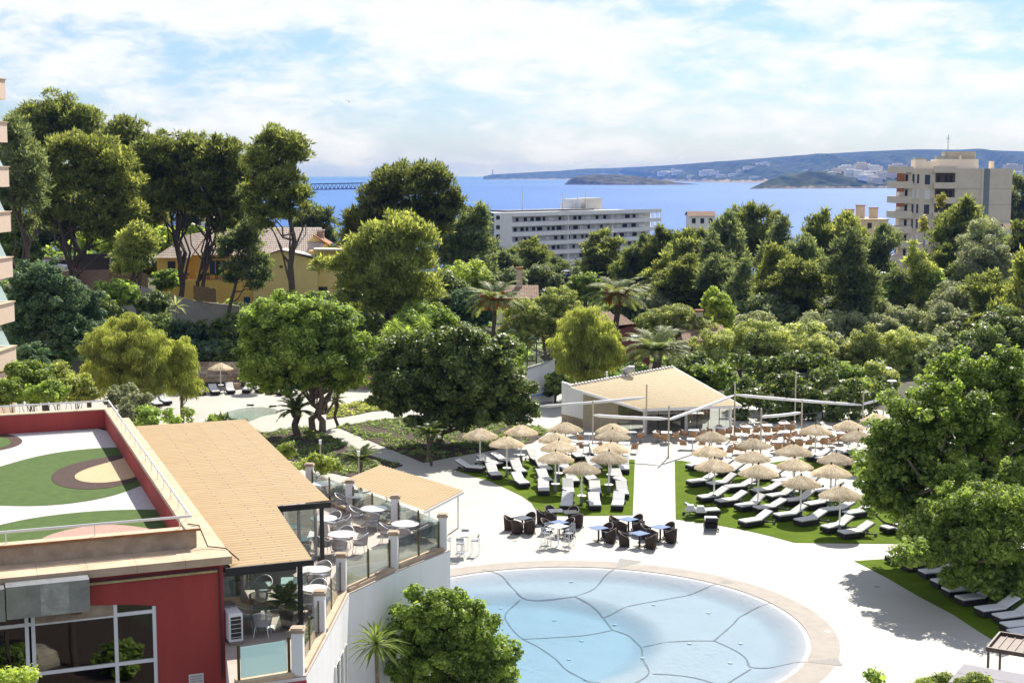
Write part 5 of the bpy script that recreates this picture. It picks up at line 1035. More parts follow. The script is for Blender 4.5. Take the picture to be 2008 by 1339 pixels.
for i, (u, v, ru, rv, Y, k) in enumerate(((905, 545, 60, 30, 185, 'lime'), (1000, 555, 40, 25, 185, 'pineg'), (880, 570, 48, 32, 160, 'dark'), (925, 600, 45, 35, 150, 'blue'), (840, 620, 50, 35, 142, 'broad'), (800, 640, 40, 30, 138, 'ficus'), (1145, 560, 30, 25, 180, 'broad'), (1065, 545, 36, 25, 190, 'pineg'), (1000, 690, 30, 30, 125, 'ficus'), (1350, 720, 45, 28, 128, 'dark'), (1400, 740, 45, 30, 126, 'ficus'), (1690, 770, 40, 28, 124, 'lime'), (1650, 730, 50, 25, 130, 'ficus'), (1720, 740, 40, 28, 130, 'bloom'),
                                      (1860, 700, 60, 40, 130, 'pineg'), (1930, 680, 50, 40, 130, 'dark'), (1230, 600, 36, 24, 180, 'pineg'), (1550, 560, 60, 40, 200, 'ficus'), (1440, 600, 45, 26, 185, 'ficus'), (1500, 610, 60, 30, 175, 'pineg'), (1650, 600, 60, 30, 180, 'pineg'), (1700, 610, 50, 30, 180, 'olive'), (1820, 560, 40, 30, 190, 'ficus'), (1750, 580, 40, 26, 190, 'broad'), (1090, 750, 20, 22, 122, 'dark'), (1970, 640, 50, 40, 140, 'dark'), (1340, 590, 40, 24, 195, 'pineg'),
                                      (1340, 560, 50, 30, 200, 'dark'), (1420, 560, 50, 30, 205, 'pineg'), (1560, 660, 60, 26, 160, 'bloom'), (1620, 670, 40, 22, 158, 'olive'), (1890, 650, 50, 30, 150, 'olive'))):
    w = {'lime': 'lime green', 'pineg': 'grey green', 'dark': 'dark green', 'blue': 'bluish', 'broad': 'fresh green', 'ficus': 'mid green', 'bloom': 'pale flowering', 'olive': 'silvery'}[k]
    shrub_px('garden_bush', w + ' leafy bush in the garden beyond the pool bar', 'bush', u, v, ru, rv, Y, k, 'broad', 90 + i, g, extra=((u + ru * .55, v + rv * .35, ru * .55, rv * .75), (u - ru * .5, v + rv * .4, ru * .6, rv * .7)), cover=.75)
g = 'bushes on the shaded slope below the villa'
for i, (u, v, ru, rv, Y, k) in enumerate(((230, 570, 40, 26, 140, 'ficus'), (300, 590, 30, 20, 140, 'dark'), (190, 600, 36, 24, 136, 'dark'), (350, 650, 45, 22, 136, 'blue'), (420, 650, 50, 22, 136, 'dark'), (400, 680, 50, 18, 134, 'blue'), (460, 690, 40, 24, 134, 'dark'), (310, 640, 30, 26, 136, 'dark'), (470, 640, 36, 24, 138, 'dark'), (560, 600, 50, 24, 150, 'ficus'), (620, 590, 40, 22, 155, 'ficus'), (700, 640, 50, 26, 140, 'dark'), (260, 640, 40, 30, 138, 'dark'), (40, 500, 40, 40, 150, 'dark'), (245, 470, 50, 30, 200, 'lime'), (310, 470, 40, 30, 205, 'lime'), (190, 480, 50, 26, 205, 'lime'), (110, 500, 50, 22, 205, 'broad'), (360, 470, 40, 30, 210, 'ficus'), (20, 460, 40, 40, 170, 'ficus'), (280, 520, 30, 26, 185, 'dark'), (325, 545, 24, 22, 172, 'ficus'), (680, 590, 40, 24, 160, 'dark'), (850, 590, 30, 24, 150, 'pineg'))):
    w = {'lime': 'sunlit lime', 'dark': 'dark', 'blue': 'dusky blue green', 'ficus': 'mid green', 'broad': 'fresh green', 'pineg': 'grey green'}[k]
    shrub_px('slope_bush', w + ' bush on the wooded slope round the villa', 'bush', u, v, ru, rv, Y, k, 'broad', 150 + i, g, extra=((u + ru * .5, v + rv * .3, ru * .6, rv * .7), (u - ru * .5, v + rv * .4, ru * .6, rv * .7)), cover=.75)
g = 'shrubs along the back of the red building'
for i, (u, v, ru, rv, Y, k) in enumerate(((55, 735, 45, 26, 90, 'ficus'), (110, 735, 36, 28, 92, 'pepper'), (20, 765, 36, 20, 84, 'broad'), (90, 765, 40, 18, 84, 'broad'), (150, 755, 36, 24, 88, 'pepper'), (268, 800, 34, 30, 84, 'olive'), (290, 815, 24, 18, 82, 'ficus'), (240, 775, 30, 20, 92, 'olive'), (60, 700, 36, 26, 100, 'blue'))):
    w = {'ficus': 'mid green', 'pepper': 'yellowish', 'broad': 'fresh green', 'olive': 'silvery leaved', 'blue': 'bluish'}[k]
    shrub_px('border_shrub', w + ' shrub rising behind the roof parapet of the red building', 'shrub', u, v, ru, rv, Y, k, 'broad', 190 + i, g, z=0, size=.14, cover=.8, extra=((u + ru * .5, v + rv * .6, ru * .6, rv * .8), (u - ru * .5, v + rv * .6, ru * .6, rv * .8)))
shrub_px('lime_shrub', 'bright yellow green shrub at the foot of the red wall', 'shrub', 25, 1335, 32, 28, 36, 'lime', 'broad', 210, z=0, size=.09)
shrub_px('lime_shrub', 'bright yellow green hedge in front of the grey daybed', 'shrub', 1860, 1342, 50, 20, 48, 'lime', 'broad', 211, z=0, size=.09, extra=((1915, 1340, 36, 14), (1815, 1344, 30, 12)))
shrub_px('young_shrub', 'single young shrub with rounded leaves at the pool edge', 'shrub', 1711, 1328, 13, 16, 49, 'broad', 'broad', 212, z=0, size=.13, cover=.5)
shrub_px('clipped_shrub', 'dark clipped shrub beside the blue table tennis table', 'shrub', 1088, 752, 18, 20, 121, 'dark', 'broad', 213, z=0)
for i, (u, v, h) in enumerate(((370, 812, 22), (415, 822, 16), (345, 828, 10), (330, 812, 14))): shrub_px('sapling', 'thin leafy sapling along the ribbed canopy edge', 'sapling', u, v, 5, h, 90, 'broad', 'broad', 220 + i, 'saplings by the canopy', z=0, size=.16, cover=.5, tr=.02)
shrub_px('grass_tuft', 'tufted green grass clump beside the small pool', 'grass', 436, 829, 14, 9, 104, 'ficus', 'needle', 230, z=0, size=.3)
shrub_px('lime_shrub', 'low lime green shrubs spreading below the terrace glass', 'shrub', 615, 905, 45, 14, 83, 'lime', 'broad', 231, z=0, size=.13, extra=((560, 885, 26, 14), (640, 915, 30, 10)))
# tall hedge behind the dining tables: one clipped thing
def hedge(u0, u1, v0, v1, Y, name, label, kind, seed, th=2.0):
    a = A(u0, v1, Y); b = A(u1, v0, Y); rng = np.random.default_rng(seed); org = Vector(((a.x + b.x) / 2, Y, 0)); B = thing(name, label, 'hedge', org); w = b.x - a.x; h = b.z; n = int(w * h * 1.6)
    C = np.stack([rng.uniform(-w / 2, w / 2, n), rng.uniform(-.2, th, n), rng.uniform(0.2, h, n)], 1); C[:, 2] *= 1 + .08 * np.sin(C[:, 0] * 1.1); V, Fq = leaves(C, rng.uniform(.4, .8, n), 'broad', .2, rng, .8); ob('foliage', np_mesh('foliage', V, Fq, FO[kind]), B)
    for k in range(int(w / 1.5)): x = -w / 2 + .7 + k * 1.5; mb = MB(); mb.tube(wiggle((x, th / 2, -.4), (x, th / 2, h * .8), 4, .1, rng), [.07, .06, .05, .04, .02], 5); mb.build('stem', BARK, B)
hedge(1452, 1735, 735, 832, 112.5, 'tall_hedge', 'tall dark hedge closing off the dining area', 'dark', 5)
hedge(1440, 1640, 695, 760, 117, 'tall_hedge', 'dark hedge end beside the pool bar roof', 'dark', 6)
# palms
def palm(u, vc, Y, R_, nf, label, seed, dates=False, trunk_r=.28, droop=.9, z=None, up=.45, kind='palm', trunk=True):
    rng = random.Random(seed); x = (u - 1004) / F * Y; z = max(-.2 if Y > 110 else 0, tzf(x, Y)) if z is None else z; c = A(u, vc, Y); B = thing('palm_tree', label, 'palm', (x, Y, z)); hz = c.z - z
    if trunk:
        mb = MB(); k = 9; mb.tube([(.12 * math.sin(i), .1 * math.cos(i), -.4 + (hz + .4) * i / k) for i in range(k + 1)], [trunk_r * (1.15 - .25 * i / k) for i in range(k + 1)], 9); mb.lathe([(trunk_r * 1.0, -.5), (trunk_r * 1.7, -.1), (trunk_r * 1.2, .3)], 9, (0, 0, hz)); mb.build('trunk', BARK, B)
    for i in range(nf):
        a = 6.283 * i / nf * 2.618 * 1.0 + rng.uniform(-.2, .2); e = up * 2.6 * (1 - (i / nf)) - .1 + rng.uniform(-.12, .12); Lf = R_ * rng.uniform(.85, 1.12); n = 12
        d = Vector((math.cos(a), math.sin(a), 0)); p = Vector((0, 0, hz)); V = []; ang = e; sp = [p.copy()]
        for s in range(n): p = p + (d * math.cos(ang) + Vector((0, 0, math.sin(ang)))) * (Lf / n); sp.append(p.copy()); ang -= droop * 1.9 / n * (0.35 + s / n)
        mb = MB(); mb.tube(sp, [.035 * (1 - .85 * s / n) + .004 for s in range(n + 1)], 4); side = Vector((-d.y, d.x, 0))
        for s in range(1, n * 3):
            t = s / (n * 3); j = min(n - 1, int(t * n)); q = sp[j].lerp(sp[j + 1], t * n - j); tg = (sp[j + 1] - sp[j]).normalized(); ll = R_ * .24 * (math.sin(math.pi * min(1, .12 + t * .9)) ** .6) + .03; nrm = tg.cross(side).normalized()
            for sd in (-1, 1):
                dr = (side * sd * .8 + tg * .75 + nrm * rng.uniform(-.1, .25) + Vector((0, 0, -.25))).normalized(); w = tg * .055; mb.add([q - w, q + w, q + dr * ll], [(0, 1, 2)])
        mb.build('frond', FO[kind], B)
    if dates:
        m_ = mat('orange_dates', (.62, .17, .02), .7, var=.2)
        for i in range(6):
            a = i * 1.1 + .4; mb = MB(); d = Vector((math.cos(a), math.sin(a) , 0)); 
            for s in range(26): q = Vector((0, 0, hz + .1)) + d * rng.uniform(.4, 1.35) + Vector((rng.gauss(0, .22), rng.gauss(0, .22), rng.uniform(-.5, .9))); mb.tube([Vector((0, 0, hz)) + d * .25, q, q + Vector((rng.gauss(0, .05), rng.gauss(0, .05), -.45))], .045, 3)
            mb.build('date_cluster', m_, B)
    return B
palm(968, 592, 136, 3.4, 46, 'tall date palm with orange fruit in front of the dark bushes', 1, True, .2)
palm(1210, 582, 142, 3.7, 50, 'tall date palm with orange fruit beside the pink house', 2, True, .3)
palm(1290, 690, 124, 3.6, 56, 'low bushy date palm right behind the pool bar', 3, False, .4, .8)
palm(1738, 462, 260, 3.2, 26, 'distant palm at the foot of the tan tower', 4)
palm(1150, 560, 190, 3.0, 26, 'distant palm between the car park and the garden', 5, kind='broad')
palm(575, 806, 106, 1.9, 22, 'small cycad palm beside the forked tree trunk', 6, False, .26, .75, 0, .5, 'dark')
palm(700, 903, 88, 1.5, 24, 'low fan palm in the bed by the white lamp', 7, False, .12, .7, 0, .5, 'palm')
palm(655, 785, 110, 1.0, 18, 'little palm in the yellowish bed', 8, False, .12, .8, 0, .5, 'olive')
palm(840, 850, 95, 1.3, 18, 'slim palm standing in the shaded bed', 9, False, .08, .8, 0, .5, 'dark')
def spiky(u, v, Y, n, Lf, label, cat, kind, seed, z0, w=.05, group=None, trunk=0.0):
    rng = random.Random(seed); p = A(u, v, Y); B = thing('spiky_plant', label, cat, (p.x, Y, z0), 0, group); hz = max(p.z - z0, .1)
    if hz > .4: mb = MB(); mb.tube([(0, 0, -.1), (.04, 0, hz / 2), (0, 0, hz)], [.09, .08, .07], 7); mb.build('stem', BARK2, B)
    for i in range(n):
        a = i * 2.4; e = 1.35 - 2.1 * (i / n) + rng.uniform(-.15, .15); d = Vector((math.cos(a) * math.cos(e), math.sin(a) * math.cos(e), math.sin(e))); s = Vector((-math.sin(a), math.cos(a), 0)) * w; q = Vector((0, 0, hz)); L_ = Lf * rng.uniform(.8, 1.1)
        m1 = q + d * L_ * .55; tp = q + d * L_ + Vector((0, 0, -L_ * .18)); up = Vector((0, 0, w * .5)); mb = MB(); mb.add([q - s * .5, q + s * .5, m1 + s + up, m1 - up * .3, m1 - s + up, tp], [(0, 1, 2, 3), (0, 3, 4), (3, 2, 5), (4, 3, 5)]); mb.build('leaf', FO[kind], B)
spiky(738, 1262, 47, 70, 1.15, 'dark spiky yucca before the white terrace wall', 'yucca', 'dark', 1, 0, .045)
for i, (u, v) in enumerate(((322, 610), (345, 600))): spiky(u, v, 142, 26, 1.6, 'silvery agave rosette on the slope under the villa', 'agave', 'olive', 10 + i, tzf((u - 1004) / F * 142, 142), .12, 'agaves on the slope')
for i, (u, v, Y) in enumerate(((775, 640, 128), (800, 655, 126), (830, 635, 130), (1000, 700, 122), (760, 655, 127))): spiky(u, v, Y, 60, 1.2, 'green yucca clump behind the wide dark tree', 'yucca', 'broad', 20 + i, -.2, .05, 'yuccas behind the dark tree')
spiky(838, 858, 97, 40, .9, 'slim yucca on a bare stem under the dark tree', 'yucca', 'dark', 30, 0, .04)
# golden climbers by the tower
for i, (u, v, ru, rv) in enumerate(((1846, 392, 9, 14), (1812, 442, 9, 20))): shrub_px('golden_shrub', 'golden yellow flowering shrub in front of the tan tower', 'shrub', u, v, ru, rv, 250, 'gold', 'broad', 240 + i, 'golden shrubs by the tower', cover=.35)
# ground cover in the beds and on the slope: nobody could count it
def cover_px(name, label, px, n, kind, size, seed, h=.25, z=0.05, dens_noise=True):
    poly = np.array(gp(px)); rng = np.random.default_rng(seed); lo = poly.min(0); hi = poly.max(0); P = rng.uniform(lo, hi, (n * 3, 2)); ins = np.zeros(len(P), bool); j = len(poly) - 1
    for i in range(len(poly)):
        xi, yi = poly[i]; xj, yj = poly[j]; c = ((yi > P[:, 1]) != (yj > P[:, 1])) & (P[:, 0] < (xj - xi) * (P[:, 1] - yi) / (yj - yi + 1e-9) + xi); ins ^= c; j = i
    P = P[ins][:n]; nz = np.sin(P[:, 0] * 1.3 + seed) * np.cos(P[:, 1] * 1.1) + rng.normal(size=len(P)) * .5; P = P[nz > -.35]
    C = np.c_[P, np.full(len(P), z)]; V, Fq = leaves(C, rng.uniform(.6, 1.3, len(P)) * h, 'broad', size, rng, .35); tag(ob(name, np_mesh(name, V, Fq, FO[kind])), label, None, None, 'stuff')
for i, b in enumerate(BEDS): cover_px('ground_cover', 'low leafy ground cover in the planting bed', b, (420, 900, 350, 160)[i], 'ground' if i != 2 else 'pepper', .11, 300 + i)
def undergrowth():
    rng = np.random.default_rng(9); n = 5200; Y = rng.uniform(134, 330, n); X = rng.uniform(-.40, .40, n) * Y; C = np.stack([X, Y, tz(X, Y) + .1], 1)
    keep = ~((X > -50) & (X < -20) & (Y > 176) & (Y < 196)); C = C[keep]; V, Fq = leaves(C, rng.uniform(.35, 1.0, len(C)), 'broad', .42, rng, .42); tag(ob('undergrowth', np_mesh('undergrowth', V, Fq, FO['ground'])), 'low scrub covering the slopes between the trees', None, None, 'stuff')
undergrowth()
# ================================================================ FURNITURE
# ---- sun loungers: foot end at the origin, head towards +y
M_WICK = mat('dark_wicker', (0.028, 0.022, 0.02), 0.75, scale=30, col2=(0.012, 0.010, 0.009), bump=0.5, bscale=60)
M_CUSH = mat('white_cushion', (0.68, 0.68, 0.67), 0.9, var=0.03, scale=5, bump=0.1, bscale=30)
def bevel_box(x0, x1, y0, y1, z0, z1, b=.02, m=None):
    """box with softened top and bottom edges"""
    mb = MB(); V = []
    for z, i in ((z0, b), (z0 + b, 0), (z1 - b, 0), (z1, b)): V += [Vector((x0 + i, y0 + i, z)), Vector((x1 - i, y0 + i, z)), Vector((x1 - i, y1 - i, z)), Vector((x0 + i, y1 - i, z))]
    if m is not None: V = [m @ p for p in V]
    f = [(3, 2, 1, 0), (12, 13, 14, 15)]
    for k in range(3):
        for j in range(4): f.append((k * 4 + j, k * 4 + (j + 1) % 4, k * 4 + 4 + (j + 1) % 4, k * 4 + 4 + j))
    return mb.add(V, f)
LG = 'lounger'
def make_lounger(ang=27, name='sun_lounger'):
    t = thing(name, 'white cushioned wicker sun lounger', LG)
    bevel_box(-.36, .36, .0, 1.32, .07, .30, .015).build('base', M_WICK, t)
    bevel_box(-.35, .35, .0, 1.22, .302, .40, .03).build('seat_cushion', M_CUSH, t)
    R_ = Matrix.Translation((0, 1.22, .33)) @ Matrix.Rotation(math.radians(ang), 4, 'X')
    bevel_box(-.35, .35, 0.02, .86, 0, .085, .03, R_).build('back_cushion', M_CUSH, t)
    bevel_box(-.355, .355, 0.02, .87, -.045, -.003, .01, R_).build('backrest', M_WICK, t)
    for s in (-1, 1):
        mb = MB(); mb.bar((s * .33, 1.32, .2), (s * .33, 2.02, .13), .05, .05); mb.build('rail', M_WICK, t)
        mb = MB(); mb.lathe([(.1, -.03), (.1, .03)], 12); mb.v = [(s * .38 + z, 2.0 + x, .1 + y) for x, y, z in mb.v]; w = mb.build('wheel', mat('grey_wheel', (.16, .16, .17), .6), t)
    mb = MB(); mb.bar((-.33, 1.75, .15), (.33, 1.75, .15), .04); mb.build('crossbar', M_WICK, t)
    return t
_LS = [Spawner(make_lounger(a)) for a in (27, 22, 33, 27)]
def SPL(*a): return random.choice(_LS)(*a)
def lounger(u, v, head, label, group, z=0.0): p = G(u, v, z); SPL((p.x, p.y, z + .022), -math.radians(head), label, group)
c1 = lambda x, y: (850 + x / 4.016, 780 + y / 4.016)
c2 = lambda x, y: (1250 + x / 4.016, 780 + y / 4.016)
c3 = lambda x, y: (1608 + x / 3.73, 980 + y / 3.73)
for x, y, h in ((400, 590, -68), (520, 560, -42), (650, 540, -52), (500, 650, -14), (700, 625, -15), (720, 718, -17), (840, 535, -18), (900, 606, -15), (900, 694, -12), (870, 775, 0), (1160, 505, -12), (1060, 606, -12), (1110, 700, -8), (1065, 790, 0), (1045, 895, 5), (1290, 596, -12), (1260, 690, -10), (1280, 795, 0), (1275, 895, 0), (1500, 606, 4), (1485, 700, -10), (1495, 805, 0), (1445, 895, 8), (1490, 500, 0), (1310, 495, -10)):
    lounger(*c1(x, y), h, 'white cushioned lounger on the fan-shaped lawn, ' + ('at its curved left tip' if x < 660 else 'in the row facing the brown wicker sets' if y > 840 else 'in the second row from the brown wicker sets' if y > 750 else 'in the row towards the tan dining chairs' if y < 560 else 'in its middle rows').replace('left ', ''), 'loungers on the fan-shaped lawn')
for x, y in ((400, 575), (540, 590), (630, 622), (405, 703), (560, 718), (700, 745), (910, 775), (1030, 818), (490, 828), (630, 858), (790, 898), (930, 913), (1160, 853), (1330, 884), (1465, 928), (1090, 972), (820, 1022), (1260, 1014), (1470, 1068), (1600, 1110), (1075, 702), (960, 658), (1395, 775), (1640, 955), (1940, 1073), (1235, 728)):
    lounger(*c2(x, y), 62 + random.uniform(-6, 6), 'white cushioned lounger on the wide wavy lawn, ' + ('along its edge facing the pool' if y > 960 else 'in the second row from the pool' if y > 840 else 'in its middle row' if y > 730 else 'in the row towards the tan dining chairs'), 'loungers on the wide lawn')
lounger(*c2(640, 925), -100, 'lounger folded up with bunched white towels on the wide lawn corner', 'loungers on the wide lawn'); lounger(*c2(575, 985), 186, 'lounger turned with its back to the pool on the wide lawn corner', 'loungers on the wide lawn')
for x, y in ((1340, 500), (1420, 520), (1560, 470), (1640, 560)): lounger(*c2(x, y), 60, 'white lounger on the small corner lawn by the tan chairs', 'loungers on the corner lawn')
for x, y in ((500, 468), (612, 525), (742, 578), (835, 650), (915, 712), (1015, 775), (1160, 857), (1290, 910), (1345, 975), (1400, 1030)):
    lounger(*c3(x, y), 72 + random.uniform(-4, 4), 'lounger in the shade on the narrow edge lawn beside the paving', 'loungers on the edge lawn')
for u, v in ((1895, 1030), (1925, 1045), (1870, 1085), (1760, 1050), (1800, 1060)): lounger(u, v, 68, 'lounger half hidden behind the feathery overhanging tree', 'loungers behind the feathery tree')
for i, (u, v) in enumerate(((397, 776), (424, 775.5), (454, 773.5), (482, 772), (509, 771.5), (528, 774), (546, 776.5), (563, 779), (330, 795), (312, 800))):
    lounger(u, v, (-25, -22, -18, 0, 5, 10, 15, 20, -30, -30)[i], 'lounger standing on bare paving by the small kidney pool', 'loungers at the small pool')
# the two heaps of towels
for i, (x, y) in enumerate(((420, 890), (500, 900))):
    p = G(*c2(x, y), .42); mb = MB(); rng = np.random.default_rng(i)
    for k in range(4): bevel_box(-.3 + .03 * k, .3 - .04 * k, -.22, .22, .09 * k, .09 * k + .085, .03).v; q = bevel_box(-.3 + .03 * k, .3 - .04 * k, -.22 + .02 * k, .22, .09 * k, .09 * k + .085, .03); mb.add(q.v, q.f)
    o = mb.build('towel_heap', M_CUSH); o.location = (p.x, p.y, .43); tag(o, 'rumpled white towel heap on the folded lounger', 'towels', 'towel heaps')
# ---- thatched parasols
def make_parasol():
    t = thing('thatched_parasol', 'thatched parasol', 'parasol'); rng = np.random.default_rng(4); R0 = 1.13; z1 = 2.62; z0 = 2.08
    prof = lambda r: z1 - (z1 - z0) * (r / R0) ** 1.15
    n = 2600; a = rng.uniform(0, 6.283, n); r0 = R0 * np.sqrt(rng.uniform(0, .96, n)); ln = rng.uniform(.16, .34, n); r1 = np.minimum(r0 + ln, R0 * rng.uniform(.97, 1.07, n)); a1 = a + rng.normal(size=n) * .05
    zz = lambda r: z1 - (z1 - z0) * (np.minimum(r, R0 * 1.08) / R0) ** 1.15
    lift = rng.uniform(.0, .035, (n, 1)); w = rng.uniform(.012, .026, n)
    P0 = np.stack([r0 * np.cos(a), r0 * np.sin(a), zz(r0)], 1); P1 = np.stack([r1 * np.cos(a1), r1 * np.sin(a1), zz(r1) - np.where(r1 > R0 * .94, rng.uniform(0.0, .11, n), 0)], 1); P0[:, 2:] += lift; P1[:, 2:] += lift
    S = np.stack([-np.sin(a), np.cos(a), np.zeros(n)], 1) * w[:, None]; V = np.stack([P0 - S, P0 + S, P1 + S * .7, P1 - S * .7], 1).reshape(-1, 3)
    # woven shell below the loose straw
    seg = 40; rings = [0.02, .3, .6, .85, 1.02]; SV = [(R0 * q * math.cos(6.283 * j / seg), R0 * q * math.sin(6.283 * j / seg), prof(R0 * q) - .02) for q in rings for j in range(seg)]
    SF = [(i * seg + j, i * seg + (j + 1) % seg, (i + 1) * seg + (j + 1) % seg, (i + 1) * seg + j) for i in range(len(rings) - 1) for j in range(seg)]
    Fq = np.arange(n * 4).reshape(-1, 4); VV = np.concatenate([V, np.array(SV)]); FF = np.concatenate([Fq, np.array(SF) + n * 4])
    m = foliage('straw_thatch', (0.40, 0.31, 0.19), (0.76, 0.67, 0.51), 0.12, 1.2, 0.85)
    ob('canopy', np_mesh('canopy', VV, FF, m), t)
    MB().lathe([(.05, 0), (.055, .05), (.03, .14)], 8, (0, 0, 2.6)).build('finial', mat('dark_cap', (.05, .035, .025)), t)
    MB().tube([(0, 0, .5), (0, 0, 2.55)], .05, 10).build('pole', M_WHITE, t)
    MB().lathe([(.27, 0), (.28, .012), (.27, .028)], 20, (0, 0, .5)).build('drink_shelf', M_WHITE, t)
    MB().lathe([(.11, 0), (.105, .3), (.1, .5)], 12).build('sleeve', mat('grey_sleeve', (.30, .31, .33), .5), t)
    for k in range(6): a_ = k * 1.047; MB().tube([(0, 0, 2.0), (math.cos(a_) * .98, math.sin(a_) * .98, 2.1)], .012, 4).build('rib', mat('rib_wood', (.2, .13, .07)), t)
    return t
SPP = Spawner(make_parasol())
def parasol(u, v, label, group): p = G(u, v, 2.68); SPP((p.x, p.y, .02), random.uniform(0, 6), label, group, random.uniform(.97, 1.03))
for x, y in ((367, 240), (578, 297), (690, 205), (962, 408), (988, 335), (958, 258), (1040, 192), (1168, 490), (1383, 415), (1398, 343), (1412, 245), (1410, 190)): parasol(*c1(x, y), 'straw thatched parasol over the fan-shaped lawn, ' + ('beside the shaded planting bed' if x < 700 else 'facing the brown wicker sets' if y > 400 else 'towards the pool bar'), 'parasols of the fan-shaped lawn')
for x, y in ((567, 360), (608, 478), (908, 402), (955, 525), (1240, 458), (1232, 365), (1292, 592), (1567, 420), (1527, 525), (1600, 690)): parasol(*c2(x, y), 'straw thatched parasol over the wide wavy lawn, ' + ('on the side facing the pool' if y > 470 else 'on the side towards the dining tables'), 'parasols of the wide lawn')
for x, y in ((585, 248), (915, 300), (1405, 200), (1665, 165), (1740, 255), (1890, 110)): parasol(*c2(x, y), 'straw thatched parasol shading the tan dining chairs', 'parasols among the dining tables')
for u, v in ((432, 709), (319, 720), (500, 712)): parasol(u, v, 'straw thatched parasol by the stone wall of the small pool', 'parasols at the small pool')
# ---- chairs
def shell(rad, z_low, z_back, z_front, th=.04, arc=125, taper=.86, n=18, power=1.5):
    """curved tub back: open towards -y"""
    V = []
    for i in range(n + 1):
        a = math.radians(90 - arc + 2 * arc * i / n); h = z_front + (z_back - z_front) * (max(0, math.cos((a - math.pi / 2) * .85)) ** power)
        for r, z, k in ((rad, z_low, taper), (rad, h, 1.0), (rad - th, h, 1.0), (rad - th, z_low, taper)): V.append((math.cos(a) * r * k, math.sin(a) * r * k, z))
    Fq = [(4 * i + j, 4 * i + (j + 1) % 4, 4 * i + 4 + (j + 1) % 4, 4 * i + 4 + j) for i in range(n) for j in range(4)]; mb = MB(); mb.add(V, Fq + [(0, 1, 2, 3), (4 * n + 3, 4 * n + 2, 4 * n + 1, 4 * n)]); return mb
def disc(r, z0, z1, front=.9): mb = MB(); pts = [(math.cos(6.283 * i / 20) * r, max(-r * front, math.sin(6.283 * i / 20) * r)) for i in range(20)]; return mb.prism(pts, z0, z1, bottom=True)
def make_tub(name, label, mshell, mleg, mseat, rad=.31, zl=.36, zb=.8, zf=.6, legs=.4, legr=.014, seat=.44, strips=False, rim=None):
    t = thing(name, label, 'chair')
    if strips:      # open rope back: each rope strand hangs between rim and seat ring
        mb = MB(); n = 34
        for i in range(n):
            a = math.radians(90 - 125 + 250 * i / (n - 1)); h = zf + (zb - zf) * (max(0, math.cos((a - math.pi / 2) * .85)) ** 1.5); c, s_ = math.cos(a), math.sin(a)
            p = Vector((c * rad, s_ * rad, h)); q = Vector((c * rad * .84, s_ * rad * .84, zl)); tg = Vector((-s_, c, 0)) * .0165; mb.quad(p - tg, p + tg, q + tg, q - tg)
        tag(mb.build('rope_strands', mshell, t), kind='stuff')
    else: shell(rad, zl, zb, zf).build('tub_back', mshell, t, True)
    pts = []
    for i in range(15): a = math.radians(90 - 125 + 250 * i / 14); h = zf + (zb - zf) * (max(0, math.cos((a - math.pi / 2) * .85)) ** 1.5); pts.append((math.cos(a) * (rad - .015), math.sin(a) * (rad - .015), h + .005))
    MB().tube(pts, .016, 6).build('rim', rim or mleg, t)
    disc(rad * .86, zl - .02, seat).build('seat', mseat, t)
    for sx, sy in ((-1, -1), (1, -1), (-1, 1), (1, 1)): MB().tube([(sx * rad * .55, sy * rad * .6, zl), (sx * rad * .72, sy * rad * .78, 0)], legr, 6).build('leg', mleg, t)
    return t
TANW = mat('tan_weave', (0.52, 0.31, 0.15), 0.8, scale=24, col2=(0.38, 0.21, 0.10), bump=.4, bscale=50); GREYR = mat('grey_rope', (0.36, 0.355, 0.345), 0.9, var=.12, scale=20); CHROME = mat('pale_metal', (.62, .62, .62), .35, metal=.6)
WHM = mat('white_metal', (.76, .76, .76), .4, var=.03); BRW = mat('brown_wicker', (0.058, 0.034, 0.022), 0.75, scale=30, col2=(0.03, 0.018, 0.012), bump=.5, bscale=60); BLK = mat('black_cushion', (.016, .016, .018), .9); GREYC = mat('grey_cushion', (.30, .33, .38), .9)
SP_TAN = Spawner(make_tub('tan_chair', 'tan woven tub chair', TANW, CHROME, TANW, .31, .34, .80, .62))
SP_ROPE = Spawner(make_tub('rope_chair', 'grey rope chair', GREYR, WHM, GREYC, .33, .38, .82, .60, strips=True))
def make_wick():
    t = make_tub('wicker_armchair', 'dark brown wicker armchair', BRW, BRW, BLK, .34, .09, .84, .60, legr=.03, seat=.42, rim=mat('wicker_rim_glint', (.30, .27, .24), .6)); return t  # sun glint on the armchair edges painted as a paler rim colour
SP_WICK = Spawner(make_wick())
def make_table(name, label, top, r, h, mtop, mleg, square=True, ped=.05, base=.25):
    t = thing(name, label, 'table')
    if square: bevel_box(-r, r, -r, r, h - .03, h, .006).build('table_top', mtop, t); MB().tube([(0, 0, .02), (0, 0, h - .03)], ped, 8).build('pedestal', mleg, t); MB().box(-base, base, -base, base, 0, .02).build('foot_plate', mleg, t)
    else: MB().lathe([(r - .02, 0), (r, .012), (r, .03), (r - .02, .042)], 32, (0, 0, h - .042)).build('table_top', mtop, t); MB().lathe([(.24, 0), (.22, .2), (.16, .5), (.13, h - .045)], 20).build('drum_base', mleg, t)
    return t
WTOP = mat('white_table_top', (.72, .72, .72), .35, var=.02); BTOP = mat('blue_grey_top', (.12, .19, .36), .25, var=.05, spec=.8); GTOP = mat('dark_glass_top', (.10, .11, .115), .12, spec=.9); PTOP = mat('pale_glass_top', (.42, .56, .56), .15, spec=.8)
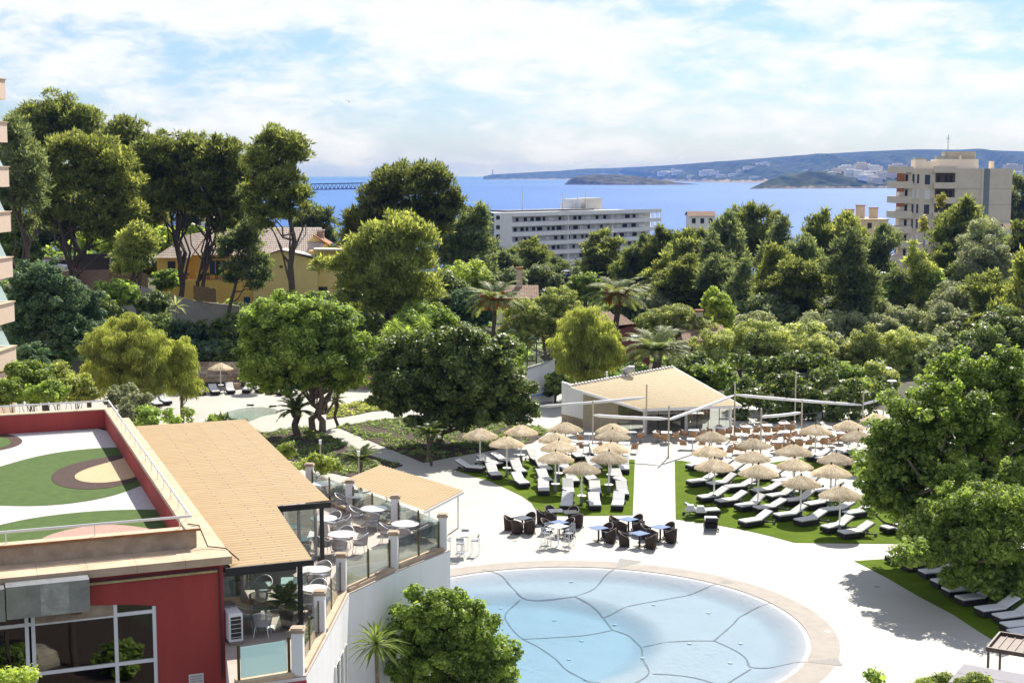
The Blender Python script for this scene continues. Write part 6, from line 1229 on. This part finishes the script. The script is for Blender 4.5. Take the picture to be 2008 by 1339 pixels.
SP_T1 = Spawner(make_table('dining_table', 'white square dining table', 'sq', .4, .75, WTOP, CHROME)); SP_T2 = Spawner(make_table('wicker_set_table', 'blue-grey topped table', 'sq', .40, .74, BTOP, BRW, base=.24)); SP_T3 = Spawner(make_table('round_table', 'round white terrace table', 'rd', .56, .75, WTOP, WTOP, False))
SP_T4 = Spawner(make_table('glass_table', 'square pale glass table', 'sq', .42, .75, PTOP, WHM)); SP_T5 = Spawner(make_table('grey_top_table', 'dark glass topped table', 'sq', .42, .74, GTOP, BRW, base=.24))
def around(sp, c, z, angs, dist, label, group, jit=.12):
    for a in angs:
        b = math.radians(a) + random.uniform(-jit, jit); d = dist * random.uniform(.95, 1.1); x = c.x + math.sin(b) * d; y = c.y + math.cos(b) * d
        sp((x, y, z), -b, label, group)          # back (+y of the chair) points away from the table
tg = 'tan chairs of the pool bar'
for i, (u, v, an) in enumerate(((1411.6, 838, (0, 90, 180, 270)), (1463.6, 835.6, (0, 95, 185, 265)), (1504, 833, (0, 120, 190, 270)), (1538, 829, (60, 150, 210, 0)), (1455.6, 851, (90, 250)), (1502, 849.6, (90, 170, 270)), (1538, 846, (80, 180)), (1523.7, 865, (0, 110, 180)), (1566.7, 858, (10, 120, 190, 260)), (1613, 855, (90, 180, 270)), (1645.6, 848, (80, 190, 270)), (1664, 843, (90, 270, 0)), (1307, 847, (90, 185, 270, 300)), (1360, 842, (90, 190, 270)),
                                (1358, 860, (90, 260)), (1411, 874, (0, 100, 190)), (1156, 850, (95, 265)), (1156, 866, (95, 265)), (1224, 868, (90, 265)), (1237, 846, (80, 110, 270)), (1462, 868, (250, 200)), (1590, 843, (250, 100)))):
    p = G(u, v, .75); lb = 'between the fan-shaped lawn and the pool bar' if u < 1260 else 'in front of the pool bar glazing' if u < 1420 else 'before the tall hedge'
    SP_T1((p.x, p.y, 0), random.uniform(-.2, .2), 'white square dining table ' + lb, 'white dining tables'); around(SP_TAN, p, 0, an, .66, 'tan woven tub chair at a white table ' + lb, tg)
# ---- brown wicker sets near the pool
e5 = lambda x, y: (960 + x / 5.284, 980 + y / 5.284)
for (x, y), sp, an, rot, lab in (((340, 182), SP_T5, (-80, 35, 150, 205), .75, 'left of the white bar stools'), ((690, 108), SP_T5, (-95, -25, 205), .2, 'on the edge of the fan-shaped lawn'), ((840, 122), SP_T5, (15, 150), .2, 'on the edge of the fan-shaped lawn'), ((720, 228), SP_T2, (-60, 50, 130), .75, 'just behind the white bar stools'), ((1440, 196), SP_T2, (-70, 45, 140, 215), .75, 'in the middle of the brown sets'),
                                 ((1130, 285), SP_T2, (45, 125), .6, 'with only two armchairs beside the stools'), ((1555, 342), SP_T2, (-85, 130), .65, 'with a bare pedestal facing the pool'), ((1770, 276), SP_T2, (-75, 45, 140, 220), .75, 'nearest the wide lawn')):
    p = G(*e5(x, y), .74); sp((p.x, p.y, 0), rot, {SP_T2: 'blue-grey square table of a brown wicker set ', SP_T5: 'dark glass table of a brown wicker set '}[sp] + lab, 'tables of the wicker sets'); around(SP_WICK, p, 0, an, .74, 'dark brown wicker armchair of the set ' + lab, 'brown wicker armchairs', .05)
# ---- white bar tables and stools
def make_stool():
    t = thing('bar_stool', 'white bar stool', 'stool')
    for sx, sy in ((-1, -1), (1, -1), (-1, 1), (1, 1)): MB().tube([(sx * .2, sy * .2, 0), (sx * .17, sy * .17, .75 if sy < 0 else 1.08)], .014, 6).build('leg', WHM, t)
    bevel_box(-.2, .2, -.2, .2, .74, .79, .015).build('seat', GREYC, t); bevel_box(-.2, .2, .16, .19, .92, 1.09, .01).build('backrest', GREYC, t)
    for s in (-1, 1): MB().bar((-.19, s * .19, .3), (.19, s * .19, .3), .02).build('footrest', WHM, t)
    for s in (-1, 1): MB().tube([(s * .185, -.19, .95), (s * .185, .17, .97)], .013, 5).build('armrest', WHM, t)
    return t
SP_ST = Spawner(make_stool()); SP_BT = Spawner(make_table('bar_table', 'white high bar table', 'sq', .42, 1.06, WTOP, WHM, base=.28))
for (u, v), an, lab in ((e5(712, 268), (-115, 60, 125, 235, -40), 'in front of the brown wicker sets'), ((906, 1047), (10, 95, 185, 265), 'below the white terrace corner')):
    p = G(u, v, 1.06); SP_BT((p.x, p.y, 0), .75 if u > 950 else .1, 'white high bar table ' + lab, 'bar tables'); around(SP_ST, p, 0, an, .72, 'white bar stool with grey seat ' + lab, 'bar stools', .08)
# ---- restaurant terrace
zf = 5.045
for u, v, an, rl in ((636.5, 947, (-20, 130, 200), 1), (699, 971, (-80, 140), .8), (733, 996, (-90, 25, 90, 185), 1), (794.7, 1025.7, (-95, 20, 80, 120, 185), 1), (671, 1046, (10, 95, 185, 250), 1), (634, 1015, (20, 80, 130), 1), (623, 1115, (10, 180), .8), (617, 1152, (10, 185), .8)):
    p = G(u, v, zf + .75); SP_T3((p.x, p.y, zf), 0, 'round white table on the raised dining terrace' if rl == 1 else 'smaller round white table at the terrace balustrade', 'round terrace tables', (rl, rl, 1)); around(SP_ROPE, p, zf, an, .68 * rl + .06, 'grey rope chair at a round white table on the raised terrace', 'rope chairs of the terrace', .12)
for u, v, an in ((506, 1147, (175, 5)), (521.5, 1187, (180, 250)), (575, 1137, (200,)), (572, 1032, (190,)), (592, 1057, (180,))):
    p = G(u, v, zf + .75); SP_T4((p.x, p.y, zf), .15, 'pale glass square table inside the glazed dining room', 'glass tables of the dining room'); around(SP_ROPE, p, zf, an, .7, 'rope chair inside the glazed dining room', 'rope chairs of the dining room')
def pot_palm(u, v, z, lab, seed):
    p = G(u, v, z); B = palm(u, 0, p.y, .75, 22, lab, seed, False, .05, .6, z, .5, 'dark', trunk=False); B.location = (p.x, p.y, z)
    for ch in B.children: ch.location.z = -(A(u, 0, p.y).z - z) + .8
    MB().lathe([(.17, 0), (.24, .5), (.22, .5)], 4).build('planter', mat('dark_planter', (.05, .045, .04), .5), B); MB().tube([(0, 0, .45), (0, 0, 1.0)], .03).build('stem', BARK, B)
pot_palm(562, 1228, zf, 'potted palm behind the glass front of the dining room', 51); pot_palm(462, 1165, zf, 'dark potted palm deep in the glazed dining room', 52)
a_ = G(462, 1262, 5.05); t = thing('air_conditioner', 'white air conditioning unit against the red wall behind frosted glass', 'air conditioner', a_, PHI + .05); bevel_box(-.22, .22, -.1, .9, .1, 1.0, .02).build('casing', M_WHITE, t); MB().box(-.16, .16, -.125, -.102, .2, .9).build('grille', M_BLACK, t)
for k in range(5): MB().box(-.16, .16, -.135, -.126, .25 + .14 * k, .262 + .14 * k).build('grille_bar', M_WHITE, t)
for s in (-.05, .7): MB().box(-.2, .2, s, s + .08, 0, .1).build('foot', M_STEEL, t)
# ---- furled sun sails: posts, rolled cloth, guy ropes
PST = mat('varnished_post', (.55, .48, .36), .5, var=.08); posts = {}
for k, (u, vb, vt) in dict(a=(1129, 832, 748), b=(1162, 887, 788), c=(1267, 859, 755), d=(1310.5, 897, 796.5), e=(1439.6, 854, 750), f=(1491.4, 888, 804), g=(1571, 873, 785), h=(1558.5, 831, 736), i=(1691.6, 830, 768), j=(1731.5, 825, 756)).items():
    p = G(u, vb, 0); top = A(u, vt, p.y).z; posts[k] = p; t = thing('sail_post', 'tall pale sail post beside the pool bar tables', 'post', p, 0, 'sail posts'); MB().tube([(0, 0, 0), (0, 0, top)], .06, 8).build('shaft', PST, t); MB().lathe([(.22, 0), (.2, .03)], 14).build('foot_plate', M_STEEL, t); MB().lathe([(.07, 0), (.05, .05)], 8, (0, 0, top)).build('cap', M_STEEL, t)
def furl(p, u0, v0, q, u1, v1, lab):
    a = A(u0, v0, p.y if p is not None else 107); b = A(u1, v1, q.y); o = thing('furled_sail', lab, 'sail', a); d = b - a; n = 12
    MB().tube([d * (i / n) + Vector((0, 0, -.04 * math.sin(math.pi * i / n))) for i in range(n + 1)], [.05] + [.115 + .008 * math.sin(i * 2.1) for i in range(1, n)] + [.05], 8).build('rolled_cloth', M_WALLW, o)
furl(None, 1058, 797, posts['c'], 1267, 779, 'furled white sail reaching over the wide dark tree side'); furl(posts['b'], 1163, 814, posts['d'], 1310, 821, 'furled white sail before the beige bar wall'); furl(posts['d'], 1311, 823, posts['e'], 1439, 775, 'furled white sail slanting across the bar glazing')
furl(posts['e'], 1441, 774, posts['i'], 1690, 794, 'longest furled white sail along the tall hedge'); furl(posts['i'], 1692, 792, posts['j'], 1731, 780, 'short furled white sail at the hedge end'); furl(posts['f'], 1493, 817, posts['g'], 1570, 809, 'short furled white sail over the tan chairs')
for a, va, b, ub, vb in (('g', 812, 'i', 1691, 800), ('e', 815, 'f', 1491, 817), ('f', 815, 'h', 1558, 770)):
    p = A(1004 + posts[a].x / posts[a].y * F * .993, va, posts[a].y); p.x = posts[a].x; q = A(ub, vb, posts[b].y); t = MB().tube([(0, 0, 0), q - p], .012, 4).build('guy_rope', M_BLACK); t.location = p; tag(t, 'thin dark guy rope between two sail posts', 'rope', 'guy ropes')
# ---- table tennis table
p = G(1062, 789, 0); t = thing('tennis_table', 'bright blue table tennis table under the dark tree', 'table', p, .3); bevel_box(-1.37, 1.37, -.76, .76, .73, .76, .006).build('table_top', mat('bright_blue', (.08, .32, .75), .5), t); MB().box(-.01, .01, -.8, .8, .765, .9).build('net', M_BLACK, t)
for sx in (-1, 1):
    for sy in (-1, 1): MB().tube([(sx * 1.1, sy * .6, 0), (sx * 1.1, sy * .6, .73)], .025).build('leg', M_BLACK, t)
# ---- day beds at the lower right
def daybed(c, w, d, rz, label, canopy):
    t = thing('day_bed', label, 'daybed', c, rz); MB().box(-w / 2, w / 2, -d / 2, d / 2, .15, .4).build('base', M_WICK, t); bevel_box(-w / 2 + .05, w / 2 - .05, -d / 2 + .05, d / 2 - .05, .402, .55, .04).build('mattress', M_CUSH, t)
    br = mat('brown_aluminium', (.085, .055, .045), .4)
    for sx in (-1, 1):
        for sy in (-1, 1): MB().bar((sx * (w / 2 - .05), sy * (d / 2 - .05), 0), (sx * (w / 2 - .05), sy * (d / 2 - .05), 2.05), .08).build('post', br, t)
    for a, b in (((-w / 2, -d / 2), (w / 2, -d / 2)), ((w / 2, -d / 2), (w / 2, d / 2)), ((w / 2, d / 2), (-w / 2, d / 2)), ((-w / 2, d / 2), (-w / 2, -d / 2))): MB().bar((a[0], a[1], 2.12), (b[0], b[1], 2.12), .07, .16).build('frame_beam', br, t)
    if canopy: bevel_box(-w / 2 - .05, w / 2 + .05, -d / 2 - .05, d / 2 + .05, 2.21, 2.30, .03).build('canopy', mat('grey_canvas', (.27, .26, .285), .9, var=.03), t); MB().bar((-w / 2, 0, 2.305), (w / 2, 0, 2.305), .02, .006).build('seam', M_STONE2, t)
    else: MB().box(-w / 2 + .04, w / 2 - .04, -d / 2 + .04, d / 2 - .04, 2.05, 2.07).build('slat_panel', mat('brown_roof_sheet', (.13, .075, .06), .35), t); [MB().bar((-w / 2 + .3 * k, -d / 2, 2.09), (-w / 2 + .3 * k, d / 2, 2.09), .03).build('slat', br, t) for k in range(1, int(w / .3))]
p = G(1985, 1270, 2.1); daybed((p.x + .45, p.y + .2, 0), 2.1, 2.1, -.55, 'brown framed day bed without its canopy beside the edge lawn', False)
p = G(1960, 1335, 2.25); daybed((p.x - .1, p.y - .0, 0), 2.7, 2.1, -.55, 'day bed with a pale grey canvas canopy behind the lime hedge', True)
# ---- walls and fences
BRK = [mat('wall_stone_%d' % i, c, .95, scale=3, var=.2, bump=.5, bscale=12) for i, c in enumerate(((.50, .36, .23), (.42, .34, .27), (.56, .39, .22), (.34, .25, .19), (.54, .45, .34)))]
def stone_wall(a, b, h, label, sw=.75, sh=.36, th=.4, seed=0):
    d = b - a; L_ = d.length; B = thing('stone_wall', label, 'wall', a, math.atan2(d.y, d.x)); r = random.Random(seed); MB().box(0, L_, .06, th, -.3, h - .03).build('core', M_STONE2, B); z = 0.0; n = 0
    while z < h - .05:
        hh = min(sh * r.uniform(.8, 1.2), h - z); x = 0.0
        while x < L_:
            w = min(sw * r.uniform(.6, 1.4), L_ - x)
            if w > .15 and n < 290: o = r.uniform(0, .05); bevel_box(x + .012, x + w - .012, -o, .1, z + .012, z + hh - .012, .02).build('stone', r.choice(BRK), B); n += 1
            x += w
        z += hh
a = G(372, 757, 0); b = G(560, 757, 0); stone_wall(a, b, 2.3, 'rough stone retaining wall behind the small pool loungers')
a = G(560.5, 757, 0); b = G(735, 764, 0); stone_wall(a, b, 1.9, 'lower stone retaining wall behind the forked tree', seed=1)
a = G(180, 757, 0); b = G(371, 757, 0); stone_wall(a, b, 2.3, 'stone retaining wall behind the pepper trees', seed=2)
def slab_wall(px, zs, hs, Yv, m_, name, label, th=.3, cat='wall'):
    """wall following photo columns; zs foot heights and hs tops given as photo rows at distance Yv"""
    pts = [A(u, v, y) for (u, v), y in zip(px, Yv)]; B = thing(name, label, cat, (pts[0].x, pts[0].y, pts[0].z - hs)); o = Vector((pts[0].x, pts[0].y, pts[0].z - hs))
    for a, b in zip(pts, pts[1:]):
        a = a - o; b = b - o; mb = MB(); V = [a - Vector((0, 0, hs + 2)), b - Vector((0, 0, hs + 2)), b, a]; V += [p + Vector((0, th, 0)) for p in V]; mb.add(V, [(0, 1, 2, 3), (7, 6, 5, 4), (3, 2, 6, 7), (0, 3, 7, 4), (1, 5, 6, 2)]); mb.build('wall_section', m_, B)
    return B, o, pts
CLAY = mat('clay_render', (.30, .20, .15), .9, var=.1); GREYW = mat('grey_render', (.33, .30, .27), .9, var=.1, scale=1)
slab_wall([(70, 532), (140, 531), (212, 529)], 0, 3, [162, 161, 160], CLAY, 'road_wall', 'clay coloured wall below the parked cars')
slab_wall([(213, 551), (262, 553), (300, 570), (380, 590), (470, 600)], 0, 3, [158, 157, 156, 156, 157], GREYW, 'slope_wall', 'long grey retaining wall stepping down below the villa')
slab_wall([(1035, 720), (1062, 712), (1088, 703)], 0, 2.0, [121, 122, 123], M_WALLW, 'garden_wall', 'white garden wall left of the pepper tree')
def fence(px, Yv, h, n, m_, label, name='reed_fence', w=.05):
    pts = [A(u, v, y) for (u, v), y in zip(px, Yv)]; o = pts[0].copy(); B = thing(name, label, 'fence', o); tot = sum((b - a).length for a, b in zip(pts, pts[1:])); k = 0
    for a, b in zip(pts, pts[1:]):
        m = max(2, int(n * (b - a).length / tot)); a = a - o; b = b - o
        for i in range(m): p = a.lerp(b, (i + .5) / m); MB().bar(p, p + Vector((0, 0, h * random.uniform(.94, 1.04))), w, w * .6).build('slat', m_, B)
        for z in (.2, h * .8): MB().bar(a + Vector((0, .05, z)), b + Vector((0, .05, z)), .05).build('rail', m_, B)
REED = mat('reed', (.26, .17, .08), .9, var=.25, scale=8)
fence([(214, 551), (262, 553), (290, 565)], [158, 157, 156.5], 1.5, 60, REED, 'tan reed fence on the retaining wall by the pines', w=.14)
fence([(380, 588), (425, 594)], [155.8, 156.3], 1.6, 30, REED, 'orange brown reed fence below the villa balcony', w=.14)
fence([(1030, 727), (1060, 718), (1085, 708)], [120.5, 121.5, 122.5], 1.3, 26, M_BLACK, 'dark metal bar fence above the white garden wall', 'bar_fence', .035)
a = A(155, 530, 166); MBf = thing('screen_fence', 'solid black screen fence beside the road', 'fence', (a.x, 166, a.z)); MB().box(0, 3.6, 0, .1, 0, 1.9).build('screen', M_BLACK, MBf); MB().box(3.6, 3.75, 0, .12, 0, 2.1).build('post', M_STEEL, MBf)
a = A(75, 527, 172); MBf = thing('garden_wall', 'pale stone garden wall behind the parked cars', 'wall', (a.x, 172, a.z - 1)); MB().box(0, 3.0, 0, .3, 0, 2.4).build('wall_section', M_STONE, MBf)
# green tubular frames of the playground
for u, v, Y, lab in ((1043, 705, 125, 'green tubular playground arch above the bar fence'), (1003, 690, 128, 'green tubular playground arch behind the yuccas')):
    p = A(u, v, Y); t = thing('playground_frame', lab, 'playground', p, .6); MB().tube([(-.5, 0, -.5), (-.5, 0, 1.5), (-.4, 0, 1.85), (0, 0, 2.0), (.4, 0, 1.85), (.5, 0, 1.5), (.5, 0, -.5)], .06, 8).build('arch_tube', mat('green_tube', (.02, .11, .08), .4), t)
# ---- garden lamps
def lamp(u, vt, vb, Y, label, z=None, mush=True):
    t_ = A(u, vt, Y); z = tzf(t_.x, Y) if z is None else z; t = thing('garden_lamp', label, 'lamp', (t_.x, Y, z), 0, 'garden lamps'); h = t_.z - z; MB().tube([(0, 0, 0), (0, 0, h - .3)], .05, 6).build('pole', M_STEEL, t)
    if mush: MB().lathe([(.12, -.35), (.14, -.12), (.45, -.08), (.4, 0), (.1, .05)], 14, (0, 0, h)).build('lamp_head', M_WHITE, t)
    else: MB().lathe([(.08, -.3), (.1, 0)], 8, (0, 0, h)).build('lamp_head', M_WHITE, t)
for u, vt, Y in ((1740, 721, 131), (1749, 746, 125), (1246, 658, 128), (1732, 534, 200), (1832, 553, 200)): lamp(u, vt, 0, Y, 'white mushroom-headed garden lamp on a pole')
lamp(703, 884, 0, 84, 'slim bollard lamp by the fan palm', 0, False); lamp(628, 862, 0, 93, 'short green bollard lamp in the shaded bed', 0, False)
# ---- cars
def make_car(name, label, paint):
    t = thing(name, label, 'car'); prof = [(-2.1, .35), (-2.1, .75), (-1.9, .92), (-1.0, 1.0), (-.45, 1.42), (.95, 1.45), (1.6, 1.05), (2.05, .95), (2.1, .6), (2.1, .35)]
    V = []; 
    for s, ins in ((-1, 1), (1, 1)): V += [(x, s * (.86 if z < 1.02 else .68), z) for x, z in prof]
    n = len(prof); mb = MB(); mb.add(V, [tuple(range(n)), tuple(range(2 * n - 1, n - 1, -1))] + [(i, n + i, n + (i + 1) % n, (i + 1) % n) for i in range(n)]); mb.build('body', paint, t)
    for s in (-1, 1): MB().add([(-.85, s * .80, 1.03), (-.42, s * .70, 1.38), (.9, s * .70, 1.40), (1.4, s * .80, 1.05)], [(0, 1, 2, 3)]).build('side_window', M_DARK, t)
    MB().add([(-1.0, -.75, 1.03), (-1.0, .75, 1.03), (-.48, .62, 1.42), (-.48, -.62, 1.42)], [(0, 1, 2, 3)]).build('windscreen', M_DARK, t)
    for x in (-1.3, 1.3):
        for s in (-1, 1): mb = MB(); mb.lathe([(.32, -.1), (.32, .1)], 14); mb.v = [(x + a, s * .8 + c, .32 + b) for a, b, c in mb.v]; w = mb.build('wheel', M_BLACK, t); mb = MB(); mb.lathe([(.18, -.115), (.18, .115)], 10); mb.v = [(x + a, s * .8 + c, .32 + b) for a, b, c in mb.v]; mb.build('rim', M_STEEL, w)
    for s in (-1, 1): MB().box(-2.12, -2.09, s * .55 - .15, s * .55 + .15, .65, .8).build('headlight', M_WHITE, t); MB().box(2.09, 2.12, s * .55 - .15, s * .55 + .15, .7, .85).build('tail_light', mat('tail_red', (.4, .02, .02)), t)
    return t
PW = mat('car_white', (.7, .7, .7), .25, var=.02); PD = mat('car_dark', (.03, .03, .04), .25, var=.02); PR_ = mat('car_red', (.3, .02, .03), .25, var=.02); PB = mat('car_blue', (.04, .07, .14), .25, var=.02)
CA = [Spawner(make_car('parked_car', 'car', m_)) for m_ in (PW, PD, PR_, PB)]
def car(k, u, v, Y, rz, lab, group='cars parked beyond the garden'): p = A(u, v, Y); CA[k]((p.x, Y, p.z), rz, lab, group)
car(0, 96, 535, 166, math.pi, 'white parked car on the road above the clay wall', 'cars on the upper road'); car(2, 137, 533, 169, math.pi, 'dark red parked car behind the pine trunk', 'cars on the upper road')
for k, u, v, lab in ((0, 1108, 533, 'white car at the far end of the car park'), (3, 1120, 532, 'blue car behind the white one in the car park'), (0, 1110, 541, 'white car in the middle of the car park'), (1, 1121, 541, 'black car in the middle of the car park'), (3, 1124, 547, 'dark blue car at the near end of the car park'), (0, 1107, 547, 'white car at the near end of the car park')): car(k, u, v, 275 - (v - 532) * 1.6, .6, lab)
p = A(1106, 556, 250); mb = MB(); mb.prism([(-5, -16), (5, -16), (7, 32), (-5, 32)], -.3, 0); o = mb.build('car_park', mat('pale_asphalt', (.30, .29, .27), .9, var=.1)); o.location = p; tag(o, kind='structure')
# ---- stroller-like dark bundle, planter pots at the small pool
for i, (u, v) in enumerate(((491, 795), (535, 797))): p = G(u, v, 0); t = thing('grab_rail', 'small dark step at the edge of the kidney pool', 'step', (p.x, p.y, 0), .1, 'pool steps'); MB().box(-.3, .3, -.12, .12, 0, .1).build('tread', M_WICK, t)
p = G(637, 807, 0); t = thing('waste_bin', 'tall dark slatted waste bin beside the yellowish bed', 'bin', p); MB().box(-.22, .22, -.22, .22, 0, .95).build('body', M_WICK, t); MB().box(-.25, .25, -.25, .25, .952, 1.0).build('lid', M_BLACK, t)
p = G(463, 762, 0); t = thing('stone_planter', 'pale stone planter at the retaining wall', 'planter', p); MB().lathe([(.35, 0), (.5, .55), (.42, .55)], 12).build('bowl', M_STONE, t)

# ---- garden in front of the red building (seen mirrored in its panes)
def front_garden():
    mb = MB(); mb.prism([(-24, 14), (-2, 14), (-3, 35.8), (-24, 35.8)], -.3, .05); struct('planting_bed', mb, m_soil); r = random.Random(3)
    for i in range(9):
        x = r.uniform(-20, -6); y = r.uniform(22, 34); q = r.uniform(.5, 1.2); mb = MB(); mb.lathe([(.9, -.2), (1.05, .2), (.8, .6), (.35, .85)], 9); mb.v = [(a * q * (1 + .25 * math.sin(7 * a + i)), b * q * (1 + .2 * math.cos(5 * b + i)), c * q) for a, b, c in mb.v]
        o = mb.build('boulder', mat('limestone_boulder', (.50, .45, .36), .9, scale=2, col2=(.25, .22, .17), bump=.6, bscale=6)); o.location = (x, y, .05); tag(o, 'pale limestone boulder in the garden mirrored by the red building', 'boulder', 'boulders of the mirrored garden')
    for i in range(4): B = palm(600, 900, 60, 1.7, 26, 'small fan palm in the garden mirrored by the red building', 70 + i, False, .14, .7, 0, .5, 'palm'); B['group'] = 'palms of the mirrored garden'; B.location = (-18 + 3.6 * i, 27 + 2 * (i % 2), -2.2)
    for i in range(5): make_tree('border_shrub', 'leafy shrub in the garden mirrored by the red building', 'shrub', (-20 + 3.4 * i, 31 - 2.5 * (i % 2), 0), [(-20 + 3.4 * i, 31 - 2.5 * (i % 2), .7, .9, .9, .8)], 'ficus', 'broad', .16, .05, 400 + i, group='shrubs of the mirrored garden', limbs=3)
front_garden()

for u, v in ((1623, 1238), (1720, 1150), (1290, 930), (1010, 1060)):
    p = G(u, v, 0); o = MB().lathe([(.16, 0), (.15, .008)], 16).build('drain_cover', mat('drain_steel', (.22, .21, .19), .5)); o.location = (p.x, p.y, .002); tag(o, 'round grey drain cover in the pale paving', 'drain', 'drain covers')
